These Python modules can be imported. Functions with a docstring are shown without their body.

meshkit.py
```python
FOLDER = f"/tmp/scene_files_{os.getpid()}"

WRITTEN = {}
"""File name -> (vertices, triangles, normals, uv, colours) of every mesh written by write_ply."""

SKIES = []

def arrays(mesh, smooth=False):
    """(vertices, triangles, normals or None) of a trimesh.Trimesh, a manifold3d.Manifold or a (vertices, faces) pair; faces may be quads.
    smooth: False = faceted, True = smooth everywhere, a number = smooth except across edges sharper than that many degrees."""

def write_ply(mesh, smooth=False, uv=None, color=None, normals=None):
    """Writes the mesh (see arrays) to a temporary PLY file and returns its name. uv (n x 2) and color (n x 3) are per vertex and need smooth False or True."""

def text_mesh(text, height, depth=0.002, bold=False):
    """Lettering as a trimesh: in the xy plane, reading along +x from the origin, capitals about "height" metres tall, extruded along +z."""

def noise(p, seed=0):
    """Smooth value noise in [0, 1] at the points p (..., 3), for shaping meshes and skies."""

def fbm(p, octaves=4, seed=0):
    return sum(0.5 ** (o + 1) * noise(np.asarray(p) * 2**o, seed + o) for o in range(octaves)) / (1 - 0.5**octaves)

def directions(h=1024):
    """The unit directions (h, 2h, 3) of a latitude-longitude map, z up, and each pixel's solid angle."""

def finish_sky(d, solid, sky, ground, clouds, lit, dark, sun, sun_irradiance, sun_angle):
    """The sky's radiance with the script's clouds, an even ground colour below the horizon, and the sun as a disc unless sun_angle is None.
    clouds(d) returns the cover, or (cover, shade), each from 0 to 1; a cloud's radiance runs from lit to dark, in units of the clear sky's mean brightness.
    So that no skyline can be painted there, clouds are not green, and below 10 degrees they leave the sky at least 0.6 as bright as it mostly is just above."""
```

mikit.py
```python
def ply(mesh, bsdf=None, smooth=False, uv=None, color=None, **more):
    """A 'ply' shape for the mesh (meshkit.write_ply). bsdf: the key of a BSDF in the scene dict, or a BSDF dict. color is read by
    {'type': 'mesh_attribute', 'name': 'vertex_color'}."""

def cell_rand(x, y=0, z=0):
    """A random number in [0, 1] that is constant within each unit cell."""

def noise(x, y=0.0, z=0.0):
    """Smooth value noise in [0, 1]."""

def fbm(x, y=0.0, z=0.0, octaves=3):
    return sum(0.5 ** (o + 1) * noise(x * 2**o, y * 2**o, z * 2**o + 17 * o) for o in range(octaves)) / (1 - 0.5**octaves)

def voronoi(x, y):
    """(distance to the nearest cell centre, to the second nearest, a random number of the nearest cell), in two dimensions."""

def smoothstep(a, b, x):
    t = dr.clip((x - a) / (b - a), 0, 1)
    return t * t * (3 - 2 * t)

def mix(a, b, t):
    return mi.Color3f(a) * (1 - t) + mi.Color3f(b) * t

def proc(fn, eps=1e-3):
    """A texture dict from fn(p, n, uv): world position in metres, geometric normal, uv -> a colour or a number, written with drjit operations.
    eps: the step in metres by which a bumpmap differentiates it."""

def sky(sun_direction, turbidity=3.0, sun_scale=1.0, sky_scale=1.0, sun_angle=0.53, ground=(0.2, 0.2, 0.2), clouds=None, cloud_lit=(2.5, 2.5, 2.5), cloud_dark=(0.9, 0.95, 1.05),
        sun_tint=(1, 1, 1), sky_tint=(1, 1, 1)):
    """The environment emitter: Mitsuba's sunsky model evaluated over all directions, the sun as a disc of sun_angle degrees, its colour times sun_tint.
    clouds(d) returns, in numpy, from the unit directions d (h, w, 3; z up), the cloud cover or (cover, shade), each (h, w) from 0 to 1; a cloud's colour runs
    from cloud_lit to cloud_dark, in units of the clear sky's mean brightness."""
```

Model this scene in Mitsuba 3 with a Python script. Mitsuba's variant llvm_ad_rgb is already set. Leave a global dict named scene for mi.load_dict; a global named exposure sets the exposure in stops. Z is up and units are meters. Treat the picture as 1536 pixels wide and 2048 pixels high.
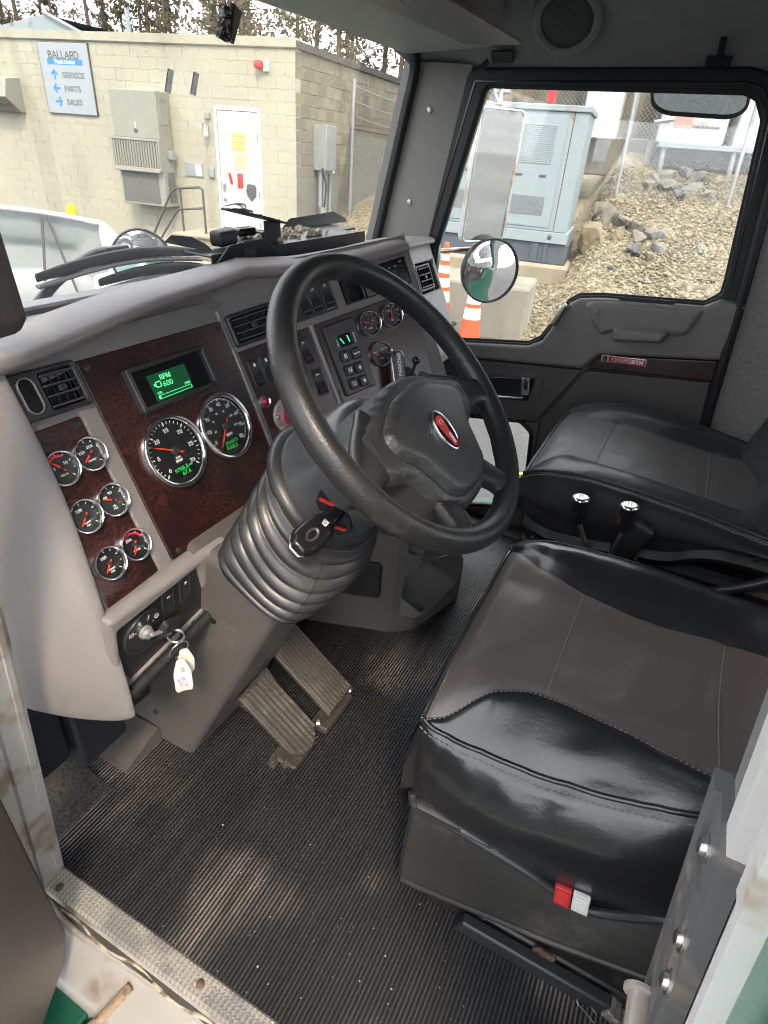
import math, random
import numpy as np, trimesh, manifold3d as m3
import drjit as dr, mitsuba as mi, mikit, meshkit
from mikit import noise, fbm, voronoi, cell_rand, smoothstep, mix, proc
from shapely.geometry import Polygon, Point, LineString, box, MultiPoint
from shapely import affinity
from shapely.ops import unary_union
from scipy.spatial import Delaunay
random.seed(7); RNG = np.random.default_rng(7)
scene, labels = {}, {}
V3 = lambda *a: np.array(a, float)
# ------------------------------------------------------------------ camera, sky, exposure
CAM = V3(0, 0, 1.2)
PIT, ROL, YAW = np.radians([31.4, -4.4, 64.8])
fw = V3(np.sin(YAW) * np.cos(PIT), np.cos(YAW) * np.cos(PIT), -np.sin(PIT))
rt = V3(np.cos(YAW), -np.sin(YAW), 0); dn = np.cross(fw, rt)
down = -np.sin(ROL) * rt + np.cos(ROL) * dn
scene['camera'] = {'type': 'perspective', 'fov_axis': 'x', 'fov': float(2 * np.degrees(np.arctan(768 / 1200))), 'near_clip': 0.02, 'far_clip': 400.0,
                   'to_world': mi.ScalarTransform4f().look_at(origin=CAM.tolist(), target=(CAM + fw).tolist(), up=(-down).tolist())}


def cloudy(d):
    n = meshkit.fbm(d * [3, 3, 6], 4, 3)
    return np.clip(0.9 + 0.2 * n, 0, 1), np.clip(1.1 * (n - 0.25), 0, 1)


scene['sky'] = mikit.sky((-0.55, -0.35, 0.76), turbidity=4, sun_scale=0.22, sun_angle=14, clouds=cloudy, cloud_lit=(2.42, 2.5, 2.58), cloud_dark=(1.5, 1.56, 1.64), ground=(0.2, 0.19, 0.18))
exposure = 3.95

# ------------------------------------------------------------------ materials
def rgb(*c): return {'type': 'rgb', 'value': list(map(float, c))}


def mat(key, color, rough=0.5, metal=0.0, spec=0.5, bump=None, bscale=0.0005, eps=1e-3, two=True, **kw):
    c = proc(color) if callable(color) else (rgb(*color) if isinstance(color, (tuple, list)) else rgb(color, color, color))
    r = proc(rough) if callable(rough) else float(rough)
    b = {'type': 'principled', 'base_color': c, 'roughness': r, 'metallic': float(metal), 'specular': float(spec), **kw}
    if bump is not None:
        b = {'type': 'bumpmap', 'arbitrary': proc(bump, eps), 'scale': float(bscale), 'bsdf': b}
    scene[key] = {'type': 'twosided', 'bsdf': b} if two else b


def grain(f):
    return lambda p, n, uv: noise(p.x * f, p.y * f, p.z * f)


def mott(c, amt=0.15, f=6.0):
    c = np.array(c, float)
    def fn(p, n, uv):
        t = fbm(p.x * f, p.y * f, p.z * f, 3)
        return mi.Color3f(*c.tolist()) * (1 + amt * 2 * (t - 0.5))
    return fn


def scuffed(c, wear, f=9.0, lo=0.62, hi=0.8):
    """base colour with dusty worn patches of their own shape"""
    def fn(p, n, uv):
        t = fbm(p.x * f, p.y * f, p.z * f, 4)
        s = noise(p.x * 140, p.y * 140, p.z * 140)
        return mix(c, wear, smoothstep(lo, hi, t + 0.12 * (s - 0.5)))
    return fn


VG = lambda p, n, uv: 0.6 * noise(p.x * 420, p.y * 420, p.z * 420) + 0.4 * noise(p.x * 150, p.y * 150, p.z * 150)
VGD = lambda p, n, uv: 0.35 * noise(p.x * 300, p.y * 300, p.z * 300) + 0.65 * noise((p.x + p.z) * 130, (p.y - p.z) * 130, p.z * 90)
mat('m_dash', scuffed((0.185, 0.171, 0.167), (0.22, 0.206, 0.20), 5), lambda p, n, uv: 0.40 + 0.18 * fbm(p.x * 11, p.y * 11, p.z * 11, 3), spec=0.45, bump=VGD, bscale=0.0007, eps=5e-4)
mat('m_trim', mott((0.15, 0.142, 0.14), 0.06), 0.5, spec=0.4, bump=VG, bscale=0.00016, eps=5e-4)
mat('m_cabgrey', mott((0.25, 0.243, 0.23), 0.06), 0.5, spec=0.4, bump=VG, bscale=0.0002, eps=5e-4)
mat('m_doorgrey', mott((0.175, 0.168, 0.164), 0.08), 0.45, spec=0.4, bump=VG, bscale=0.00016, eps=5e-4)
mat('m_doordark', mott((0.088, 0.083, 0.082), 0.1), 0.55, spec=0.35, bump=VG, bscale=0.00016, eps=5e-4)
mat('m_doorbrown', scuffed((0.07, 0.058, 0.052), (0.10, 0.085, 0.075), 4), 0.5, spec=0.4, bump=VG, bscale=0.00016, eps=5e-4)
def wrinkle(p, n, uv):
    w = fbm(p.x * 9, p.y * 9, p.z * 9, 2)
    return 0.5 * noise(p.x * 300, p.y * 300, p.z * 300) + 2.0 * noise((p.x + p.y * 0.4) * 60 + 6 * w, p.y * 14 + 5 * w, p.z * 60)
mat('m_liner', mott((0.20, 0.20, 0.208), 0.12, 14), 0.55, spec=0.4, bump=wrinkle, bscale=0.0009, eps=1e-3)
mat('m_cloth', lambda p, n, uv: mi.Color3f(0.22, 0.213, 0.205) * (0.75 + 0.5 * noise(p.x * 260, p.y * 260, p.z * 260)), 0.9, spec=0.2)
mat('m_black', mott((0.018, 0.018, 0.019), 0.2), 0.42, spec=0.5, bump=grain(350), bscale=0.0003, eps=5e-4)
mat('m_satin', (0.03, 0.03, 0.033), 0.35)
mat('m_slat', (0.055, 0.055, 0.058), 0.4)
mat('m_gloss', (0.01, 0.01, 0.011), 0.12)
mat('m_rubber', mott((0.014, 0.014, 0.016), 0.25), 0.5, spec=0.4)
mat('m_navy', (0.012, 0.013, 0.018), 0.45, spec=0.4)
mat('m_boot', scuffed((0.022, 0.022, 0.024), (0.035, 0.034, 0.034), 10), 0.36, spec=0.55)
mat('m_greyplastic', (0.16, 0.16, 0.16), 0.4)
mat('m_chrome', (0.85, 0.86, 0.87), 0.07, 1.0)
mat('m_steel', scuffed((0.5, 0.49, 0.47), (0.34, 0.24, 0.16), 20, .6, .8), 0.32, 1.0)
mat('m_dirtysteel', scuffed((0.10, 0.092, 0.085), (0.095, 0.062, 0.042), 22, .55, .72), 0.5, 0.55)
def burl(p, n, uv):
    x, y, z = p.x, p.y, p.z + 0.45 * p.y
    w = fbm(x * 24, z * 24, 1, 3); w2 = fbm(x * 24 + 9, z * 24, 5, 3)
    v1, v2, cr = voronoi(x * 55 + 4 * w, z * 55 + 4 * w2)
    fine = fbm(x * 150 + 8 * w, z * 150 + 8 * w2, 3, 3)
    ring = 0.5 + 0.5 * dr.sin(14 * v1 + 9 * w)
    c = mix((0.016, 0.006, 0.006), (0.048, 0.013, 0.010), smoothstep(0.2, 0.85, 0.45 * ring + 0.55 * fine))
    c = mix(c, (0.013, 0.005, 0.006), 0.8 * smoothstep(0.5, 0.72, fbm(x * 9 + 3, z * 9, 2, 3)))
    return mix(c, (0.010, 0.004, 0.005), 0.7 * smoothstep(0.22, 0.05, v1))
mat('m_burl', burl, 0.28, spec=0.5, clearcoat=0.6, clearcoat_gloss=0.85)
mat('m_red', (0.55, 0.012, 0.02), 0.22, clearcoat=0.8)
mat('m_redlens', (0.4, 0.004, 0.02), 0.12, clearcoat=1.0)
mat('m_redpaint', (0.6, 0.03, 0.03), 0.4)
mat('m_print', (0.78, 0.78, 0.76), 0.5)
mat('m_greyprint', (0.35, 0.35, 0.35), 0.5)
mat('m_needle', (0.8, 0.05, 0.02), 0.35)
mat('m_dial', (0.010, 0.011, 0.013), 0.4)
mat('m_dialgrey', (0.03, 0.034, 0.036), 0.35)
scene['m_lcd'] = {'type': 'twosided', 'bsdf': {'type': 'diffuse', 'reflectance': rgb(0.004, 0.022, 0.009)}}
scene['m_glass'] = {'type': 'thindielectric', 'int_ior': 1.5}
scene['m_mirror'] = {'type': 'twosided', 'bsdf': {'type': 'conductor', 'material': 'none', 'specular_reflectance': rgb(0.86, 0.88, 0.88)}}
def leather_b(p, n, uv):
    w = fbm(p.x * 6, p.y * 6, p.z * 6, 2)
    return 0.08 * noise(p.x * 330, p.y * 330, p.z * 330) + 1.6 * noise((p.x * 0.8 + p.y * 0.6) * 24 + 4 * w, (p.y * 0.8 - p.x * 0.6) * 6 + 3 * w, p.z * 16) + 3.5 * fbm(p.x * 9, p.y * 9, p.z * 9, 2)
mat('m_leather', scuffed((0.013, 0.013, 0.015), (0.022, 0.022, 0.024), 7), lambda p, n, uv: 0.19 + 0.16 * fbm(p.x * 14, p.y * 14, p.z * 14, 3), spec=0.85, bump=leather_b, bscale=0.0014, eps=1e-3)
mat('m_brown', scuffed((0.085, 0.072, 0.066), (0.105, 0.09, 0.083), 6), lambda p, n, uv: 0.25 + 0.2 * fbm(p.x * 14, p.y * 14, p.z * 14, 3), spec=0.55, bump=leather_b, bscale=0.0014, eps=1e-3)
mat('m_pleather', scuffed((0.028, 0.029, 0.032), (0.04, 0.041, 0.043), 7), 0.36, spec=0.45, bump=leather_b, bscale=0.0012, eps=1e-3)
mat('m_pgrey', mott((0.085, 0.082, 0.08), 0.1), 0.4, spec=0.45, bump=leather_b, bscale=0.0012, eps=1e-3)
mat('m_thread', (0.16, 0.155, 0.145), 0.7)
mat('m_wheel', scuffed((0.017, 0.017, 0.018), (0.05, 0.046, 0.042), 12, .66, .9), lambda p, n, uv: 0.3 + 0.2 * fbm(p.x * 30, p.y * 30, p.z * 30, 2), spec=0.5, bump=grain(500), bscale=0.00025, eps=4e-4)
mat('m_hub', mott((0.036, 0.037, 0.038), 0.12), 0.38, spec=0.6, bump=lambda p, n, uv: noise(p.x * 450, p.y * 450, p.z * 450) + 0.5 * noise(p.x * 200, p.y * 200, p.z * 200), bscale=0.0007, eps=4e-4)
def matdirt(p, n, uv):
    big = fbm(p.x * 4.4 + 3, p.y * 4.4, 0, 3)
    st = noise(p.x * 9, p.y * 133.3, 0); st2 = noise(p.x * 40, p.y * 200, 4)
    dust = smoothstep(0.46, 0.76, big) * (0.45 + 0.55 * st) * (0.6 + 0.4 * st2)
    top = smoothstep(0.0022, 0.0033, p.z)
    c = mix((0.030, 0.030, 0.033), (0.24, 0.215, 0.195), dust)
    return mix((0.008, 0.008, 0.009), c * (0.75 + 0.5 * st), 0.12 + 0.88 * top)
mat('m_mat', matdirt, lambda p, n, uv: 0.30 + 0.3 * fbm(p.x * 7, p.y * 7, 2, 2), spec=0.5)
def alu(p, n, uv):
    t = fbm(p.x * 14, p.y * 14, p.z * 14, 4); s = noise(p.x * 300, p.y * 300, p.z * 300)
    c = mix((0.46, 0.44, 0.42), (0.27, 0.22, 0.17), smoothstep(0.5, 0.72, t))
    return mix(c, (0.12, 0.08, 0.05), smoothstep(0.74, 0.86, t * 0.75 + s * 0.3))
mat('m_alu', alu, 0.42, 0.45, spec=0.4)
mat('m_brightalu', scuffed((0.62, 0.62, 0.61), (0.4, 0.36, 0.3), 16, .6, .8), 0.28, 0.7)
def sill(p, n, uv):
    t = fbm(p.x * 22, p.y * 12, 1, 3)
    d = 0.5 + 0.5 * dr.sin(p.y * 714 + 3.14159 * dr.floor(p.x * 139)) * dr.sin(p.x * 436)
    c = mix((0.36, 0.335, 0.30), (0.20, 0.20, 0.20), 0.7 * smoothstep(0.5, 0.68, t))
    return c * (0.6 + 0.6 * d)
mat('m_sill', sill, 0.45, 0.25)
mat('m_green', mott((0.008, 0.085, 0.05), 0.1), 0.2, clearcoat=1.0, clearcoat_gloss=0.95)
mat('m_rust', scuffed((0.10, 0.058, 0.038), (0.17, 0.115, 0.08), 40, .5, .7), 0.8)
mat('m_latch', scuffed((0.13, 0.13, 0.132), (0.22, 0.19, 0.16), 14, .58, .72), 0.38, 0.35)
mat('m_tag', scuffed((0.72, 0.68, 0.6), (0.6, 0.5, 0.4), 60, .6, .8), 0.6)
mat('m_purple', (0.3, 0.2, 0.55), 0.6)
mat('m_foam', (0.42, 0.37, 0.28), 0.9)
mat('m_yellow', (0.75, 0.55, 0.03), 0.5)
mat('m_amber', (0.8, 0.35, 0.02), 0.3)

# ------------------------------------------------------------------ mesh helpers
def frame(o, x, y, z):
    m = np.eye(4); m[:3, 0], m[:3, 1], m[:3, 2], m[:3, 3] = x, y, z, o
    return m


def unit(v): v = np.asarray(v, float); return v / np.linalg.norm(v)


def tf(mesh, m):
    mesh = mesh.copy(); mesh.apply_transform(m); return mesh


def mv(mesh, x=0, y=0, z=0): return tf(mesh, frame((x, y, z), *np.eye(3)))


def rot(mesh, deg, axis, at=(0, 0, 0)): return tf(mesh, trimesh.transformations.rotation_matrix(math.radians(deg), axis, at))


def cat(*ms): return trimesh.util.concatenate([m for m in ms if m is not None])


def hull(pts): return trimesh.convex.convex_hull(np.asarray(pts, float))


_ico = trimesh.creation.icosphere(subdivisions=1).vertices


def rbox(sx, sy, sz, r=0.005, n=None):
    """rounded box about the origin"""
    r = min(r, sx / 2 - 1e-4, sy / 2 - 1e-4, sz / 2 - 1e-4)
    c = np.array([[a, b, d] for a in (-1, 1) for b in (-1, 1) for d in (-1, 1)]) * (np.array([sx, sy, sz]) / 2 - r)
    return hull((c[:, None] + _ico[None] * r).reshape(-1, 3))


def cbox(sx, sy, sz, c=0.003):
    """chamfered box about the origin"""
    h = np.array([sx, sy, sz]) / 2; p = []
    for s in np.array([[a, b, d] for a in (-1, 1) for b in (-1, 1) for d in (-1, 1)]):
        for k in range(3):
            q = h - c; q[k] = h[k]; p.append(s * q)
    return hull(p)


def bx(x0, x1, y0, y1, z0, z1, c=0.003):
    return mv(cbox(x1 - x0, y1 - y0, z1 - z0, min(c, (x1 - x0) / 2.5, (y1 - y0) / 2.5, (z1 - z0) / 2.5)), (x0 + x1) / 2, (y0 + y1) / 2, (z0 + z1) / 2)


def extr(poly, d):
    gs = getattr(poly, 'geoms', [poly])
    return cat(*[trimesh.creation.extrude_polygon(g, d, engine='earcut') for g in gs if g.area > 1e-9])


def _inset(ring, b, hole):
    p = np.asarray(ring, float); a_ = np.roll(p, 1, 0); c_ = np.roll(p, -1, 0)
    e0, e1 = p - a_, c_ - p; e0 /= np.linalg.norm(e0, axis=1, keepdims=True); e1 /= np.linalg.norm(e1, axis=1, keepdims=True)
    n0, n1 = np.stack([-e0[:, 1], e0[:, 0]], 1), np.stack([-e1[:, 1], e1[:, 0]], 1); m = n0 + n1
    m = m / np.maximum(np.sum(m * n0, 1, keepdims=True), .35)
    return p + m * b


def plate(poly, d, b=0.0015, steps=3):
    """polygon raised to z = d with a truly rounded upper edge"""
    from shapely.geometry.polygon import orient
    out = []
    for g in getattr(poly, 'geoms', [poly]):
        if g.area < 1e-9: continue
        g = orient(g.simplify(b * .03)); loops = [np.array(g.exterior.coords)[:-1]] + [np.array(h.coords)[:-1] for h in g.interiors]
        tops = []
        for L in loops:
            keep = np.linalg.norm(L - np.roll(L, 1, 0), axis=1) > b * .12; L = L[keep] if keep.sum() > 2 else L
            rings = [np.column_stack([L, np.zeros(len(L))]), np.column_stack([L, np.full(len(L), d - b)])]
            for k in range(1, steps + 1):
                t = k / steps * math.pi / 2; q = _inset(L, b * (1 - math.cos(t)), False)
                rings.append(np.column_stack([q, np.full(len(L), d - b + b * math.sin(t))]))
            out.append(ringmesh(rings, True, False)); tops.append(rings[-1][:, :2])
        tp = Polygon(tops[0], tops[1:])
        if not tp.is_valid: tp = tp.buffer(0)
        for q in getattr(tp, 'geoms', [tp]):
            v, f = trimesh.creation.triangulate_polygon(q, engine='earcut'); out.append(trimesh.Trimesh(np.column_stack([v, np.full(len(v), d)]), f, process=False))
        v, f = trimesh.creation.triangulate_polygon(g, engine='earcut'); out.append(trimesh.Trimesh(np.column_stack([v, np.zeros(len(v))]), f[:, ::-1], process=False))
    m = cat(*out); m.merge_vertices(digits_vertex=7); return m


def rrect(x0, y0, x1, y1, r=0.005):
    r = min(r, (x1 - x0) / 2.01, (y1 - y0) / 2.01)
    return box(x0 + r, y0 + r, x1 - r, y1 - r).buffer(r, 6)


def disk(x, y, r, n=24): return Point(x, y).buffer(r, n // 4)


def smooth(pts, n=8, closed=False):
    """Catmull-Rom through the points"""
    p = np.asarray(pts, float); m = len(p); out = []
    for i in range(m if closed else m - 1):
        g = lambda k: p[k % m] if closed else p[min(max(k, 0), m - 1)]
        a, b, c, d = g(i - 1), g(i), g(i + 1), g(i + 2)
        for t in np.arange(n) / n:
            out.append(0.5 * (2 * b + (c - a) * t + (2 * a - 5 * b + 4 * c - d) * t * t + (3 * b - a - 3 * c + d) * t ** 3))
    if not closed: out.append(p[-1])
    return np.array(out)


def ringmesh(rings, closed=True, caps=True):
    R = np.asarray(rings, float); a, b = R.shape[:2]
    v = R.reshape(-1, 3); f = []
    for i in range(a - 1):
        for j in range(b if closed else b - 1):
            k = (j + 1) % b
            f += [[i * b + j, i * b + k, (i + 1) * b + k], [i * b + j, (i + 1) * b + k, (i + 1) * b + j]]
    if caps and closed:
        for base, o in ((0, 1), ((a - 1) * b, 0)):
            c = len(v); v = np.vstack([v, R[0 if o else -1].mean(0)])
            for j in range(b):
                k = (j + 1) % b
                f.append([base + k, base + j, c] if o else [base + j, base + k, c])
    m = trimesh.Trimesh(v, f, process=False)
    return m


def tube(pts, r, n=10, closed=False, caps=True, flat=1.0, ref=None):
    p = np.asarray(pts, float); m = len(p); r = np.broadcast_to(r, m)
    t = np.roll(p, -1, 0) - np.roll(p, 1, 0)
    if not closed: t[0], t[-1] = p[1] - p[0], p[-1] - p[-2]
    t /= np.linalg.norm(t, axis=1, keepdims=True)
    u = np.cross(t[0], ref if ref is not None else ([0, 0, 1] if abs(t[0][2]) < 0.9 else [1, 0, 0])); u = unit(u)
    rings = []; ang = np.arange(n) / n * 2 * np.pi
    for i in range(m):
        u = unit(u - t[i] * (u @ t[i])); w = np.cross(t[i], u)
        rings.append(p[i] + r[i] * (np.cos(ang)[:, None] * u + flat * np.sin(ang)[:, None] * w))
    if closed: rings.append(rings[0])
    return ringmesh(rings, True, caps and not closed)


def lathe(profile, n=40, caps=False):
    """revolve (radius, z) about z"""
    a = np.arange(n) / n * 2 * np.pi
    return ringmesh([np.stack([np.cos(a) * r, np.sin(a) * r, a * 0 + z], 1) for r, z in profile], True, caps)


def grid(P):
    """open surface from an (a, b, 3) grid"""
    return ringmesh(P, closed=False, caps=False)


def pillow(poly, step, top, base=0.0):
    """height field z = top(x, y, d) over a polygon (d = distance to the edge) with side walls down to base"""
    line = poly.exterior; rings = [poly.exterior] + list(poly.interiors); pts = []
    for g in rings:
        n = max(12, int(g.length / step)); pts += [g.interpolate(i / n, normalized=True).coords[0] for i in range(n)]
    nb = len(pts); x0, y0, x1, y1 = poly.bounds
    inner = poly.buffer(-step * 0.55)
    xs, ys = np.meshgrid(np.arange(x0, x1, step), np.arange(y0, y1, step * 0.87)); xs[1::2] += step / 2
    import shapely
    q = np.stack([xs.ravel(), ys.ravel()], 1); q = q[shapely.contains_xy(inner, q[:, 0], q[:, 1])]
    allp = np.vstack([np.array(pts), q]); tri = Delaunay(allp).simplices
    c = allp[tri].mean(1); tri = tri[shapely.contains_xy(poly, c[:, 0], c[:, 1])]
    e = allp[tri]; ar = (e[:, 1, 0] - e[:, 0, 0]) * (e[:, 2, 1] - e[:, 0, 1]) - (e[:, 1, 1] - e[:, 0, 1]) * (e[:, 2, 0] - e[:, 0, 0])
    tri[ar < 0] = tri[ar < 0][:, ::-1]; tri = tri[np.abs(ar) > 1e-12]
    d = shapely.distance(shapely.points(allp), unary_union([LineString(g.coords) for g in rings]))
    z = np.array(top(allp[:, 0], allp[:, 1], d), float) * np.ones(len(allp))
    v = np.column_stack([allp, z]); f = list(tri); k = len(v); s = 0; walls = []
    low = np.column_stack([allp[:nb], np.full(nb, base)]); v = np.vstack([v, low])
    for g in rings:
        n = max(12, int(g.length / step)); idx = np.arange(s, s + n); nx = np.roll(idx, -1)
        for a, b in zip(idx, nx): walls += [[a, k + a, k + b], [a, k + b, b]]
        s += n
    return trimesh.Trimesh(v, np.array(list(map(list, f)) + walls), process=False)


def dome(h, w):
    """edge-rounded top: rises over distance w to height h"""
    return lambda x, y, d: h * np.sqrt(np.clip(1 - (1 - np.clip(d / w, 0, 1)) ** 2, 0, 1))


def text(s, h, depth=0.0006, bold=False, center=True):
    m = meshkit.text_mesh(s, h, depth, bold)
    if center: b = m.bounds; m = mv(m, -(b[0, 0] + b[1, 0]) / 2, -(b[0, 1] + b[1, 1]) / 2, 0)
    return m


def to3d(man): a = man.to_mesh(); return trimesh.Trimesh(a.vert_properties[:, :3], a.tri_verts, process=False)


# ------------------------------------------------------------------ scene helpers
def free(key):
    if key not in scene and key not in labels: return key
    k = 1
    while f'{key}_{k:03d}' in scene or f'{key}_{k:03d}' in labels: k += 1
    return f'{key}_{k:03d}'


def thing(name, label, cat_, group=None, kind=None):
    key = free(name); labels[key] = {'label': label, 'category': cat_}
    if group: labels[key]['group'] = group
    if kind: labels[key]['kind'] = kind
    return key


def add(name, mesh, m, parent=None, sm=30, label=None, **kw):
    key = free((parent + '__' if parent else '') + name)
    scene[key] = mikit.ply(mesh, m, smooth=sm, **kw) if not isinstance(mesh, dict) else mesh
    if label: labels.setdefault(key, {})['label'] = label
    return key


def struct(name, mesh, m, sm=False, **kw):
    key = add(name, mesh, m, sm=sm, **kw); labels[key] = {'kind': 'structure'}; return key


def copy(src, key, mat4, **kw):
    """another entry reusing src's mesh under a further transform"""
    key = free(key); d = dict(scene[src]); d['to_world'] = mi.ScalarTransform4f(np.asarray(mat4).tolist()); d.update(kw); scene[key] = d
    return key


def screw(parent, o, x, y, z, r=0.005, m='m_steel'):
    return add('screw', tf(cat(lathe([(0, .0022), (r * .25, .0022), (r * .3, .0008), (r * .42, .0008), (r * .5, .0022), (r * .85, .0016), (r, 0), (r, -.002)], 14)), frame(o, x, y, z)), m, parent, sm=40)


X, Y, Z = np.eye(3)
TH = math.radians(25.5)
UP = V3(0, math.sin(TH), math.cos(TH)); NN = V3(0, -math.cos(TH), math.sin(TH))
DO = V3(.735, .718, .730)
BE = math.radians(30)
EO = V3(.90, .731, .757); EH = math.cos(BE) * X + math.sin(BE) * NN; EN = -math.sin(BE) * X + math.cos(BE) * NN
FD = frame(DO, X, UP, NN); FE = frame(EO, EH, UP, EN)
# ================================================================== the truck cab shell
cab = thing('truck_cab', 'green truck cab seen through its open driver door, grey trim and black ribbed floor', 'truck cab')
# roof lining: sections across x, swept along y
sec = smooth([(1.955, 1.375), (1.94, 1.41), (1.84, 1.50), (1.62, 1.60), (1.11, 1.65), (.60, 1.60), (.38, 1.50), (.285, 1.41), (.27, 1.375)], 6)
P = []
for y in np.linspace(-.78, .92, 30):
    k = 1 - .75 * max(0, (y - .70) / .22) ** 2
    P.append([(x, y, 1.375 + (z - 1.375) * k + .004 * math.sin(y * 9 + x * 7)) for x, z in sec])
P = np.array(P)
lin = grid(P[:, ::-1])
add('roof_lining', lin, 'm_liner', cab, sm=True)
P2 = P.copy(); P2[:, :, 2] += .05; P2[:, :, 0] = 1.11 + (P2[:, :, 0] - 1.11) * 1.06
add('roof_skin', grid(P2), 'm_green', cab, sm=True)
# loudspeaker on the sloping quarter of the lining
so = V3(1.835, .478, 1.487); sn = unit((-.72, -.12, -.69)); sx = unit(np.cross((0, 0, 1), sn)); sy = np.cross(sn, sx)
Fs = frame(so, sx, sy, sn)
spk = add('speaker', tf(lathe([(.086, -.01), (.085, .006), (.080, .013), (.070, .016), (.063, .012), (.062, .006)], 64), Fs), 'm_liner', cab, sm=50)
add('grille', tf(lathe([(0, .012), (.03, .0117), (.05, .010), (.063, .006)], 64), Fs), 'm_speaker', spk, sm=60)
mat('m_speaker', lambda p, n, uv: mi.Color3f(.055, .055, .058) * (.6 + .8 * noise(p.x * 500, p.y * 500, p.z * 500)), .7)
# overhead console across the header
con = Polygon([(.655, 1.437), (.668, 1.430), (.90, 1.414), (.93, 1.43), (.93, 1.64), (.60, 1.64), (.64, 1.50)])
m = tf(extr(con.buffer(.01).buffer(-.01).buffer(-.008).buffer(.008), 1.43), frame((.40, 0, 0), Y, Z, X))
con_k = add('overhead_console', m, 'm_cabgrey', cab, sm=35)
for x0, x1 in ((.5, 1.05), (1.12, 1.72)):
    add('console_lid', tf(plate(rrect(x0, 0, x1, .15, .02), .006, .003), frame((0, .69, 1.4265), X, -Y, -Z + .06 * Y)), 'm_trim', con_k, sm=35)
mm = tube(smooth([(1.18, .655, 1.436), (1.21, .63, 1.427), (1.26, .63, 1.425), (1.30, .655, 1.434)], 5), .006, 8)
add('pull_loop', mm, 'm_gloss', con_k, sm=True)
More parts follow.
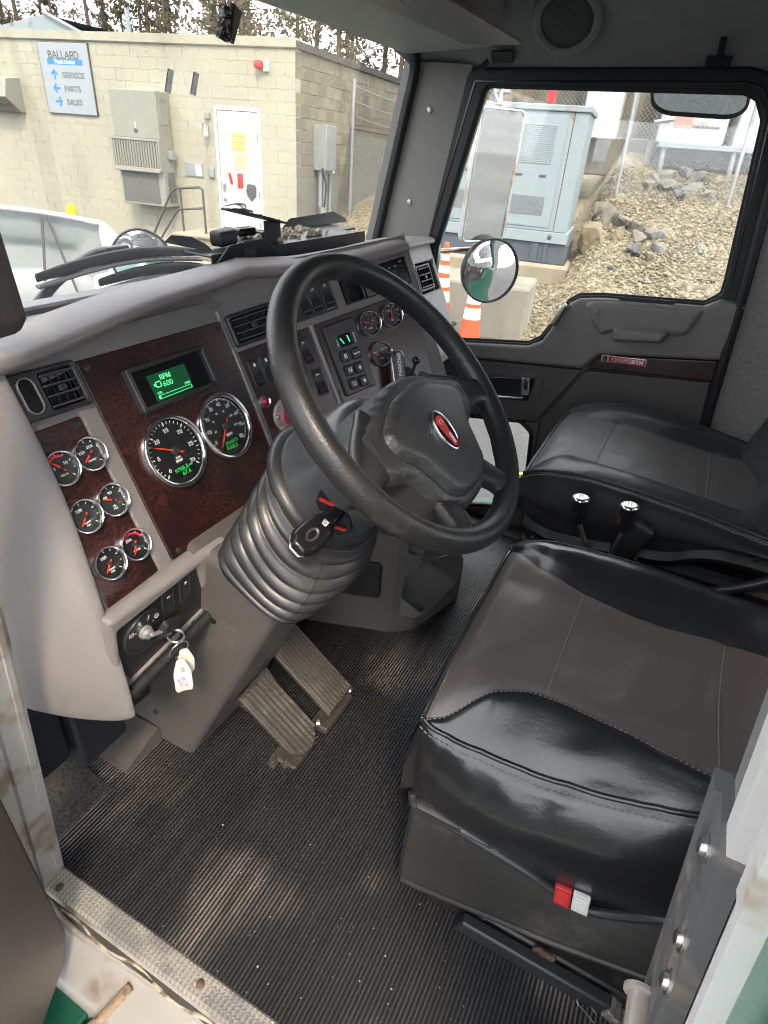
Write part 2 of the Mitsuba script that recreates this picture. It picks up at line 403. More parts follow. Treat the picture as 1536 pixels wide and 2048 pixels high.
# visor clip and coat hook
ck = add('visor_clip', cat(tf(plate(rrect(-.03, -.017, .03, .017, .004), .006, .002), frame((1.915, .655, 1.422), unit((0, -1, .03)), unit((.75, 0, -.66)), unit((-.66, 0, -.75)))),
                           tube([(1.905, .69, 1.41), (1.90, .705, 1.395), (1.895, .715, 1.393)], .007, 8)), 'm_satin', cab)
hb = V3(1.925, .125, 1.418); hz = unit((-.8, 0, -.6)); hx = -Y; hy = np.cross(hz, hx)
hk = add('coat_hook', tf(cat(plate(rrect(-.028, -.012, .028, .014, .004), .004, .0015), mv(rbox(.014, .05, .006, .002), 0, .03, .006), mv(rbox(.014, .006, .018, .002), 0, .053, .012)), frame(hb, hx, hy, hz)), 'm_navy', cab)
for a in (-.018, .018): screw(hk, hb + hx * a + hz * .004, hx, hy, hz, .005, 'm_satin')
# windshield surround and glass
yw = lambda z: .90 + (1.42 - z) * .21
def ws(x, z): return V3(x, yw(z), z)
WX0, WX1, WZ0, WZ1 = .40, 1.875, .86, 1.425
wp = rrect(WX0, WZ0, WX1, WZ1, .06)
sl = math.hypot(.21, 1)
Fw = frame((0, yw(0), 0), X, V3(0, -.21, 1) / sl, unit((0, -1, -.21)))
wps = affinity.scale(wp, 1, sl, origin=(0, 0))
add('windshield_seal', tf(plate(wps.buffer(.03).difference(wps), .02, .006), Fw), 'm_rubber', cab)
add('windshield', tf(mv(trimesh.Trimesh(*(lambda q: (np.column_stack([q[0], np.zeros(len(q[0]))]), q[1]))(trimesh.creation.triangulate_polygon(wps.buffer(.004), engine='earcut'))), 0, 0, .008), Fw), 'm_glass', cab, sm=False)
# front bulkhead pieces round the windshield
fb = Polygon([(.28, .55), (1.94, .55), (1.955, 1.40), (1.80, 1.62), (.42, 1.62), (.27, 1.40)]).difference(box(WX0 - .02, .60, WX1 + .02, 1.44))
add('windshield_surround', tf(extr(affinity.scale(fb, 1, sl, origin=(0, 0)), .03), frame((0, yw(0) + .032, 0), X, V3(0, -.21, 1) / sl, unit((0, -1, -.21)))), 'm_trim', cab)
# right front pillar trim
rows = []
for t in np.linspace(0, 1, 12):
    z = 1.405 + (.90 - 1.405) * t
    a, b, c = V3(1.904, yw(z) - .016, z), V3(1.912, yw(z) - .065 - .02 * t, z), V3(1.936, .745 + .085 * t, z)
    d = V3(1.98, .745 + .085 * t, z); e = V3(1.98, yw(z) + .02, z)
    rows.append(np.vstack([smooth([a, b, c], 6), [d, e]]))
pil = add('front_pillar_trim', ringmesh(rows), 'm_cabgrey', cab, sm=50)
for t, s in ((.22, .0), (.70, 0)):
    z = 1.405 - .505 * t
    screw(pil, V3(1.911, yw(z) - .068 - .02 * t, z), Y, Z, unit((-.9, -.4, 0)), .009)
# left front pillar with its padded grab handle
rows = []
for t in np.linspace(0, 1, 8):
    z = 1.42 - .6 * t
    rows.append([V3(.41, yw(z), z), V3(.38, yw(z) - .08, z), V3(.29, .76 - .02 * (1 - t), z), V3(.24, .78, z), V3(.24, yw(z) + .03, z)])
add('front_pillar_trim', ringmesh(np.array(rows)[:, ::-1]), 'm_cabgrey', cab, sm=50)
g = rbox(.065, .05, .56, .024)
add('grab_handle', cat(mv(rot(g, -4, Y), .400, .70, 1.262), mv(rbox(.05, .12, .05, .02), .39, .76, 1.40), mv(rbox(.045, .12, .05, .02), .40, .76, 1.08)), 'm_doorbrown', cab, sm=50, label='brown padded grab handle on the driver side pillar')
# side walls behind the doors, back wall with its window
add('rear_quarter_panel', tf(extr(Polygon([(-.80, 0), (-.152, 0), (-.150, .05), (-.082, .95), (-.043, 1.34), (.0, 1.40), (.0, 1.45), (-.80, 1.45)]), .045), frame((1.936, 0, 0), Y, Z, X)), 'm_cloth', cab)
add('door_seal', tube([(1.932, -.062, 1.30), (1.932, -.095, .95), (1.932, -.125, .50), (1.932, -.155, .05)], .014, 10), 'm_rubber', cab, sm=True)
bw = box(.26, 0, 1.96, 1.64).difference(rrect(.55, .80, 1.67, 1.34, .06))
add('back_wall', tf(extr(bw, .04), frame((0, -.82, 0), X, Z, -Y)), 'm_liner', cab, sm=False)
add('rear_window', tf(bx(.53, 1.69, .78, 1.36, -.002, .002, .0005), frame((0, -.835, 0), X, Z, -Y)), 'm_glass', cab, sm=False)
# driver side rear door post (leans back towards the floor) with the latch plate
py = lambda z: -.10 - .118 * (.90 - z)
def post(x0, x1, z0, z1, off, depth):
    return hull([(x, py(z) + off - d, z) for x in (x0, x1) for z in (z0, z1) for d in (0, depth)])
pst = add('door_post', cat(post(.20, .292, -.05, 1.45, -.006, .10)), 'm_postgrey', cab, sm=False)
add('post_skin', post(.150, .200, -.6, 1.45, -.008, .7), 'm_green', pst, sm=False)
add('outer_flange', cat(post(.196, .206, -.05, 1.45, .004, .02), post(.206, .216, -.05, 1.45, -.002, .01)), 'm_postpale', pst, sm=False)
add('weather_strip', post(.272, .300, .895, 1.45, .000, .02), 'm_greyplastic', pst, sm=False); add('bright_strip', cat(post(.246, .266, .895, 1.45, .004, .02), post(.218, .230, .895, 1.45, -.001, .02)), 'm_postpale', pst, sm=False)
mat('m_postgrey', scuffed((0.42, 0.42, 0.42), (0.34, 0.28, 0.2), 16, .55, .75), 0.3, 0.3)
mat('m_postpale', scuffed((0.6, 0.59, 0.57), (0.45, 0.38, 0.3), 16, .55, .75), 0.35, 0.2)
mat('m_roller', scuffed((0.33, 0.29, 0.265), (0.2, 0.13, 0.10), 30, .5, .65), 0.4, 0.3)
lt = add('latch_plate', cat(post(.240, .300, .50, .895, .007, .012), post(.255, .292, .60, .845, .010, .005), post(.286, .303, .50, .895, .011, .01)), 'm_latch', cab, sm=False, label='worn black steel latch plate with bolts on the door post')
yv = V3(0, 1, -.0)
for x, z in ((.252, .80), (.249, .755), (.247, .585), (.272, .862), (.250, .53)):
    add('bolt', tf(lathe([(0, .004), (.003, .004), (.005, .003), (.0055, 0), (.008, 0), (.008, -.002)], 12), frame((x, py(z) + .009, z), X, -Z, Y)), 'm_steel', lt, sm=40)
add('roller', tf(lathe([(0, .045), (.007, .045), (.0085, .042), (.0085, .004), (.012, .003), (.012, 0), (0, 0)], 16), frame((.278, py(.675) + .016, .675), Y, Z, -X)), 'm_roller', lt, sm=40)
# driver door opening: front jamb and sill
jy = lambda z: .748 - .145 * z
def jam(x0, x1, z0, z1, off, d): return hull([(x, jy(z) + off + e, z) for x in (x0, x1) for z in (z0, z1) for e in (0, d)])
add('door_jamb', cat(jam(.262, .302, -.01, 1.3, 0, .05), jam(.225, .252, -.02, 1.3, .002, .05), jam(.25, .264, -.02, 1.3, .012, .05), jam(.288, .296, .0, 1.3, -.003, .01)), 'm_alu', cab, sm=False)
cor = [(.243, jy(z) + .02, z) for z in np.linspace(.30, .06, 5)] + [(.243, .70, -.002), (.243, .66, -.018), (.246, .58, -.021), (.250, .45, -.019), (.252, .2, -.018), (.252, -.4, -.018)]
add('jamb_flange', tube(smooth(cor, 4), np.interp(np.arange(len(smooth(cor, 4))), [0, 16, 30, 45], [.016, .016, .006, .003]), 8, flat=.6), 'm_alu', cab, sm=True)
sl_m = bx(.262, .304, -.6, .752, -.006, .006, .004)
kn = []
for i in range(150):
    for j in range(5):
        y = .735 - i * .0088 - (j % 2) * .0044
        kn.append(hull(np.array([(.267 + j * .0072, y - .0036, .006), (.267 + j * .0072, y + .0036, .006), (.2652 + j * .0072, y, .006), (.2692 + j * .0072, y, .006), (.267 + j * .0072, y, .0076)])))
sp_ = add('sill_plate', sl_m, 'm_sill', cab, label='ribbed aluminium sill plate with rusty screws')
scene[add('tread', cat(*kn), 'm_sill', sp_, sm=False)]; labels[sp_ + '__tread'] = {'kind': 'stuff'}
for y in (.724, .40, .07): add('screw', tf(lathe([(0, .004), (.004, .0036), (.0065, .002), (.0072, 0), (.0072, -.004)], 14), frame((.283 if y < .7 else .274, y, .0068), *np.eye(3))), 'm_rust', sp_, sm=50)
prof = smooth([(.264, -.004), (.258, -.013), (.245, -.02), (.205, -.052), (.188, -.066), (.182, -.085)], 4)
rk = grid([[(x, y, z - .0) for x, z in prof] for y in np.linspace(-.7, .80, 3)])
add('rocker', rk, 'm_alu', cab, sm=True, label='stained pale rocker panel under the door')
add('sealant_bead', tube([(.252 + .004 * math.sin(y * 40), y, -.0135 + .001 * math.sin(y * 90)) for y in np.linspace(.70, -.5, 60)], [.0026 + .001 * math.sin(i * 1.7) for i in range(60)], 7), 'm_sealant', cab, sm=True)
mat('m_sealant', scuffed((0.42, 0.38, 0.3), (0.16, 0.12, 0.08), 60, .45, .65), 0.8)
sk = add('side_skirt', cat(bx(.10, .184, -.8, .56, -.62, -.084, .004), bx(.10, .182, .565, 1.3, -.62, -.08, .004)), 'm_green', cab, label='glossy green body side with rivets')
for k in range(9): add('rivet', tf(lathe([(0, .003), (.004, .0024), (.006, 0), (.006, -.002)], 12), frame((.1835, .535, -.10 - k * .03), Y, Z, X)), 'm_green', sk, sm=60)
for k in range(5): add('rivet', tf(lathe([(0, .003), (.004, .0024), (.006, 0), (.006, -.002)], 12), frame((.165, .53 - k * .028, -.0835), X, Y, Z)), 'm_green', sk, sm=60)
ds = thing('door_check_strap', 'rusty tan strap stretched from the pale rocker to the open brown door', 'strap')
add('strap', tube([(.232, .508, -.022), (.18, .528, -.05), (.135, .556, -.078), (.05, .56, -.12)], .0085, 8, flat=.6), 'm_strap', ds, sm=True)
mat('m_strap', scuffed((0.27, 0.19, 0.13), (0.13, 0.09, 0.06), 50, .5, .6), 0.7)
# firewall, kick panel, footwell duct
add('passenger_sill', bx(1.87, 1.965, -.7, .98, -.05, .013, .004), 'm_dirtysteel', cab)
add('firewall', bx(.27, 1.95, .985, 1.03, -.02, .93, .004), 'm_liner', cab)
add('toe_board', hull([(x, y, z) for x in (.28, 1.94) for y, z in ((.90, -.02), (.99, -.02), (.99, .16), (.985, .16))]), 'm_rubber', cab)
add('kick_carpet', hull([(x, y, z) for x in (.29, .46) for y, z in ((.80, .002), (.985, .002), (.985, .05), (.86, .012))]), 'm_carpet', cab, sm=False)
dk = smooth([(0, 0), (.02, -.03), (.13, -.03), (.16, .0)], 3)
mat('m_carpet', lambda p, n, uv: mi.Color3f(.045, .042, .04) * (.5 + noise(p.x * 300, p.y * 300, p.z * 300)), .95, spec=.1)
add('heater_duct', cat(bx(.30, .395, .78, .96, .20, .36, .006), bx(.399, .50, .76, .96, .17, .36, .006), bx(.504, .60, .80, .97, .16, .36, .006)), 'm_navy', cab)
add('floor_pan', bx(.25, 1.96, -.80, 1.02, -.06, -.012, .002), 'm_dirtysteel', cab)
# ribbed rubber mat: ribs run across the cab
pr = []; y = -.60; k = 0
while y < .985:
    w = .0075
    pr += [(y, .0), (y + .0016, .0), (y + .0022, .0034), (y + .0056, .0034), (y + .0062, 0)]
    y += w; k += 1
lift = lambda x, y: 0.0022 * (meshkit.fbm(np.array([x * 5, y * 5, .3]), 2) - .5)
xs_ = np.linspace(.298, 1.905, 22)
fm = thing('floor_mat', 'black ribbed rubber floor mat with worn pale dusty patches', 'floor mat')
scene[fm] = mikit.ply(grid([[(x, a, b) for a, b in pr] for x in xs_][::-1]), 'm_mat', smooth=False)
add('mat_edge', cat(bx(.30, 1.9, .97, .985, -.01, .004, .001)), 'm_rubber', fm)
# crumbs and grit lying on the mat
gr = []
for i in range(110):
    x, y = .31 + .28 * RNG.random(), -.35 + .9 * RNG.random()
    if i > 120: x, y = .42 + .16 * RNG.random(), -.22 + .33 * RNG.random()
    s = .0007 + .0014 * RNG.random() ** 3
    gr.append(mv(tf(hull(_ico[:20] * s * (1, .8, .6)), trimesh.transformations.random_rotation_matrix(RNG.random(3))), x, y, .0038))
gk = add('grit', cat(*gr), 'm_foam', sm=False); labels[gk] = {'label': 'pale grit and crumbs scattered on the black ribbed mat', 'category': 'grit', 'kind': 'stuff'}
# hood and cowl seen below the windshield glass
hp = []
for y, z, dx in ((1.03, .865, 0), (1.08, .866, 0), (1.16, .845, .02), (1.6, .70, .06), (2.2, .50, .1), (2.6, .36, .12)):
    hp.append([(1.11 + (u * (.86 - dx)), y, z - .05 * abs(u) ** 3 - (.25 if abs(u) > .99 else 0)) for u in np.linspace(-1, 1, 21)])
add('hood', grid(hp), 'm_green', cab, sm=40, label='glossy green hood below the windshield')
add('cowl', bx(.36, 1.86, 1.0, 1.09, .80, .872, .004), 'm_green', cab)
# ================================================================== the dashboard
dash = thing('dashboard', 'grey padded dashboard with dark red burl wood panels, chrome gauges and switches', 'dashboard')


def at(F, a, b, c=0.0, deg=0):
    f = F.copy(); f[:3, 3] = F[:3, 3] + F[:3, :3] @ V3(a, b, c)
    if deg:
        t = math.radians(deg); x, y = f[:3, 0].copy(), f[:3, 1].copy()
        f[:3, 0], f[:3, 1] = math.cos(t) * x + math.sin(t) * y, -math.sin(t) * x + math.cos(t) * y
    return f


# face plates that carry the panels
wood1 = Polygon([(-.163, -.156), (.008, -.158), (.152, -.155), (.158, .182), (-.161, .183)])
wood2 = Polygon([(-.297, -.163), (-.194, -.157), (-.194, .109), (-.272, .109)])
ventL = box(-.275, .120, -.166, .188)
face = Polygon([(-.315, -.175), (.166, -.170), (.166, .22), (-.29, .215)])
add('fascia', tf(mv(extr(face.difference(unary_union([wood1.buffer(-.003), wood2.buffer(-.003), ventL.buffer(-.004)])), .012), 0, 0, -.012), FD), 'm_trim', dash, sm=False)
add('trim_rib', tf(cat(mv(plate(Polygon([(-.1935, -.165), (-.165, -.165), (-.163, .114), (-.1925, .114)]), .007, .003), 0, 0, -.002)), FD), 'm_dash', dash, sm=35)
w1 = add('wood_panel', tf(mv(plate(wood1.buffer(-.004).buffer(.004), .007, .002), 0, 0, -.004), FD), 'm_burl', dash, sm=35)
w2 = add('wood_panel', tf(mv(plate(wood2.buffer(-.004).buffer(.004), .006, .002), 0, 0, -.004), FD), 'm_burl', dash, sm=35, label='narrow wood panel with six small gauges')
for a, b in ((-.148, .170), (.145, .170), (-.145, -.147)): screw(w1, FD[:3, 3] + FD[:3, :3] @ V3(a, b, .003), X, UP, NN, .0055, 'm_satin')
screw(w2, FD[:3, 3] + FD[:3, :3] @ V3(-.205, .098, .002), X, UP, NN, .006, 'm_satin')
add('hairline', tf(mv(extr(box(.158, -.15, .1605, .2), .004), 0, 0, .000), FD), 'm_brightalu', dash)


def needle(par, F, ang, r, tail, w=.0014):
    p = Polygon([(-tail, -w), (-tail, w), (r * .7, w * .8), (r, w * .25), (r, -w * .25), (r * .7, -w * .8)])
    add('needle', tf(mv(extr(p, .0012), 0, 0, .0035), at(F, 0, 0, 0, ang)), 'm_needle', par)


def arcpt(r, deg): return r * math.cos(math.radians(deg)), r * math.sin(math.radians(deg))


def gauge(F, r, label, marks, ticks, ndeg, nlen, tail, name=None, red=None, grey=False, lcd=None, sub='m_print'):
    F = at(F, 0, 0, .0034)
    g = add('gauge', tf(lathe([(r * .86, .004), (r * .87, .0065), (r * .90, .0085), (r * .95, .0095), (r * .985, .008), (r, .004), (r, -.004)], 56), F), 'm_chrome', dash, sm=60, label=label)
    add('dial', tf(lathe([(0, .0005), (r * .5, .0005), (r * .88, .0005), (r * .885, .006)], 48), F), 'm_dialgrey' if grey else 'm_dial', g, sm=40)
    ms = []
    for d0, ln, w in ticks:
        m = box(r * .82 - ln, -w, r * .82, w); ms.append(tf(extr(m, .0006), at(np.eye(4), 0, 0, .001, d0)))
    for s, d0, rr, h in marks:
        x, y = arcpt(rr, d0) if d0 is not None else rr
        ms.append(mv(text(s, h), x, y, .001))
    add('dial_marks', tf(cat(*ms), F), sub, g, sm=False)
    if red:
        a0, a1, rr = red
        arc = [arcpt(rr, t) for t in np.linspace(a0, a1, 14)] + [arcpt(rr - .0035, t) for t in np.linspace(a1, a0, 14)]
        add('red_zone', tf(mv(extr(Polygon(arc), .0006), 0, 0, .001), F), 'm_redpaint', g)
    if lcd:
        add('readout', tf(mv(extr(rrect(-r * .40, -r * .72, r * .40, -r * .40, .002), .0006), 0, 0, .0007), F), 'm_gloss', g)
        add('digits', tf(cat(*[mv(text(s, h, .0004, True), x, y, .0015) for s, x, y, h in lcd]), F), 'm_greenlit', g, sm=False)
    needle(g, F, ndeg, nlen, tail)
    add('needle_cap', tf(lathe([(0, .0055), (r * .1, .0055), (r * .13, .003), (r * .13, 0)], 20), F), 'm_satin', g, sm=40)
    return g


scene['m_greenlit'] = {'type': 'diffuse', 'reflectance': rgb(0.05, 0.6, 0.12)}
lit = lambda v: {'emitter': {'type': 'area', 'radiance': rgb(*v)}}
sw = lambda v, n: 225 - 270 * v / n
tk = []
for i in range(31): tk.append((sw(i, 30), .007 if i % 5 == 0 else .0045, .0008 if i % 5 == 0 else .00045))
gauge(at(FD, -.066, .002), .0635, 'large tachometer reading low, numbers 10 to 30', [(str(n), sw(n, 30), .037, .0068) for n in (0, 5, 10, 15, 20, 25, 30)] + [('RPM', None, (0, -.017), .005), ('X100', None, (0, -.0115), .003)], tk, sw(8, 30), .044, .016,
      lcd=[('9755.3', -.003, -.031, .0065), ('HRS', .018, -.031, .003), ('67.4', .004, -.040, .0065)])
tk = []
for i in range(86): tk.append((sw(i, 85), .006 if i % 10 == 5 else (.004 if i % 5 == 0 else .0025), .0006 if i % 10 == 5 else .0003))
gauge(at(FD, .062, .003), .0635, 'large speedometer with green mileage digits', [(str(n), sw(n, 85), .041, .0062) for n in (5, 15, 25, 35, 45, 55, 65, 75, 85)] + [(str(n), sw(n / 1.609, 85), .0275, .003) for n in range(20, 140, 20)] + [('MPH', None, (.002, -.017), .005)], tk, sw(-1, 85), .046, .016,
      lcd=[('194573', .0, -.031, .0065), ('9658.1', -.003, -.040, .0065)])
stk = [(sw(i, 8), .004 if i % 2 == 0 else .0025, .0005) for i in range(2, 9)]
small = [(-.260, .050, 'VOLTS', [('12', 165), ('16', 30)], 130, (150, 60)), (-.211, .053, 'WATER', [('150', 150), ('250', 60)], 215, None), (-.263, -.025, 'BRAKE AIR', [('100', 110)], 225, None),
         (-.212, -.022, 'OIL PSI', [('60', 140), ('90', 80)], 155, None), (-.264, -.103, 'BRAKE AIR', [('100', 110)], 225, None), (-.213, -.099, 'TRANS', [('250', 120)], 240, (130, 20))]
desc = ['voltmeter', 'water temperature gauge', 'upper brake air gauge', 'oil pressure gauge', 'lower brake air gauge', 'transmission temperature gauge']
for (a, b, nm, mk, nd, red), ds_ in zip(small, desc):
    w_ = nm.split()
    gauge(at(FD, a, b), .0265, 'small ' + ds_, [(s, d, .0115, .0042) for s, d in mk] + [(t, None, (0, -.0095 - .0042 * i), .0028) for i, t in enumerate(w_)], stk, nd, .0165, .006, red=(red[0], red[1], .020) if red else None, grey=(b > -.03))


def vent(F, w, h, label, knob_left=False):
    v = add('air_vent', tf(mv(plate(rrect(-w / 2, -h / 2, w / 2, h / 2, .006).difference(rrect(-w / 2 + .009 + (w * .34 if knob_left else 0), -h / 2 + .008, w / 2 - .009, h / 2 - .008, .004)), .012, .004), 0, 0, -.004), F), 'm_satin', dash, sm=35, label=label)
    x0, x1 = -w / 2 + .010 + (w * .34 if knob_left else 0), w / 2 - .010
    add('vent_box', tf(bx(x0 - .001, x1 + .001, -h / 2 + .007, h / 2 - .007, -.03, -.012, .001), F), 'm_navy', v)
    for i in range(4):
        y = -h / 2 + .012 + i * (h - .024) / 3
        add('slat', tf(rot(mv(cbox(x1 - x0, .003, .014, .0008), (x0 + x1) / 2, y, .003), 0, X), F), 'm_slat', v)
    for i in range(4):
        x = x0 + (i + .5) * (x1 - x0) / 4
        add('vane', tf(mv(cbox(.0015, h - .018, .012, .0005), x, 0, -.008), F), 'm_black', v)
    add('tab', tf(mv(rbox(.012, .010, .010, .002), (x0 + x1) / 2, 0, .006), F), 'm_satin', v)
    if knob_left:
        q = rrect(-w / 2 + .012, -h / 2 + .010, -w / 2 + .034, h / 2 - .010, .011)
        add('thumb_slot', tf(mv(plate(q.buffer(.002).difference(q), .004, .0012), 0, 0, .0075), F), 'm_greyplastic', v)
        add('slot_floor', tf(mv(extr(q, .002), 0, 0, .0065), F), 'm_gloss', v)
    return v


vent(at(FD, -.2205, .154, .001, -1), .110, .068, 'black air vent at the left end with an oval thumb slot', True)
FE2 = FE
# centre panel carrier, folded towards the driver
fe = Polygon([(-.002, -.175), (.455, -.150), (.455, .20), (-.002, .235)])
wood3 = Polygon([(.004, -.16), (.165, -.155), (.165, .088), (.006, .088)]); wood4 = Polygon([(.183, -.15), (.418, -.14), (.432, .088), (.177, .088)])
holesE = [wood3.buffer(-.003), wood4.buffer(-.003), box(.012, .100, .105, .152), box(.115, .102, .245, .168), box(.265, .102, .440, .160)]
add('fascia', tf(mv(extr(fe.difference(unary_union(holesE)), .012), 0, 0, -.012), FE), 'm_trim', dash, sm=False, label='centre fascia turned towards the driver')
add('fascia_back', tf(mv(extr(fe.buffer(-.004), .01), 0, 0, -.045), FE), 'm_navy', dash)
add('fascia_back', tf(mv(extr(face.buffer(-.004), .01), 0, 0, -.045), FD), 'm_navy', dash)
w3 = add('wood_panel', tf(mv(plate(wood3, .006, .002), 0, 0, -.004), FE), 'm_burl', dash, sm=35, label='wood panel with rocker switches and red knob')
w4 = add('wood_panel', tf(mv(plate(wood4, .006, .002), 0, 0, -.004), FE), 'm_burl', dash, sm=35, label='wood panel with shift keypad and chrome gauges')
mat('m_stripsteel', (0.2, 0.195, 0.19), 0.35, 0.6)
add('metal_strip', tf(mv(plate(rrect(.168, -.15, .178, .092, .002), .007, .003), 0, 0, -.004), FE), 'm_stripsteel', dash, sm=40)
add('end_cap', tf(hull([(.455, b, c) for b, c in ((-.150, 0), (.205, 0))] + [(.452, b, c) for b, c in ((-.150, .001), (.205, .001))] + [(.470, b, c) for b, c in ((-.150, -.02), (.205, -.02))] + [(.49, b, c) for b, c in ((-.15, -.3), (.2, -.3))]), FE), 'm_trim', dash)
vent(at(FE, .0565, .126, .001), .100, .062, 'black air vent beside the steering wheel')
# switch bank panel and radio
add('switch_plate', tf(mv(extr(box(.115, .102, .245, .168), .004), 0, 0, -.006), FE), 'm_black', dash)


def rocker(F, icon=None, label=None, w=.025, h=.056):
    r = add('rocker_switch', tf(plate(rrect(-w / 2, -h / 2, w / 2, h / 2, .004).difference(rrect(-w / 2 + .003, -h / 2 + .003, w / 2 - .003, h / 2 - .003, .003)), .004, .0015), F), 'm_satin', dash, sm=35, label=label)
    k = smooth([(-h / 2 + .004, .003), (-h / 2 + .010, .0075), (0, .003), (h / 2 - .009, .0035), (h / 2 - .004, .0025)], 5)
    rk_ = extr(Polygon(list(map(tuple, k)) + [(h / 2 - .004, -.002), (-h / 2 + .004, -.002)]), w - .007)
    add('rocker_key', tf(rk_, F @ frame((-(w - .007) / 2, 0, 0), Y, Z, X)), 'm_black', r, sm=40)
    ic = []
    if icon == 'sun':
        ic = [extr(disk(0, 0, .0016), .0004)] + [tf(mv(extr(box(.0022, -.0003, .0034, .0003), .0004), 0, 0, 0), at(np.eye(4), 0, 0, 0, 45 * i)) for i in range(8)]
    elif icon == 'dial':
        ic = [extr(disk(0, 0, .0034).difference(disk(0, 0, .0026)).difference(box(-.004, -.004, .004, -.002)), .0004), mv(rot(extr(box(-.0003, 0, .0003, .0026), .0004), -40, Z), 0, 0, 0)]
    elif icon == 'lamp':
        ic = [extr(rrect(-.0022, -.003, .0022, .002, .001), .0004)] + [mv(extr(box(-.0003, 0, .0003, .0014), .0004), x, .0024, 0) for x in (-.002, 0, .002)]
    elif icon == 'fan':
        ic = [tf(extr(affinity.scale(disk(.0019, 0, .0016), 1, .55), .0004), at(np.eye(4), 0, 0, 0, 120 * i)) for i in range(3)]
    elif icon == 'wiper':
        ic = [extr(disk(0, 0, .0038).difference(disk(0, 0, .0032)).intersection(box(-.004, .0005, .004, .004)), .0004), rot(extr(box(-.0003, -.001, .0003, .0034), .0004), 25, Z)]
    elif icon == 'bar':
        ic = [extr(box(-.004, -.0008, .004, .0008), .0004)]
    if ic: add('icon', tf(mv(cat(*ic), 0, h / 2 - .0125, .0048), F), 'm_print', r, sm=False)
    return r


rocker(at(FE, .027, .040), 'lamp', 'leftmost rocker switch with a lamp symbol')
rocker(at(FE, .053, .041), 'lamp', None)
rocker(at(FE, .140, .047), 'fan', None); rocker(at(FE, .146, -.022), 'bar', None)
rocker(at(FE, .175, .136, -.002), 'sun'); rocker(at(FE, .201, .137, -.002), 'dial'); rocker(at(FE, .230, .137, -.002), 'dial')
add('switch_text', tf(cat(mv(text('SET', .003), .228, .162, -.001), mv(text('RESUME', .003), .229, .108, -.001)), FE), 'm_greyprint', dash, sm=False)
# radio and the slot left of it
add('radio', tf(mv(plate(rrect(.322, .102, .440, .160, .003), .012, .003), 0, 0, -.014), FE), 'm_gloss', dash, sm=35)
rd = dash + '__radio'
add('radio_keys', tf(cat(*[mv(rbox(.012, .005, .003, .001), .34 + .016 * i, .112, -.0015) for i in range(5)], *[mv(rbox(.012, .004, .003, .001), .425, .118 + i * .008, -.0015) for i in range(4)]), FE), 'm_satin', rd)
add('radio_knob', tf(lathe([(0, .012), (.009, .012), (.011, .010), (.012, 0)], 28), at(FE, .395, .130, -.002)), 'm_satin', rd, sm=40)
add('radio_print', tf(cat(*[mv(text(s, h, .0003), x, y, -.0014) for s, x, y, h in (('AM FM', .37, .15, .003), ('SRC', .41, .146, .003), ('VOL', .395, .146, .0026), ('EQ', .425, .152, .003), ('MENU', .378, .116, .0026), ('DISP', .41, .114, .0026))]), FE), 'm_print', rd, sm=False)
add('storage_slot', tf(mv(plate(rrect(.258, .102, .318, .160, .003).difference(rrect(.262, .106, .314, .156, .002)), .008, .002), 0, 0, -.008), FE), 'm_satin', dash)
add('slot_back', tf(mv(extr(box(.255, .10, .32, .162), .002), 0, 0, -.03), FE), 'm_navy', dash)
for i in range(3): add('slot_fin', tf(bx(.272 + i * .004, .2735 + i * .004, .106, .156, -.028, -.004, .0004), FE), 'm_satin', dash)
# red lamp and red headlamp knob with chrome escutcheons
rl = add('indicator_lamp', tf(lathe([(.008, .006), (.0105, .007), (.013, .005), (.014, .0), (.014, -.003)], 32), at(FE, .019, -.017, .002)), 'm_chrome', dash, sm=50)
add('lens', tf(lathe([(0, .010), (.004, .0095), (.007, .007), (.0085, .003)], 24), at(FE, .019, -.017, .002)), 'm_redlens', rl, sm=60)
kb = add('red_knob', tf(lathe([(0, .040), (.016, .0395), (.021, .036), (.0225, .030), (.0215, .004), (.0215, 0)], 40), at(FE, .064, -.064, .004)), 'm_redlens', dash, sm=45, label='large red knob in a chrome graduated ring')
add('escutcheon', tf(lathe([(.022, .003), (.030, .0045), (.038, .006), (.041, .005), (.042, .0), (.042, -.003)], 48), at(FE, .064, -.064, .003)), 'm_brightalu', kb, sm=40)
add('graduations', tf(cat(*[tf(extr(box(.032, -.0005, .0365, .0005), .0006), at(np.eye(4), 0, 0, .0063, 20 + 14 * i)) for i in range(12)]), at(FE, .064, -.064, .003)), 'm_satin', kb, sm=False)
screw(kb, FE[:3, 3] + FE[:3, :3] @ V3(.032, -.056, .009), EH, UP, EN, .004)
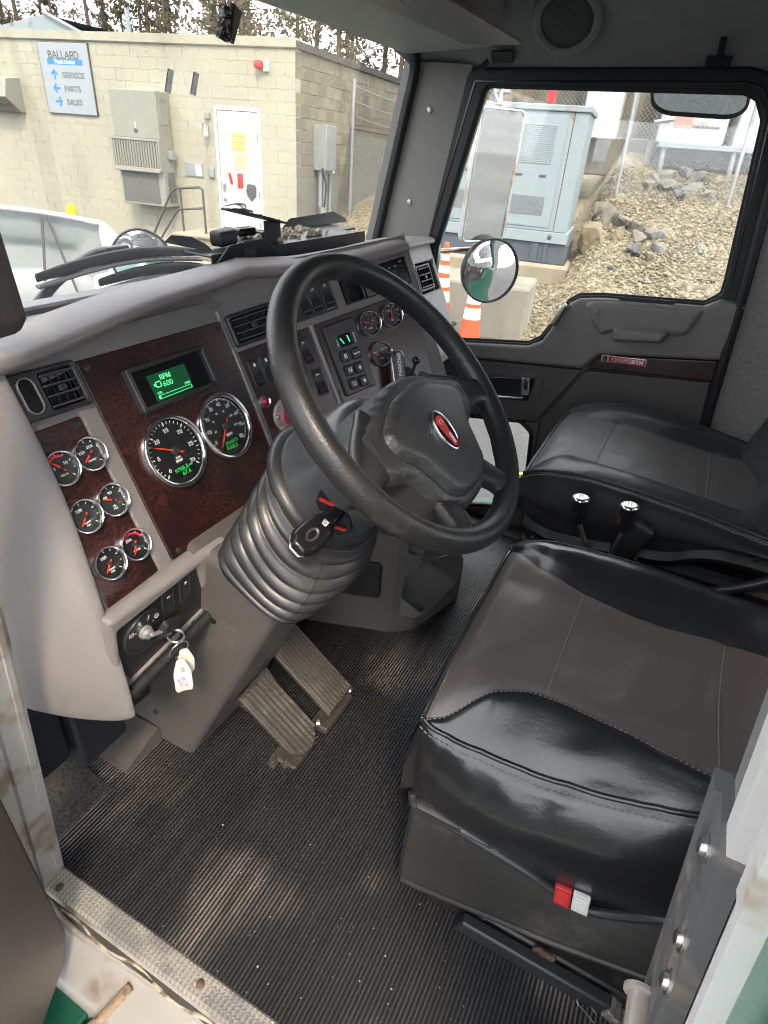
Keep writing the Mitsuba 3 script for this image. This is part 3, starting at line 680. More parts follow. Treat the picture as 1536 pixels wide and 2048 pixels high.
# gear selector keypad
kp = add('shift_keypad', tf(mv(plate(rrect(.191, -.072, .267, .078, .004), .012, .003), 0, 0, -.002), FE), 'm_satin', dash, sm=35, label='black shift keypad with R N D buttons')
FK = at(FE, 0, 0, .010)
add('display_window', tf(plate(rrect(.216, .026, .246, .052, .003), .0015, .0006), FK), 'm_gloss', kp)
add('display_digits', tf(cat(*[mv(rot(extr(box(-.0008, -.007, .0008, .007), .0004), a, Z), x, .039, .0018) for x, a in ((.222, 24), (.238, 8))], mv(rot(extr(box(-.0006, -.002, .0006, .002), .0004), 50, Z), .2365, .0455, .0018)), FK), 'm_greenlit', kp, sm=False, **lit((.008, .13, .06)))
for s, x, y in (('R', .217, .008), ('N', .216, -.022), ('D', .215, -.051), ('MODE', .244, .006), ('u', .240, -.024), ('d', .240, -.053)):
    bt = add('key_button', tf(mv(rbox(.021, .023, .008, .003), x, y, .002), FK), 'm_black', kp, sm=40)
    if s in 'ud':
        t = [(0, .005), (.004, -.001), (.0016, -.001), (.0016, -.0045), (-.0016, -.0045), (-.0016, -.001), (-.004, -.001)]
        ic = extr(Polygon([(a, b if s == 'u' else -b) for a, b in t]), .0004)
    else: ic = text(s, .009 if len(s) == 1 else .0038, .0004, len(s) == 1)
    add('legend', tf(mv(ic, x, y, .0061), FK), 'm_print', bt, sm=False)
add('keypad_text', tf(cat(mv(rot(text('SELECT', .0032, .0004), 90, Z), .2105, .038, .0022), mv(rot(text('MONITOR', .0032, .0004), 90, Z), .2525, .038, .0022)), FK), 'm_print', kp, sm=False)
for (a, b, nm, mk, nd, lb, gy) in ((.301, .052, 'FUEL', [('E', 200), ('F', 20)], 150, 'fuel gauge right of the keypad', False), (.359, .052, 'AIR', [('100', 110)], 75, 'gauge nearest the dash end', False), (.304, -.015, 'PSI', [('50', 150), ('150', 40)], 178, 'pale gauge behind the brake handle', True)):
    gauge(at(FE, a, b), .0275, lb, [(s, d, .012, .0042) for s, d in mk] + [(nm, None, (0, -.0095), .003)], stk, nd, .0165, .006, grey=gy)
# trailer brake handle with its print, small toggle
bh = add('brake_handle', tf(cat(mv(plate(Polygon([(-.0095, -.06), (.0095, -.06), (.0115, .02), (.007, .030), (-.007, .030), (-.0115, .02)]), .010, .003), 0, 0, .030), tf(lathe([(0, .032), (.008, .032), (.008, 0)], 16), at(np.eye(4), 0, -.04, 0))), at(FE, .318, -.058, 0, -14) @ np.diag([1.3, 1.3, 1, 1])), 'm_satin', dash, sm=35, label='black trailer brake handle printed NOT FOR PARKING')
add('handle_rim', tf(mv(plate(Polygon([(-.0095, -.06), (.0095, -.06), (.0115, .02), (.007, .030), (-.007, .030), (-.0115, .02)]).buffer(.0014), .007, .001), 0, 0, .029), at(FE, .318, -.058, 0, -14) @ np.diag([1.3, 1.3, 1, 1])), 'm_chrome', bh)
add('handle_print', tf(mv(rot(text('NOT FOR PARKING', .0062, .0004, True), 90, Z), 0.0, -.012, .0402), at(FE, .318, -.058, 0, -14) @ np.diag([1.3, 1.3, 1, 1])), 'm_print', bh, sm=False)
tg = add('toggle', tf(cat(lathe([(.024, .002), (.023, .006), (.018, .009), (.012, .010), (0, .011)], 32), tube([(0, 0, .008), (.004, .012, .030), (.010, .030, .042)], .0035, 10)), at(FE, .350, -.085)), 'm_satin', dash, sm=40)
add('toggle_tip', tf(mv(trimesh.creation.icosphere(subdivisions=2, radius=.009), .010, .032, .045), at(FE, .350, -.085)), 'm_gloss', tg, sm=True)
# message display
FDd = at(FD, -.007, .1135, .002)
dp = add('message_display', tf(plate(rrect(-.0895, -.0375, .0895, .0375, .005).difference(rrect(-.080, -.029, .080, .029, .003)), .014, .004), FDd), 'm_satin', dash, sm=35, label='black framed message display showing RPM 600')
add('screen_glass', tf(mv(extr(rrect(-.081, -.030, .081, .030, .003), .003), 0, 0, .001), FDd), 'm_gloss', dp)
add('lcd', tf(mv(extr(box(-.050, -.027, .036, .017), .0006), 0, 0, .0042), FDd), 'm_lcd', dp, **lit((.0006, .004, .0018)))
seg = [mv(text('RPM', .0085, .0004), -.014, .0085, 0), mv(text('600', .0085, .0004), -.014, -.0035, 0), extr(rrect(-.040, -.006, -.028, .004, .002).difference(rrect(-.0385, -.0045, -.0295, .0025, .001)), .0004), extr(box(-.0435, -.003, -.041, .001), .0004),
       extr(box(-.044, -.0245, .032, -.0185).difference(box(-.0433, -.0238, .0313, -.0192)), .0004), extr(box(-.0433, -.0238, -.040, -.0192), .0004), mv(text('500', .004, .0004), -.039, -.0145, 0), mv(text('2500', .004, .0004), .025, -.0145, 0)]
add('lcd_print', tf(mv(cat(*seg), 0, 0, .0052), FDd), 'm_greenlit', dp, sm=False, **lit((.012, .075, .03)))
# soft brow along the top
cD = lambda a: np.interp(a, [-.36, -.295, -.215, -.085, .015, .135, .165], [.196, .199, .206, .224, .236, .244, .243])
cE = lambda h: np.interp(h, [0, .1, .2, .32, .455], [.241, .212, .190, .178, .172])
prof = [(.012, -.005), (-.012, -.005), (-.024, -.001), (-.030, .006), (-.028, .014), (-.016, .020), (.010, .024), (.05, .022), (.11, .004), (.18, -.03), (.185, -.10)]
st = []
for a in np.linspace(-.345, .10, 16): st.append((DO + a * X + UP * cD(a), V3(0, 1, 0), 1.0 if a > -.30 else .75 + .25 * (a + .345) / .045))
for k in np.linspace(.1, .9, 6):
    d = unit((1 - k) * V3(0, 1, 0) + k * V3(.5, .866, 0))
    p = (1 - k) ** 2 * (DO + .10 * X + UP * cD(.10)) + 2 * k * (1 - k) * (DO + .165 * X + UP * .244) + k * k * (EO + .075 * EH + UP * cE(.075)); st.append((p, d, 1))
for h in np.linspace(.075, .440, 14): st.append((EO + h * EH + UP * cE(h), V3(.5, .866, 0), 1 if h < .42 else .85))
rows = []
for p, d, k in st: rows.append([p + d * b * (k if b < 0.02 else 1) + Z * (t * k) for b, t in smooth(prof, 4)])
add('brow', ringmesh(np.array(rows), closed=True, caps=True), 'm_dash', dash, sm=50)
# smooth cove between brow and fascia
rows = [[p + d * .006 - Z * .003, p + d * .012 - UP * .022 + Z * .0, p + d * .004 - UP * .040] for p, d, k in st[:20]]
add('cove', grid(np.array(rows)), 'm_trim', dash, sm=50)
# padded left end of the dash
lv = [(.955, [(.445, .806), (.415, .83), (.355, .875), (.335, .93), (.335, .985)]), (.90, [(.455, .783), (.428, .796), (.365, .855), (.332, .91), (.33, .985)]), (.75, [(.449, .715), (.418, .728), (.360, .79), (.326, .86), (.325, .985)]), (.60, [(.424, .648), (.398, .660), (.352, .73), (.323, .82), (.322, .985)]),
      (.50, [(.412, .615), (.388, .630), (.346, .70), (.322, .80), (.322, .985)]), (.43, [(.409, .606), (.388, .622), (.348, .70), (.324, .80), (.324, .985)]), (.395, [(.409, .612), (.390, .632), (.356, .71), (.335, .81), (.335, .985)]), (.388, [(.409, .66), (.395, .67), (.37, .74), (.35, .85), (.35, .98)])]
rows = []
for z, pts in lv:
    q = smooth([(pts[0][0] + .006, pts[0][1] + .02), (pts[0][0] + .004, pts[0][1] - .004)] + pts[1:], 5)
    rows.append([(x, y, z) for x, y in q])
rows = np.array(rows); rows = np.array([smooth(rows[:, j], 5) for j in range(rows.shape[1])]).transpose(1, 0, 2)
add('side_pad', grid(rows[:, ::-1]), 'm_dash', dash, sm=60)
# beam under the gauge panels, ignition panel below it
a_ = [DO + V3(a, 0, 0) + UP * (-.180 + .004 * k) + NN * (.002) for k, a in enumerate((-.318, -.20, -.06, .06, .16))]
add('lower_beam', tube(smooth(a_, 4), .0175, 16), 'm_dash', dash, sm=60)
FI = frame((.515, .618, .52), X, V3(0, -.14, .99), V3(0, -.99, -.14))
ig = Polygon([(-.098, .056), (-.094, -.080), (.098, -.043), (.068, .068)]).buffer(-.004).buffer(.004)
ou = Polygon([(-.112, .085), (-.108, -.095), (-.098, -.098), (-.090, -.083), (.100, -.045), (.135, -.045), (.142, .0), (.142, .085)]).buffer(-.008).buffer(.008)
add('ignition_surround', tf(mv(plate(ou.difference(ig), .016, .008, 4), 0, 0, -.010), FI), 'm_dash', dash, sm=40)
ip = add('ignition_panel', tf(mv(extr(ig.buffer(.004), .004), 0, 0, -.007), FI), 'm_black', dash, label='black ignition switch panel')
for a, b in ((.092, -.028), (-.086, -.068)): screw(ip, FI[:3, 3] + FI[:3, :3] @ V3(a, b, -.002), X, FI[:3, 1], FI[:3, 2], .006)
add('hinge_bar', tf(cat(tube([(-.095, -.090, .012), (.118, -.050, .012)], .011, 12), *[tube([(-.085 + t * .2 - .002, -.088 + t * .0376 , .012), (-.085 + t * .2 + .002, -.0876 + t * .0376, .012)], .0128, 12) for t in np.linspace(0, 1, 8)]), FI), 'm_black', dash, sm=40)
FIg = at(FI, -.046, .010)
ik = add('ignition_dial', tf(lathe([(0, .0), (.036, .001), (.038, .0), (.038, -.004)], 48), FIg), 'm_black', dash, sm=40)
add('dial_ring', tf(lathe([(.0375, .0015), (.0385, .0022), (.0395, .0), (.0395, -.003)], 48), FIg), 'm_satin', ik, sm=40)
add('dial_print', tf(cat(mv(text('0', .006, .0004), -.010, .026, .0014), mv(text('I', .006, .0004), .008, .026, .0014), mv(extr(rrect(-.004, -.003, .004, .003, .0005).difference(rrect(-.0033, -.0023, .0033, .0023, .0003)), .0004), -.026, .013, .0014), mv(extr(disk(0, 0, .004).difference(disk(0, 0, .003)), .0004), .024, .016, .0014), *[mv(extr(disk(0, 0, .0008), .0004), x, y, .0014) for x, y in ((-.018, .010), (-.007, .020), (.006, .020), (.017, .011))]), FIg), 'm_print', ik, sm=False)
add('lock_barrel', tf(lathe([(0, .012), (.007, .012), (.0085, .011), (.009, .006), (.0115, .005), (.0115, .0)], 30), FIg), 'm_brightalu', ik, sm=40)
rocker(at(FI, .006, .030, -.003, 6), 'wiper'); rocker(at(FI, .043, .036, -.003, 6), 'fan')
# passenger side of the dash
ps = Polygon([(.52, -.12), (1.165, -.12), (1.19, .02), (1.195, .235), (.52, .235)])
add('passenger_fascia', tf(mv(plate(ps.difference(box(1.005, .095, 1.178, .185)), .02, .006), 0, 0, -.02), FD), 'm_cabgrey', dash, sm=35)
add('glove_lid', tf(plate(Polygon([(.56, -.10), (1.155, -.10), (1.172, .012), (1.176, .088), (.56, .088)]).buffer(-.004).buffer(.004), .008, .003), FD), 'm_cabgrey', dash, sm=35)
gl = add('glove_latch', tf(mv(plate(rrect(1.005, .018, 1.055, .062, .006).difference(rrect(1.013, .022, 1.047, .046, .003)), .006, .002), 0, 0, .006), FD), 'm_cabgrey', dash, sm=35)
add('latch_paddle', tf(mv(plate(rrect(1.016, .020, 1.044, .043, .003), .004, .0015), 0, 0, .007), FD), 'm_trim', gl)
vent(at(FD, 1.075, .140, .0), .105, .078, 'black air vent at the passenger end of the dash')
add('vent_thumb', tf(mv(rbox(.022, .062, .016, .008), 1.152, .140, .004), FD), 'm_satin', dash, sm=40)
bz = [DO + V3(a, 0, 0) + UP * .238 for a in (.50, .8, 1.0, 1.185)]
rows = [[p + V3(0, b, 0) + Z * t for b, t in smooth(prof, 4)] for p in bz]
rows[-1] = [bz[-1] + V3(0.004, b * .7, 0) + Z * t * .7 for b, t in smooth(prof, 4)]
add('brow', ringmesh(np.array(rows)), 'm_cabgrey', dash, sm=50, label='grey brow on the passenger side')
add('dash_top', hull([(x, y, z) for x in (.34, 1.92) for y, z in ((.90, .935), (1.0, .915), (1.02, .86), (.90, .80))]), 'm_trim', dash)
# ================================================================== steering wheel, column, lever
WC = V3(.715, .310, .908); WN = unit((0, -.707, .707)); WB = V3(0, .707, .707)
FW_ = frame(WC, X, WB, WN)
wheel = thing('steering_wheel', 'large black four spoke steering wheel with a red and black oval emblem', 'steering wheel')
a = np.linspace(0, 2 * np.pi, 97)[:-1]
R0 = .2085
rings = []
for t in a:
    d = V3(math.cos(t), math.sin(t), 0); rr = []
    for i, b in enumerate(np.linspace(0, 2 * np.pi, 25)[:-1]):
        r = .0172
        bump = 0.0005 * max(0, -math.sin(b)) * (1 + math.sin(26 * t)) * (1 if abs(math.sin(13 * t)) > .2 else .6)
        rr.append(d * (R0 + (r - bump) * math.cos(b)) + V3(0, 0, (r - bump) * 1.08 * math.sin(b)))
    rings.append(rr)
rings.append(rings[0])
add('rim', tf(ringmesh(rings, True, False), FW_), 'm_wheel', wheel, sm=True)
half = [(0, .029), (.050, .024), (.100, .006), (.148, -.012), (.150, -.060), (.102, -.082), (.090, -.105), (.074, -.138), (.038, -.160)]
full = half + [(-x, y) for x, y in half[::-1][:-1]]
body = Polygon(smooth(full, 6, True)).buffer(.004)
add('hub_cover', tf(pillow(body, .008, lambda x, y, d: -.012 + dome(.014, .02)(x, y, d), -.085), FW_), 'm_hub', wheel, sm=50)


def spoke(pts, w, h):
    p = smooth(pts, 6); n = len(p); rr = []
    for i in range(n):
        t = unit((p[min(i + 1, n - 1)] - p[max(i - 1, 0)])); s = unit(np.cross((0, 0, 1), t)); u = np.cross(t, s); ww = np.interp(i / (n - 1), [0, .3, .7, 1], w)
        rr.append([p[i] + s * ww * math.copysign(abs(math.cos(b)) ** .7, math.cos(b)) + u * h * math.copysign(abs(math.sin(b)) ** .8, math.sin(b)) for b in np.arange(16) / 16 * 2 * np.pi])
    return ringmesh(rr)


for s in (-1, 1):
    add('spoke', tf(spoke([(s * .085, -.022, -.018), (s * .135, -.034, -.013), (s * .172, -.046, -.006), (s * .205, -.058, 0)], [.050, .036, .022, .030], .0135), FW_), 'm_wheel', wheel, sm=60)
    add('spoke', tf(spoke([(s * .045, -.11, -.018), (s * .062, -.142, -.013), (s * .074, -.168, -.006), (s * .084, -.194, 0)], [.032, .024, .020, .030], .0135), FW_), 'm_wheel', wheel, sm=60)
ph = [(0, .014), (.045, .011), (.085, -.005), (.110, -.022), (.108, -.05), (.084, -.078), (.074, -.10), (.060, -.132), (.03, -.148)]
pad = Polygon(smooth(ph + [(-x, y) for x, y in ph[::-1][:-1]], 6, True))
add('horn_pad', tf(pillow(pad, .006, lambda x, y, d: .003 + dome(.011, .018)(x, y, d) + .006 * np.exp(-((x / .06) ** 2 + ((y + .06) / .06) ** 2)), -.02), FW_), 'm_hub', wheel, sm=45)
add('pad_groove', tf(pillow(pad.buffer(.0045), .008, lambda x, y, d: .0 + 0 * x, -.015), FW_), 'm_rubber', wheel, sm=False)
for s in (-1, 1):
    add('spoke_seam', tf(tube(smooth([(s * .128, -.012, .0), (s * .137, -.036, .0015), (s * .133, -.060, -.004)], 6), .0016, 6), FW_), 'm_rubber', wheel, sm=True)
    add('spoke_seam', tf(tube(smooth([(s * .040, -.150, -.001), (s * .058, -.143, .0012), (s * .080, -.128, -.004)], 6), .0016, 6), FW_), 'm_rubber', wheel, sm=True)
FEm = at(FW_, -.008, -.062, .0195)
oval = affinity.scale(disk(0, 0, .0175, 48), 1, 1.62)
em = add('emblem', tf(plate(oval.buffer(.0022).difference(oval.buffer(-.0006)), .0045, .0016), FEm), 'm_chrome', wheel, sm=40, label='black oval emblem with a red crest')
add('emblem_field', tf(extr(oval, .0028), FEm), 'm_gloss', em)
crest = unary_union([affinity.scale(disk(-.001, .014, .0088, 32), 1, .9), Polygon([(-.009, .013), (.0065, .013), (.0045, -.006), (-.006, -.004)]), Polygon([(-.0065, -.004), (.0035, -.005), (.006, -.023), (-.001, -.0235)])]).buffer(.001)
add('crest', tf(mv(plate(crest, .0014, .0005), 0, 0, .0028), FEm), 'm_redpaint', em)
add('crest_lines', tf(cat(*[mv(extr(box(-.0002, -.008, .0002, .008), .0003), -.001 + i * .0017, -.013, .0043) for i in range(4)], mv(extr(disk(0, 0, .004).difference(disk(0, 0, .0034)), .0003), -.0015, .013, .0043)), FEm), 'm_print', em, sm=False)
add('horn_mark', tf(mv(extr(disk(0, 0, .005).difference(disk(0, 0, .0042)), .0004), 0.002, -.116, .0145), FW_), 'm_satin', wheel)

col = thing('steering_column', 'black steering column with a ribbed rubber boot over a grey floor cover', 'steering column')
ax = lambda s: WC - WN * s
prof = [(.044, .062), (.066, .064), (.080, .075), (.087, .095), (.091, .13), (.095, .165), (.097, .195), (.090, .215)]
sh = lathe([(r, -s) for r, s in smooth(prof, 4)][::-1], 64)
SO = WC + V3(.006, -.012, -.032)
add('shroud', tf(sh, frame(SO, X, WB, WN)), 'm_shroud', col, sm=60)
mat('m_shroud', scuffed((0.05, 0.052, 0.055), (0.07, 0.068, 0.064), 9), 0.3, spec=0.5)
add('shroud_ring', tf(lathe([(.094, -.19), (.106, -.195), (.111, -.203), (.109, -.213), (.099, -.222)][::-1], 64), frame(SO, X, WB, WN)), 'm_boot', col, sm=60)
# bellows boot
b0, b1 = V3(.717, .436, .722), V3(.697, .512, .560)
n0, n1 = unit((0, -.68, .73)), unit((0, -.47, .88))
rows = []
for k in np.linspace(0, 1, 106):
    c = b0 * (1 - k) + b1 * k + V3(-.006, -.012, 0) * math.sin(k * math.pi); n = unit(n0 * (1 - k) + n1 * k); u = X; w = np.cross(n, u)
    sq = np.interp(k, [0, .35, 1], [2.0, 2.5, 4.2]); rad = np.interp(k, [0, .12, .4, .8, .93, 1], [.106, .114, .120, .117, .114, .109]); ry = rad * np.interp(k, [0, 1], [.92, .80])
    fold = 0 if k > .93 else .0115 * (abs(math.sin(k * math.pi * 6.8)) ** .55 - .55)
    if k < .07: fold = .004
    rr = []
    for t in np.arange(72) / 72 * 2 * np.pi:
        cx, sx_ = math.cos(t), math.sin(t); q = (abs(cx) ** sq + abs(sx_) ** sq) ** (-1 / sq)
        rr.append(c + u * cx * q * (rad + fold) + w * sx_ * q * (ry + fold) + n * (.010 * math.sin(t * 3 + 1.0) * math.sin(k * math.pi)))
    rows.append(rr)
add('boot', ringmesh(np.array(rows)), 'm_boot', col, sm=True)
seamp = [V3(*rows[i][44]) + unit(V3(*rows[i][44]) - (b0 * (1 - i / 105) + b1 * i / 105)) * .0006 for i in range(8, 98)]
add('boot_seam', tube(seamp, .0009, 6), 'm_rubber', col, sm=True)
# slot in the shroud with red labels, and the lever
def onsh(ax_s, deg, r):
    t = math.radians(deg); d_ = math.cos(t) * -X + math.sin(t) * -WB
    return SO - WN * ax_s + d_ * r, d_
Ls, Ln = onsh(.152, 22, .094); Lu = unit(WN - Ln * (WN @ Ln)); Lr = np.cross(Lu, Ln)
FL = frame(Ls, Lr, Lu, Ln)
hole = Polygon([(-.036, .020), (-.030, .034), (-.020, .030), (.026, .006), (.044, -.012), (.036, -.030), (.022, -.032), (-.026, -.002)]).buffer(.003)
add('lever_slot', tf(mv(pillow(hole, .006, lambda x, y, d: .004 + 0 * x, -.02), 0, 0, -.004), FL), 'm_navy', col, sm=False)
for q in ([(-.032, .012), (.008, .025), (.009, .0215), (-.030, .0075)], [(-.004, -.030), (.034, -.006), (.035, -.010), (.0, -.035)]):
    add('warning_label', tf(mv(extr(Polygon(q), .003), 0, 0, .002), FL), 'm_redpaint', col)
La = Ls + Ln * .012; Lb = La + V3(-.066, .016, -.026)
ld = unit(Lb - La); lz = unit(V3(-.35, -.55, .75) - ld * (V3(-.35, -.55, .75) @ ld)); ly = np.cross(lz, ld)
FLv = frame(La, ld, ly, lz)
pp = Polygon([(-.02, -.008), (.008, -.010), (.020, -.018), (.056, -.020), (.072, -.009), (.072, .009), (.056, .020), (.020, .018), (.008, .010), (-.02, .008)]).buffer(.003)
lev = add('lever', tf(mv(pillow(pp, .004, dome(.009, .009), -.009), 0, 0, .010), FLv), 'm_gloss', col, sm=35, label='black paddle lever on the column')
add('lever_dimple', tf(mv(pillow(affinity.scale(disk(.043, 0, .011, 32), 1.1, .75), .003, lambda x, y, d: -np.clip(d, 0, .006) * .2, -.001), 0, 0, .0197), FLv), 'm_satin', lev, sm=True)
add('lever_icon', tf(cat(*[mv(extr(box(-.0005, -.0035, .0005, .0035), .0004), .014 + i * .0022, 0, .0195) for i in range(4)], mv(extr(box(0, -.0005, .009, .0005), .0004), .0128, .0038, .0195)), FLv), 'm_print', lev, sm=False)
add('lever_edge', tf(tube([(.070, -.012, .010), (.0755, -.008, .010), (.0755, .008, .010), (.070, .012, .010)], .0022, 6), FLv), 'm_chrome', lev, sm=True)
add('lever_cover', tf(cbox(.05, .02, .012, .003), frame(La - ld * .015 - lz * .0 + V3(.012, 0, 0), ld, ly, lz)), 'm_navy', col)
# column floor cover
cv = []
for y, z in ((.452, .545), (.52, .575), (.58, .605), (.64, .60), (.93, .60), (.93, -.004), (.716, -.004), (.70, .035)): cv.append((y, z))
pc = Polygon(cv).buffer(-.012).buffer(.012)
add('floor_cover', tf(plate(pc, .20, .022, 5), frame((.80, 0, 0), Y, Z, -X)), 'm_cover', col, sm=40)
mat('m_cover', scuffed((0.082, 0.076, 0.072), (0.105, 0.098, 0.093), 7), 0.42, spec=0.4, bump=VG, bscale=0.0001, eps=5e-4)
for y, z in ((.80, .10), (.665, .40), (.60, .46), (.66, .44)): add('cover_screw', tf(lathe([(0, .002), (.0045, .0025), (.006, .0), (.006, -.002)], 14), frame((.5985, y, z), Y, Z, -X)), 'm_gloss', col, sm=40)
add('cover_flange', hull([(x, y, z) for x in (.50, .60) for y, z in ((.80, .0), (.95, .0), (.95, .012), (.80, .012))] + [(.596, y, z) for y, z in ((.80, .05), (.95, .05))]), 'm_cover', col)
# keys in the ignition
Fk = at(FIg, 0, 0, .012)
key = thing('ignition_key', 'key in the ignition with split rings and paper tags hanging from it', 'key')
ka = math.radians(-32); kd = V3(math.cos(ka), math.sin(ka), 0)
head = rrect(.020, -.017, .058, .017, .009)
fk2 = at(FIg, 0, 0, .014, -22)
add('blade', tf(tf(cat(bx(0, .022, -.0012, .0012, -.004, .004, .0005)), frame((0, 0, 0), X, Y, Z)), fk2), 'm_brightalu', key, sm=False)
hd = pillow(rrect(.020, -.019, .064, .019, .008).difference(disk(.056, -.010, .0034)), .003, dome(.0055, .005), -.0055)
fk3 = fk2 @ trimesh.transformations.rotation_matrix(math.radians(14), (1, 0, 0))
add('bow', tf(hd, fk3), 'm_black', key, sm=40)
add('bow_relief', tf(cat(*[mv(extr(box(.0, -.0006, .014, .0006), .0006), .024, -.006 + i * .004, .0056) for i in range(4)], mv(extr(disk(0, 0, .009, 32).difference(disk(0, 0, .008, 32)), .0006), .047, .0, .0056), mv(text('KW', .006, .0005), .047, 0, .0056)), fk3), 'm_satin', key, sm=False)
hole_w = (fk3 @ np.array([.056, -.010, 0, 1]))[:3]
def ringt(c, r, ux, uy, w=.0011): return tube([c + ux * r * math.cos(t) + uy * r * math.sin(t) for t in np.linspace(0, 2 * np.pi, 41)[:-1]], w, 7, True)
uu = unit((.5, -.85, 0)); r1 = hole_w + V3(0, -.004, -.013)
add('split_ring', cat(ringt(r1, .0135, unit((.6, -.8, .0)), Z), ringt(r1 + V3(.001, .001, .001), .0135, unit((.55, -.8, .1)), Z)), 'm_chrome', key, sm=True)
r2 = r1 + V3(.0, -.003, -.028)
add('split_ring', ringt(r2, .0165, unit((.9, -.3, 0)), unit((.1, -.2, 1))), 'm_chrome', key, sm=True)
def tagm(o, ang, w, h, bend):
    pts = []
    for v in np.linspace(0, 1, 9):
        ww = w * min(1, .45 + 1.6 * v) * (1 if v < .9 else .8)
        pts.append([(u * ww, -.012 * math.sin(v * 2.2 + bend) * bend - .002 * u * u, -v * h) for u in np.linspace(-1, 1, 7)])
    m = grid(np.array(pts)); b = m.copy(); b.vertices += (0, .0008, 0); b.invert()
    return mv(rot(cat(m, b), ang, Z), *o)
t1 = thing('key_tag', 'pale paper key tag with purple handwriting, lowest on the key ring', 'key tag')
scene[t1] = mikit.ply(tagm(r2 + V3(-.006, -.006, -.012), -39, .0145, .074, .5), 'm_tag', smooth=True)
add('handwriting', mv(rot(rot(rot(cat(mv(text('8624', .007, .0003), 0, 0, 0), mv(text('20104', .005, .0003), 0, -.008, 0)), 90, X), 76, Y), -39, Z), *(r2 + V3(-.0100, -.0140, -.058))), 'm_purple', t1, sm=False)
add('tag_print', cat(*[mv(rot(rot(extr(box(-.003, -.0006, .003, .0006), .0003), 90, X), -39, Z), *(r2 + V3(-.0095, -.0125, -.028 - .004 * i))) for i in range(3)]), 'm_satin', t1, sm=False)
t2 = thing('key_tag', 'creased tan key tag behind the written one on the key ring', 'key tag')
scene[t2] = mikit.ply(tagm(r2 + V3(.012, .006, -.006), -28, .0145, .062, .8), 'm_tag', smooth=True)
# ------------------------------------------------------------------ pedals
def pedal(name, label, bl, br, tl, tr, ribs, rnd):
    bl, br, tl, tr = map(lambda v: V3(*v), (bl, br, tl, tr))
    o = (bl + br) / 2; yv_ = (tl + tr) / 2 - o; L = np.linalg.norm(yv_); yv_ = unit(yv_); xv = unit((br - bl) - yv_ * ((br - bl) @ yv_)); zv = np.cross(xv, yv_); w = np.linalg.norm(br - bl)
    F = frame(o, xv, yv_, zv)
    k = thing(name, label, 'pedal')
    out = Polygon([(-w / 2, L), (w / 2, L)] + ([(w / 2 * math.cos(t), w * .38 - w * .5 * math.sin(t)) for t in np.linspace(0, math.pi, 14)] if rnd else [(w / 2, 0), (-w / 2, 0)])).buffer(.002)
    scene[k] = mikit.ply(tf(plate(out, .010, .003), F), 'm_dirtysteel', smooth=35)
    for i in range(ribs):
        x = -w / 2 + (i + .5) * w / ribs; y0 = .004 if not rnd else w * .38 - w * .5 * math.sqrt(max(0, 1 - (2 * x / w) ** 2)) + .004
        add('rib', tf(mv(extr(Polygon([(0, 0), (w / ribs * .52, 0), (w / ribs * .42, .006), (w / ribs * .10, .006)]), L * (.97 if rnd else .80) - y0), 0, 0, 0), F @ frame((x - w / ribs * .26, y0 + (L * (.97 if rnd else .80) - y0), .010), X, Z, -Y)), 'm_pedalrib', k, sm=False)
    return k, F, w, L
mat('m_pedalrib', scuffed((0.075, 0.07, 0.067), (0.13, 0.12, 0.11), 12, .45, .7), 0.5)
bp, F_, w_, L_ = pedal('brake_pedal', 'worn ribbed brake pedal with a rounded lower end, left of the accelerator', (.692, .500, .035), (.780, .492, .035), (.682, .642, .162), (.766, .628, .162), 7, True)
add('pedal_arm', hull([(x, y, z) for x in (.70, .73) for y, z in ((.62, .10), (.66, .12), (.95, .20), (.95, .16))]), 'm_dirtysteel', bp)
add('heel_plate', cat(bx(.685, .775, .492, .56, .004, .014, .004)), 'm_dirtysteel', bp)
for x, y in ((.678, .545), (.692, .52)): add('bolt', mv(lathe([(0, .012), (.007, .012), (.0085, .008), (.0085, 0), (.013, 0), (.013, -.004)], 6), x, y, .008), 'm_dirtysteel', bp, sm=False)
ap, F_, w_, L_ = pedal('accelerator_pedal', 'long worn ribbed accelerator pedal, right of the brake pedal', (.830, .500, .035), (.928, .492, .035), (.834, .735, .215), (.922, .723, .215), 9, False)
add('pedal_hinge', cat(bx(.80, .925, .482, .53, .004, .024, .004)), 'm_dirtysteel', ap)
add('return_spring', tube([(.79 + .035 * math.cos(t / 9), .585 + .004 * math.sin(t), .05 + .02 * math.sin(t / 9) + .004 * math.cos(t)) for t in np.linspace(0, 28, 220)], .0011, 5), 'm_dirtysteel', ap, sm=True)
add('pedal_lever', hull([(x, y, z) for x in (.80, .815) for y, z in ((.60, .05), (.66, .06), (.78, .18), (.76, .21), (.66, .12))]), 'm_greyplastic', ap)
add('lever_pin', tf(lathe([(0, .004), (.006, .003), (.007, 0)], 14), frame((.7995, .69, .11), Y, Z, -X)), 'm_steel', ap)
for x, y in ((.812, .512), (.935, .50)): add('bolt', mv(lathe([(0, .012), (.007, .012), (.0085, .008), (.0085, 0), (.013, 0), (.013, -.004)], 6), x, y, .024), 'm_steel', ap, sm=False)
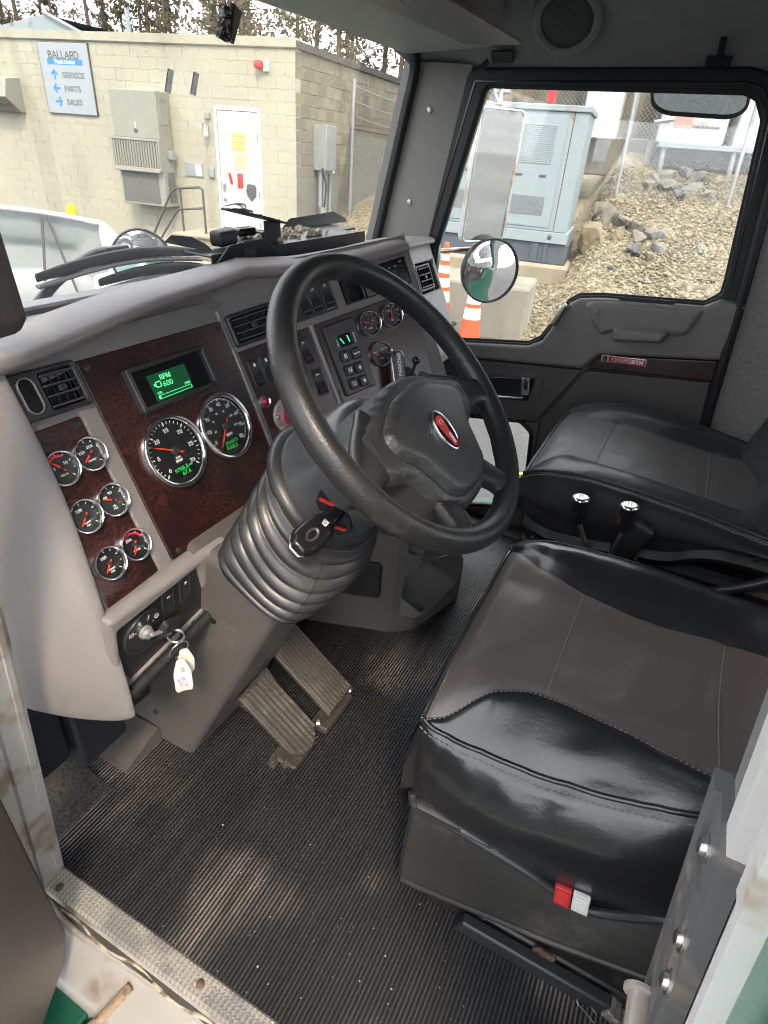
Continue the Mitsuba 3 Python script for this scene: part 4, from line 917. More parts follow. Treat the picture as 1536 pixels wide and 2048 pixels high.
# ------------------------------------------------------------------ centre console under the dash
cons = thing('lower_console', 'dark grey console under the dash with cup holder, hatch and open cubby', 'console')
fp = Polygon([(1.112, .985), (1.112, .752), (1.195, .515), (1.24, .462), (1.455, .400), (1.475, .43), (1.475, .985)]).buffer(-.02).buffer(.02)
def man(mesh):
    mesh = trimesh.Trimesh(mesh.vertices, mesh.faces, process=True); mesh.merge_vertices()
    if mesh.volume < 0: mesh.invert()
    return m3.Manifold(m3.Mesh(np.asarray(mesh.vertices, np.float32), np.asarray(mesh.faces, np.uint32)))
def manpoly(poly, d):
    from shapely.geometry.polygon import orient
    return m3.Manifold.extrude(m3.CrossSection([np.array(orient(poly).exterior.coords)[:-1]]), d)
B_ = manpoly(fp, .345)
dv = unit((.26, -.105, 0)); nv = V3(dv[1], -dv[0], 0); nv = nv if nv[1] < 0 else -nv
cub = Polygon([(-.035, .06), (-.03, .205), (.03, .232), (.215, .205), (.235, .15), (.20, .075), (.06, .030)]).buffer(-.012).buffer(.012)
co = V3(1.235, .468, 0)
cm = tf(to3d(manpoly(cub, .30)), frame(co + nv * .06, dv, Z, nv) @ frame((0, 0, -.30), X, Y, Z))
B_ = B_ - man(cm)
cup = m3.Manifold.cylinder(.3, .046, .048, 40).translate([1.25, .565, .27])
sl_ = man(bx(1.215, 1.25, .42, .58, .27, .40, .01)); B_ = B_ - cup - sl_
B_ = B_ ^ man(hull([(x, y, z) for x in (1.0, 1.6) for y, z in ((.35, -.01), (.35, .275), (.43, .30), (.60, .345), (1.0, .345), (1.0, -.01))]))
add('console_body', to3d(B_.refine_to_length(.03)), 'm_cover2', cons, sm=28)
mat('m_cover2', mott((0.11, 0.103, 0.10), 0.08), 0.45, spec=0.4)
add('cubby_floor', hull([(1.20, .93, .03), (1.46, .93, .03), (1.23, .48, .03), (1.45, .42, .03), (1.20, .93, .034), (1.46, .93, .034), (1.23, .48, .034), (1.45, .42, .034)]), 'm_navy', cons)
add('console_upper', hull([(x, y, z) for x in (1.10, 1.47) for y, z in ((.985, .34), (.985, .62), (.76, .60), (.66, .42), (.64, .345))]), 'm_cover2', cons)
add('cup_ring', mv(lathe([(.044, -.004), (.046, .004), (.051, .005), (.054, -.003)], 40), 1.25, .565, .338), 'm_satin', cons, sm=50)
add('cup_floor', mv(lathe([(0, .0), (.045, 0), (.047, .01)], 30), 1.25, .565, .265), 'm_navy', cons)
dl = unit((.083, -.237, 0)); nl = V3(dl[1], -dl[0], 0); nl = nl if nl[0] < 0 else -nl
FCl = frame(V3(1.112, .752, 0) + nl * .001, dl, Z, np.cross(dl, Z)) 
if FCl[:3, 2] @ nl < 0: FCl = frame(V3(1.112, .752, 0) + nl * .001, -dl, Z, nl); sgn = -1
else: sgn = 1
hat = rrect(*( (.066, .128, .212, .240) if sgn > 0 else (-.212, .128, -.066, .240)), .012)
add('hatch', tf(plate(hat, .006, .003), FCl), 'm_black', cons, sm=35, label='black hatch on the console side')
hk_ = cons + '__hatch'
add('hatch_latch', tf(mv(plate(rrect(sgn * .135 - .025, .222, sgn * .135 + .025, .238, .003), .003, .001), 0, 0, .006), FCl), 'm_satin', hk_)
add('hatch_frame', tf(plate(hat.buffer(.004).difference(hat.buffer(.0005)), .004, .001), FCl), 'm_navy', cons)
add('plug', tf(mv(lathe([(0, .002), (.012, .0025), (.014, 0)], 20), sgn * .05, .10, 0), FCl), 'm_black', cons, sm=40)
pp_ = thing('paper_slip', 'crumpled white paper slip stuffed into the cup holder', 'paper')
scene[pp_] = mikit.ply(grid([[(1.212 + .03 * u + .004 * math.sin(v * 9), .545 - .05 * u + .006 * math.sin(u * 7), .30 + .055 * v + .006 * math.sin(u * 11 + v * 5)) for u in np.linspace(0, 1, 8)] for v in np.linspace(0, 1, 8)]), 'm_tag', smooth=True)
cpn = thing('drink_can', 'dark can standing in the console cup holder', 'can')
scene[cpn] = mikit.ply(mv(lathe([(0, .002), (.022, .002), (.026, .0), (.031, .006), (.033, .015), (.033, .10), (.028, .112), (.026, .114), (.024, .110), (0, .110)], 36), 1.25, .565, .267), 'm_gloss', smooth=50)
# ================================================================== seats
def split(V, mask_fn, i0, i1):
    return grid(V[:, i0:i1 + 1])


def interp_rows(nodes, ys):
    """nodes: {y: [(x, z), ...]} -> rows at ys"""
    from scipy.interpolate import PchipInterpolator
    k = sorted(nodes); A = np.array([nodes[y] for y in k]); I = PchipInterpolator(k, A.reshape(len(k), -1))
    return I(np.asarray(ys)).reshape(len(ys), A.shape[1], 2)
    out = []
    for y in ys:
        r = np.array([[np.interp(y, k, A[:, j, c]) for c in (0, 1)] for j in range(A.shape[1])])
        out.append(r)
    return np.array(out)


def cushion(name, label, nodes, seams, front, mats, fold, cross):
    """nodes: cross-sections (x, z) at several y; seams: node indices (piping left, seam left, seam right, piping right)"""
    st_ = thing(name, label, 'seat')
    ys = np.concatenate([np.linspace(front, front - .10, 14)[:-1], np.linspace(front - .10, min(nodes), 40)])
    R = interp_rows(nodes, ys); nn = R.shape[1]; sub = 6
    P = []
    for y, r in zip(ys, R):
        s = smooth([(x, y, z) for x, z in r], sub); P.append(s)
    P = np.array(P)
    # round the front down and pull it in
    t = np.clip((ys - (front - .045)) / .045, 0, 1); 
    q = meshkit.fbm(P * [9, 9, 9], 3, 5) - .5
    rg = lambda f, sd: np.clip(1 - abs(2 * meshkit.fbm(P * f + sd, 2, sd) - 1) * 2.2, 0, 1) ** 2
    inner = np.zeros(P.shape[:2]); inner[:, seams[0] * sub + 2:seams[3] * sub - 1] = 1
    P[:, :, 2] -= fold * .30 * rg([6, 13, 6], 3) * inner * np.clip((ys[:, None] + .5) / .2, 0, 1); P[:, :, 0] += fold * .25 * rg([8, 16, 8], 11) * (1 - inner)
    P[:, :, 2] += fold * q; P[:, :, 0] += fold * .6 * (meshkit.fbm(P * [8, 8, 8] + 7, 3, 9) - .5)
    a, b, c, d = [k * sub for k in seams]
    for k, depth in ((b, .004), (c, .004)):
        for o, w in ((-1, .4), (0, 1), (1, .4)): P[:, k + o, 2] -= depth * w
    for yc in cross:
        w = np.exp(-((ys - yc) / .006) ** 2); P[:, b:c + 1, 2] -= .0035 * w[:, None]
    # front rows: skirt dropping from the piping edge
    F0 = P[0].copy(); rows = []
    ctr = F0.mean(0)
    for dz, dy in ((0, 0), (.25, .014), (.6, .020), (1.0, .008)):
        r = F0.copy(); low = P[0, 0, 2]
        r[:, 2] = F0[:, 2] * (1 - dz) + low * dz; r[:, 1] += dy; rows.append(r)
    fr = np.array(rows[::-1])
    A = np.concatenate([fr[:-1], P])
    add('side_cover', grid(A[:, :a + 1]), mats[0], st_, sm=True); add('side_cover', grid(A[:, d:]), mats[0], st_, sm=True)
    add('front_cover', grid(fr[:, a:d + 1]), mats[0], st_, sm=True)
    add('bolster', grid(P[:, a:b + 1]), mats[1], st_, sm=True); add('bolster', grid(P[:, c:d + 1]), mats[1], st_, sm=True)
    add('centre_panel', grid(P[:, b:c + 1]), mats[2], st_, sm=True)
    up_ = V3(0, 0, .0015)
    pip = np.concatenate([P[::-1, a], P[0, a:d + 1], P[:, d]]) + up_
    keep = [0] + [i for i in range(1, len(pip)) if np.linalg.norm(pip[i] - pip[i - 1]) > 1e-4]
    add('piping', tube(pip[keep], .0042, 8), mats[0], st_, sm=True)
    # stitches: short threads along the seams
    def stitches(path, step=.0075, off=V3(0, 0, .0012), r=.0009):
        L = np.r_[0, np.cumsum(np.linalg.norm(np.diff(path, axis=0), axis=1))]; ms = []
        for s0 in np.arange(.002, L[-1] - step, step):
            e = [V3(*[np.interp(s, L, path[:, k]) for k in range(3)]) + off for s in (s0, s0 + step * .62)]
            ms.append(tube(e, r, 4))
        return cat(*ms)
    sides = [stitches(P[:, b] + (-.004, 0, 0)), stitches(P[:, c] + (.004, 0, 0)), stitches(P[:, a] + (-.009, 0, -.006), .009, V3(-.0016, 0, .0006), .0012), stitches(P[0, a:d + 1] + (0, -.008, .003))]
    for yc in cross:
        i = int(np.argmin(abs(ys - yc))); sides.append(stitches(P[i, b:c + 1] + (0, .003, .002)))
    k = add('stitching', cat(*sides), 'm_thread', st_, sm=False); labels[k] = {'kind': 'stuff'}
    return st_, P, ys


nodes = {
    .192: [(0.640, 0.215), (0.597, 0.290), (0.592, 0.373), (0.597, 0.426), (0.604, 0.448), (0.606, 0.450), (0.608, 0.451), (0.700, 0.484), (0.810, 0.500), (0.920, 0.512), (1.020, 0.522), (1.022, 0.523), (1.026, 0.523), (1.030, 0.520), (1.045, 0.470), (1.050, 0.350), (1.040, 0.220)],
    .165: [(0.622, 0.215), (0.585, 0.288), (0.574, 0.367), (0.583, 0.420), (0.598, 0.442), (0.603, 0.447), (0.620, 0.457), (0.700, 0.500), (0.810, 0.516), (0.920, 0.526), (1.005, 0.534), (1.018, 0.540), (1.030, 0.542), (1.045, 0.532), (1.060, 0.470), (1.060, 0.350), (1.050, 0.220)],
    .10: [(0.612, 0.215), (0.577, 0.287), (0.561, 0.365), (0.575, 0.418), (0.597, 0.440), (0.635, 0.470), (0.676, 0.500), (0.740, 0.518), (0.810, 0.523), (0.900, 0.529), (0.970, 0.537), (0.995, 0.552), (1.022, 0.560), (1.048, 0.548), (1.068, 0.480), (1.070, 0.350), (1.060, 0.220)],
    .04: [(0.606, 0.213), (0.575, 0.287), (0.557, 0.368), (0.572, 0.421), (0.597, 0.443), (0.645, 0.480), (0.698, 0.507), (0.750, 0.516), (0.810, 0.518), (0.880, 0.522), (0.945, 0.534), (0.985, 0.556), (1.024, 0.566), (1.056, 0.550), (1.074, 0.480), (1.075, 0.350), (1.060, 0.220)],
    -.08: [(0.604, 0.205), (0.577, 0.289), (0.559, 0.391), (0.574, 0.444), (0.599, 0.466), (0.642, 0.496), (0.686, 0.514), (0.740, 0.512), (0.810, 0.512), (0.880, 0.516), (0.934, 0.530), (0.985, 0.558), (1.030, 0.566), (1.058, 0.550), (1.076, 0.480), (1.078, 0.350), (1.060, 0.220)],
    -.21: [(0.606, 0.250), (0.582, 0.332), (0.566, 0.430), (0.580, 0.483), (0.602, 0.505), (0.630, 0.522), (0.656, 0.528), (0.740, 0.516), (0.810, 0.514), (0.880, 0.518), (0.936, 0.534), (0.985, 0.558), (1.020, 0.562), (1.050, 0.545), (1.070, 0.480), (1.074, 0.350), (1.060, 0.220)],
    -.52: [(0.630, 0.300), (0.606, 0.377), (0.592, 0.465), (0.603, 0.518), (0.622, 0.540), (0.640, 0.548), (0.664, 0.548), (0.740, 0.530), (0.810, 0.526), (0.880, 0.530), (0.936, 0.545), (0.985, 0.562), (1.010, 0.565), (1.030, 0.550), (1.050, 0.480), (1.055, 0.370), (1.040, 0.270)]}
dseat, DP_, dys = cushion('driver_seat', 'driver seat with creased black side bolsters, brown centre and pale stitching', nodes, (4, 6, 10, 13), .192, ('m_leather', 'm_leather', 'm_brown'), .009, (.036, -.205))
# plastic trim rail along the lower edge, belt buttons, skirt and floor rail
rail = smooth([(.604, .190, .262), (.600, .178, .238), (.599, .12, .236), (.597, .05, .232), (.597, -.02, .224), (.597, -.06, .213), (.598, -.115, .204), (.600, -.16, .225), (.602, -.22, .272), (.606, -.30, .31)], 6)
add('trim_rail', tube(rail, .008, 10, ref=(0, 0, 1)), 'm_satin', dseat, sm=True)
sh_ = pillow(Polygon([(.185, .232), (.182, .252), (.12, .252), (.05, .247), (.01, .238), (-.0, .226), (.06, .228), (.14, .232)]), .006, dome(.008, .008), -.01)
add('handle_flap', tf(sh_, frame((.600, 0, 0), Y, Z, -X)), 'm_satin', dseat, sm=40)
for nm_, y, z, m_ in (('red_button', -.080, .224, 'm_redpaint'), ('white_button', -.107, .229, 'm_white')):
    F_ = frame((.593, y, z), unit((0, -1, .12)), unit((0, .12, 1)), -X)
    b_ = add(nm_, tf(plate(rrect(-.0125, -.0225, .0125, .0215, .002), .009, .002), F_), m_, dseat, sm=35)
    add('grip_line', tf(cat(*[mv(cbox(.019, .0016, .0016, .0004), 0, -.014 + i * .0055, .0095) for i in range(6)]), F_), m_, b_, sm=False)
    add('button_slot', tf(mv(plate(rrect(-.015, .0, .015, .030, .002), .004, .001), 0, 0, -.002), F_), 'm_navy', dseat)
mat('m_white', (0.72, 0.71, 0.68), 0.45)
mat('m_skirt', scuffed((0.03, 0.029, 0.028), (0.07, 0.066, 0.06), 9, .55, .8), lambda p, n, uv: 0.32 + 0.2 * fbm(p.x * 12, p.y * 12, p.z * 12, 2), spec=0.45, bump=leather_b, bscale=0.0016, eps=1e-3)
rows = []
for y in np.linspace(.180, -.42, 34):
    zr = float(np.interp(y, rail[::-1, 1], rail[::-1, 2])); zb = float(np.interp(y, [-.42, -.245, -.087, .156, .18], [.19, .163, .112, .052, .05]))
    w = .006 * (meshkit.fbm(np.array([y * 9, .2, .7]), 3) - .5)
    rows.append([(.604, y, zr), (.598 + w, y, zr - .02), (.586 + w * 1.5, y, (zr * .5 + zb * .5)), (.579 + w, y, zb + .012), (.574, y, zb + .004), (.576, y, zb - .006), (.586, y, zb - .01)])
rows = np.array(rows)
fr_ = [[(x + .012 * k, .180 + .012 * math.sin(k * 1.57) - (.0), z) for x, y, z in rows[0]] for k in (0, .5, 1)]
add('skirt', grid(np.concatenate([np.array([[(1.05, .17, z) for x, y, z in rows[0]]]), np.array(fr_[::-1]), rows])), 'm_skirt', dseat, sm=50)
add('skirt_bead', tube([(.574, y, float(np.interp(y, [-.42, -.245, -.087, .156, .18], [.19, .163, .112, .052, .05]))) for y in np.linspace(.178, -.42, 24)], .006, 8), 'm_skirt', dseat, sm=True)
add('seat_box', hull([(x, y, z) for x in (.606, 1.04) for y, z in ((.15, .03), (-.5, .03), (.15, .30), (-.5, .36))]), 'm_navy', dseat)
add('floor_rail', cat(bx(.590, .625, -.48, .135, .0, .045, .004), bx(.596, .604, -.48, .13, .04, .12, .002)), 'm_railblack', dseat)
mat('m_railblack', scuffed((0.014, 0.013, 0.013), (0.10, 0.065, 0.045), 26, .6, .75), 0.4)
add('rail_foot', tf(plate(Polygon([(.062, 0), (.05, .028), (-.20, .030), (-.215, .0)]).buffer(.004), .02, .006), frame((.585, 0, .004), Y, Z, -X)), 'm_satin', dseat, sm=40)
add('rail_latch', cat(mv(rot(tube([(0, 0, 0), (0, .018, .006), (0, .026, -.004)], .005, 8), 0, X), .586, -.098, .045), mv(rbox(.012, .03, .016, .004), .590, -.094, .038)), 'm_rust', dseat, sm=True)
# driver backrest (mostly outside the picture)
bk = Polygon(smooth([(.60, .52), (.585, .75), (.60, 1.05), (.68, 1.17), (.81, 1.20), (.94, 1.17), (1.02, 1.05), (1.035, .75), (1.02, .52)], 6))
add('backrest', tf(pillow(bk, .03, lambda x, y, d: dome(.10, .10)(x, y, d) - .035 * np.exp(-((x - .81) / .14) ** 2), -.04), frame((0, -.64, 0), X, V3(0, -.2, .98), -V3(0, -.98, -.2))), 'm_leather', dseat, sm=50)
# ------------------------------------------------------------------ passenger seat
xc = 1.53
def pn(w, zl, zc, zb, bol):
    l = [(xc - w + .025, zb), (xc - w + .008, zb + .05), (xc - w - .008, (zb + zl) / 2), (xc - w - .006, zl - .03), (xc - w, zl), (xc - w * .78, zl + bol * .6), (xc - w * .55, zc), (xc - w * .25, zc + .002)]
    return l + [(xc, zc + .003)] + [(2 * xc - x, z) for x, z in l[::-1]]
pnodes = {.250: pn(.235, .555, .562, .445, .0), .225: pn(.248, .575, .580, .44, .006), .17: pn(.258, .594, .596, .425, .014), .09: pn(.262, .604, .594, .42, .016), -.10: pn(.262, .592, .578, .45, .014), -.30: pn(.258, .566, .566, .50, .010), -.45: pn(.25, .565, .56, .50, .005)}
for k_, r_ in pnodes.items():
    if k_ >= .225:
        for j_ in (5, 6): r_[j_] = (r_[4][0] + .012 * (j_ - 4) + (0 if k_ > .23 else .02 * (j_ - 4)), r_[4][1] + .002)
        for j_ in (10, 11): r_[j_] = (2 * xc - r_[16 - j_][0], r_[16 - j_][1])
pseat, PP_, pys = cushion('passenger_seat', 'dark grey leather passenger seat by the far door', pnodes, (4, 6, 10, 12), .250, ('m_pleather', 'm_pleather', 'm_pgrey'), .005, (.10, -.14))
sp = smooth([(.226, .447), (.19, .43), (.15, .424), (.06, .432), (-.03, .446), (-.10, .458), (-.20, .50), (-.45, .50)], 4)
low = [[(1.285, y, z + .01), (1.272, y, z - .006), (1.29, y, z - .028), (1.36, y, z - .05)] for y, z in sp]
add('under_cover', grid(np.array(low)), 'm_pleather', pseat, sm=50)
add('under_cover', grid(np.array([[(2 * xc - x, y, z) for x, y, z in r] for r in low])[:, ::-1]), 'm_pleather', pseat, sm=50)
add('pedestal', cat(bx(1.31, 1.78, -.50, .16, .02, .43, .02), bx(1.27, 1.30, -.45, .20, .375, .405, .008)), 'm_navy', pseat)
add('seat_bar', tube(smooth([(1.27, .22, .40), (1.262, .10, .385), (1.262, -.15, .40), (1.262, -.24, .44), (1.27, -.32, .50)], 5), .011, 10), 'm_satin', pseat, sm=True)
bo = [(1.285, .50), (1.270, .62), (1.275, .80), (1.31, 1.02), (1.40, 1.13), (1.53, 1.16), (1.66, 1.13), (1.75, 1.02), (1.785, .80), (1.79, .62), (1.775, .50)]
pbk = Polygon(smooth(bo, 6))
def pbt(x, y, d): return dome(.10, .085)(x, y, d) - .045 * np.exp(-((x - xc) / .13) ** 2) + .006 * np.exp(-((abs(x - xc) - .17) / .03) ** 2)
FB = frame((0, -.33, 0), X, V3(0, -.26, .965), V3(0, .965, .26)); FB[:3, 3] = V3(0, -.155, 0)
bkk = add('backrest', tf(pillow(pbk, .022, pbt, -.05), FB), 'm_pleather', pseat, sm=50)
out_ = [V3(*(FB @ np.array([x, y, .030, 1]))[:3]) for x, y in np.array(pbk.buffer(-.0005).exterior.coords)[::2]]
add('back_piping', tube(out_[:-1], .0045, 7, True), 'm_pleather', bkk, sm=True)
# seat belt buckle and two chrome topped control levers between the seats
lv_spots = (((1.20, .066, .47), (1.20, .080, .50), (1.20, .097, .522), 'nearer the steering wheel'), ((1.20, .012, .465), (1.20, .008, .485), (1.20, .0, .535), 'beside the red buckle'))
for (p0_, p1_, p2_, wh), tilt in zip(lv_spots, (8, 6)):
    lk = thing('control_lever', f'black knob with chrome cap on a bent rod between the seats, {wh}', 'lever', 'chrome capped levers between the seats')
    p0_, p1_, p2_ = V3(*p0_), V3(*p1_), V3(*p2_)
    add('rod', tube(smooth([p0_ - V3(-.05, .02, .44), p0_ - V3(0, .0, .06), p0_, p1_, p2_ + V3(0, 0, .012)], 5), .0058, 8), 'm_steel', lk, sm=True)
    d_ = unit(V3(.0, .08, 1)); Fq = frame(p2_, X, np.cross(d_, X), d_)
    add('knob', tf(lathe([(0, 0), (.009, .0), (.0115, .003), (.014, .030), (.0165, .056), (.0165, .060), (0, .060)], 28), Fq), 'm_gloss', lk, sm=40)
    add('cap', tf(lathe([(.0165, .057), (.0195, .059), (.020, .062), (.017, .0655), (.0145, .066)], 32), Fq), 'm_chrome', lk, sm=50)
    add('cap_face', tf(lathe([(0, .066), (.0148, .0655)], 28), Fq), 'm_brightalu', lk, sm=50)
    add('cap_print', tf(cat(mv(extr(box(-.007, -.0006, .007, .0006), .0005), 0, .003, .0661), mv(extr(box(-.005, -.0005, .005, .0005), .0005), 0, -.003, .0661)), Fq), 'm_satin', lk, sm=False)
bk_ = thing('seat_belt_buckle', 'black seat belt buckle with red button behind the rear lever', 'buckle')
add('buckle_body', mv(rot(rbox(.03, .05, .10, .010), 22, X), 1.235, -.020, .50), 'm_black', bk_, sm=40)
add('red_button', mv(rot(rbox(.018, .016, .020, .003), 22, X), 1.228, .008, .548), 'm_redpaint', bk_, sm=40)
add('stalk', tube([(1.236, -.035, .46), (1.25, -.09, .36), (1.26, -.11, .1)], .014, 8, flat=.5), 'm_black', bk_, sm=True)
# metal clip and buckle end lying at the driver seat base
cl = thing('wire_clip', 'thin bent wire loop standing on the mat by the seat rail', 'wire')
scene[cl] = mikit.ply(tube(smooth([(.548, -.190, .004), (.553, -.172, .012), (.556, -.158, .018), (.565, -.158, .018), (.568, -.172, .012), (.562, -.192, .004)], 6), .0013, 6), 'm_steel', smooth=True)
bt_ = thing('belt_anchor', 'bright metal anchor clip at the bottom edge below the driver seat', 'clip')
add('plate', cat(bx(.560, .600, -.225, -.205, .006, .022, .003), mv(rot(rbox(.03, .014, .022, .003), 20, X), .575, -.205, .02)), 'm_brightalu', bt_)
add('webbing', bx(.568, .60, -.30, -.225, .003, .008, .001), 'm_cloth', bt_)
# ================================================================== passenger door
door = thing('passenger_door', 'grey and dark trimmed passenger door with large window and wood insert', 'door')
FDO = frame((1.95, 0, 0), -Y, Z, -X)
dpl = lambda pts: Polygon([(-y, z) for y, z in pts])
def rnd(p, r): return p.buffer(-r).buffer(2 * r).buffer(-r)
glass = rnd(dpl([(.700, 1.359), (.800, .93), (.800, .655), (.687, .655), (.446, .688), (.412, .713), (.381, .77), (.349, .835), (.324, .855), (.253, .866), (-.014, .886), (-.048, .915), (-.047, .95), (-.009, 1.31), (.018, 1.352), (.049, 1.363)]), .022)
outer = rnd(dpl([(.752, 1.392), (.852, .95), (.90, .60), (.90, -.0), (-.155, -.0), (-.085, .95), (-.045, 1.34), (.0, 1.395), (.05, 1.406)]), .03)
vista = rnd(dpl([(.655, .385), (.425, .418), (.385, .39), (.362, .13), (.39, .10), (.60, .045), (.69, .06)]), .02)
add('door_shell', tf(mv(extr(outer.buffer(-.004).difference(glass.buffer(.012)).difference(vista.buffer(.012)), .05), 0, 0, -.06), FDO), 'm_green', door)
win_band = outer.buffer(.006).difference(glass).intersection(box(-1, .60, 1, 2))
fr_top = win_band.difference(rnd(dpl([(.92, .30), (.92, .655), (.687, .648), (.446, .680), (.40, .71), (.37, .77), (.338, .835), (.31, .847), (.253, .855), (-.014, .873), (-.10, .905), (-.2, .905), (-.2, .30)]), .004))
add('door_backing', tf(mv(extr(outer.buffer(-.012).difference(glass.buffer(.010)).difference(vista.buffer(.010)), .008), 0, 0, -.009), FDO), 'm_doordark', door, sm=False)
add('window_frame', tf(plate(fr_top, .016, .006, 3), FDO), 'm_navy', door, sm=40)
add('window_rubber', tf(mv(plate(glass.buffer(.008).difference(glass.buffer(-.006)), .008, .003), 0, 0, .0), FDO), 'm_rubber', door, sm=40)
def sheet(poly, F, key, m, parent, z=0):
    q = trimesh.creation.triangulate_polygon(poly, engine='earcut'); return add(key, tf(mv(trimesh.Trimesh(np.column_stack([q[0], np.zeros(len(q[0]))]), q[1]), 0, 0, z), F), m, parent, sm=False)
sheet(glass.buffer(.004), FDO, 'window_glass', 'm_glass', door, -.012)
add('frame_groove', tf(mv(plate(outer.buffer(-.022).difference(outer.buffer(-.028)).intersection(box(-1, .93, 1, 2)), .003, .001), 0, 0, .0155), FDO), 'm_gloss', door, sm=40)
up_pts = [(.90, .575), (.637, .606), (.263, .645), (.222, .698), (-.100, .744), (-.115, .90), (-.05, .903), (-.014, .880), (.253, .860), (.318, .849), (.343, .832), (.374, .768), (.404, .707), (.446, .682), (.687, .649), (.90, .640)]
upper = rnd(dpl(up_pts), .006)
add('upper_panel', tf(plate(upper, .030, .012, 4), FDO), 'm_doorgrey', door, sm=40)
fd_ = dpl([(.90, .570), (.637, .600), (.262, .639), (.365, .448), (.42, .43), (.66, .40), (.90, .38)])
add('front_panel', tf(plate(rnd(fd_, .004), .018, .005, 3), FDO), 'm_doordark', door, sm=40)
rr_ = dpl([(.252, .640), (-.098, .676), (-.155, .02), (.34, .02), (.355, .44)])
add('rear_panel', tf(plate(rnd(rr_, .004), .014, .005, 3), FDO), 'm_doordark', door, sm=40)
add('lower_panel', tf(plate(dpl([(.90, .375), (.66, .392), (.42, .422), (.36, .435), (.345, .02), (.90, .02)]).difference(vista), .012, .004, 2), FDO), 'm_doordark', door, sm=40)
wd = rnd(dpl([(.252, .648), (.217, .697), (-.096, .742), (-.100, .683)]), .004)
wdk = add('wood_insert', tf(plate(wd, .022, .004, 3), FDO), 'm_burl', door, sm=40)
FBd = at(FDO, -.148, .694, .022, 4.0)
bd = add('name_badge', tf(plate(rrect(-.068, -.0105, .062, .0105, .002), .003, .001), FBd), 'm_chrome', door, sm=35, label='red and chrome KENWORTH name badge')
add('badge_field', tf(mv(extr(rrect(-.045, -.0092, .0605, .0092, .0015), .0008), 0, 0, .003), FBd), 'm_redlens', bd)
add('badge_letters', tf(mv(text('KENWORTH', .0115, .0012, True), .0075, 0, .0038), FBd), 'm_chrome', bd, sm=False)
add('badge_crest', tf(cat(mv(extr(rrect(-.006, -.008, .006, .008, .002), .0012), -.056, 0, .0032), mv(extr(box(-.003, -.007, .003, .002), .0008), -.056, 0, .0044)), FBd), 'm_satin', bd)
# grab recess with raised pull
gp = rnd(dpl([(.300, .842), (.285, .80), (.232, .756), (.205, .770), (.06, .795), (.03, .788), (.0, .80), (-.022, .872), (.10, .868), (.26, .852)]), .012)
add('pull_pad', tf(mv(pillow(gp, .008, dome(.010, .010), -.004), 0, 0, .030), FDO), 'm_doorgrey', door, sm=40)
pl_ = rnd(dpl([(.205, .792), (.195, .748), (.060, .766), (.045, .806)]), .010)
add('pull_cup', tf(mv(pillow(pl_, .006, dome(.030, .012), -.004), 0, 0, .036), FDO), 'm_doorgrey', door, sm=40)
for y, z in ((.258, .822), (.008, .838)): add('pull_plug', tf(mv(lathe([(0, .001), (.007, .001), (.0085, .0), (.009, -.002)], 18), -y, z, .041), FDO), 'm_doorgrey', door, sm=40)
add('top_groove', tf(mv(pillow(rnd(dpl([(.215, .872), (.205, .862), (.06, .873), (.055, .884)]), .004), .006, lambda x, y, d: 0 * x, -.002), 0, 0, .036), FDO), 'm_navy', door, sm=False)
add('mirror_switch', tf(mv(rot(rbox(.018, .075, .022, .008), -24, Z), -.365, .795, .036), FDO), 'm_steel', door, sm=40)
# inner release handle
rc = rnd(dpl([(.585, .566), (.374, .606), (.372, .52), (.425, .47), (.585, .455)]), .012)
add('handle_plate', tf(mv(plate(rc, .004, .002), 0, 0, .017), FDO), 'm_doordark', door, sm=35)
ho = rnd(dpl([(.565, .555), (.40, .585), (.41, .505), (.56, .485)]), .006)
hn = add('release_handle', tf(mv(plate(ho.difference(ho.buffer(-.006)), .008, .003), 0, 0, .019), FDO), 'm_gloss', door, sm=35)
add('handle_pocket', tf(mv(extr(ho, .002), 0, 0, .0195), FDO), 'm_navy', hn)
add('pull_paddle', tf(cat(mv(rot(rbox(.030, .060, .012, .005), 8, Z), -.425, .555, .032), mv(rot(rbox(.10, .008, .010, .003), 9, Z), -.475, .505, .030)), FDO), 'm_chrome', hn, sm=40)
add('paddle_hole', tf(mv(rot(rbox(.012, .028, .003, .001), 8, Z), -.423, .560, .0385), FDO), 'm_navy', hn, sm=40)
# lower vista window
add('vista_seal', tf(plate(vista.buffer(.014).difference(vista), .018, .006, 3), FDO), 'm_navy', door, sm=40)
sheet(vista.buffer(.004), FDO, 'vista_glass', 'm_glass', door, -.005)
gt = add('glass_print', tf(mv(cat(mv(text('PACCAR', .0085, .0003, True), 0, .012, 0), mv(text('TEMPERED', .004, .0003), 0, .002, 0), mv(text('AS2 M118', .003, .0003), 0, -.004, 0), mv(text('DOT 23', .003, .0003), 0, -.009, 0)), .0, .925, -.0115), FDO), 'm_satin', door, sm=False)
# ================================================================== the open driver door
# hinge side close to the jamb
dd = thing('driver_door', 'brown lined driver door standing open at the left edge', 'door')
hin = V3(.208, .690, 0); ddv = unit((-.87, -.49, 0)); ddn = V3(-ddv[1], ddv[0], 0); ddn = ddn if ddn[1] < 0 else -ddn
FDD = frame(hin, ddv, Z, np.cross(ddv, Z))
pts = [(.0, .02), (.03, -.03), (.85, -.06), (.85, .86), (.02, .80)]
pm = plate(rnd(Polygon(pts), .02), .05, .012, 3)
F2 = FDD if FDD[:3, 2] @ ddn > 0 else frame(hin, ddv, Z, ddn)
add('door_lining', tf(pm, F2), 'm_doorbrown', dd, sm=40)
add('map_pocket', tf(mv(pillow(rnd(Polygon([(.16, .04), (.70, .02), (.70, .36), (.40, .33), (.22, .16)]), .02), .02, dome(.035, .05), 0), 0, 0, .045), F2), 'm_doorbrown', dd, sm=50)
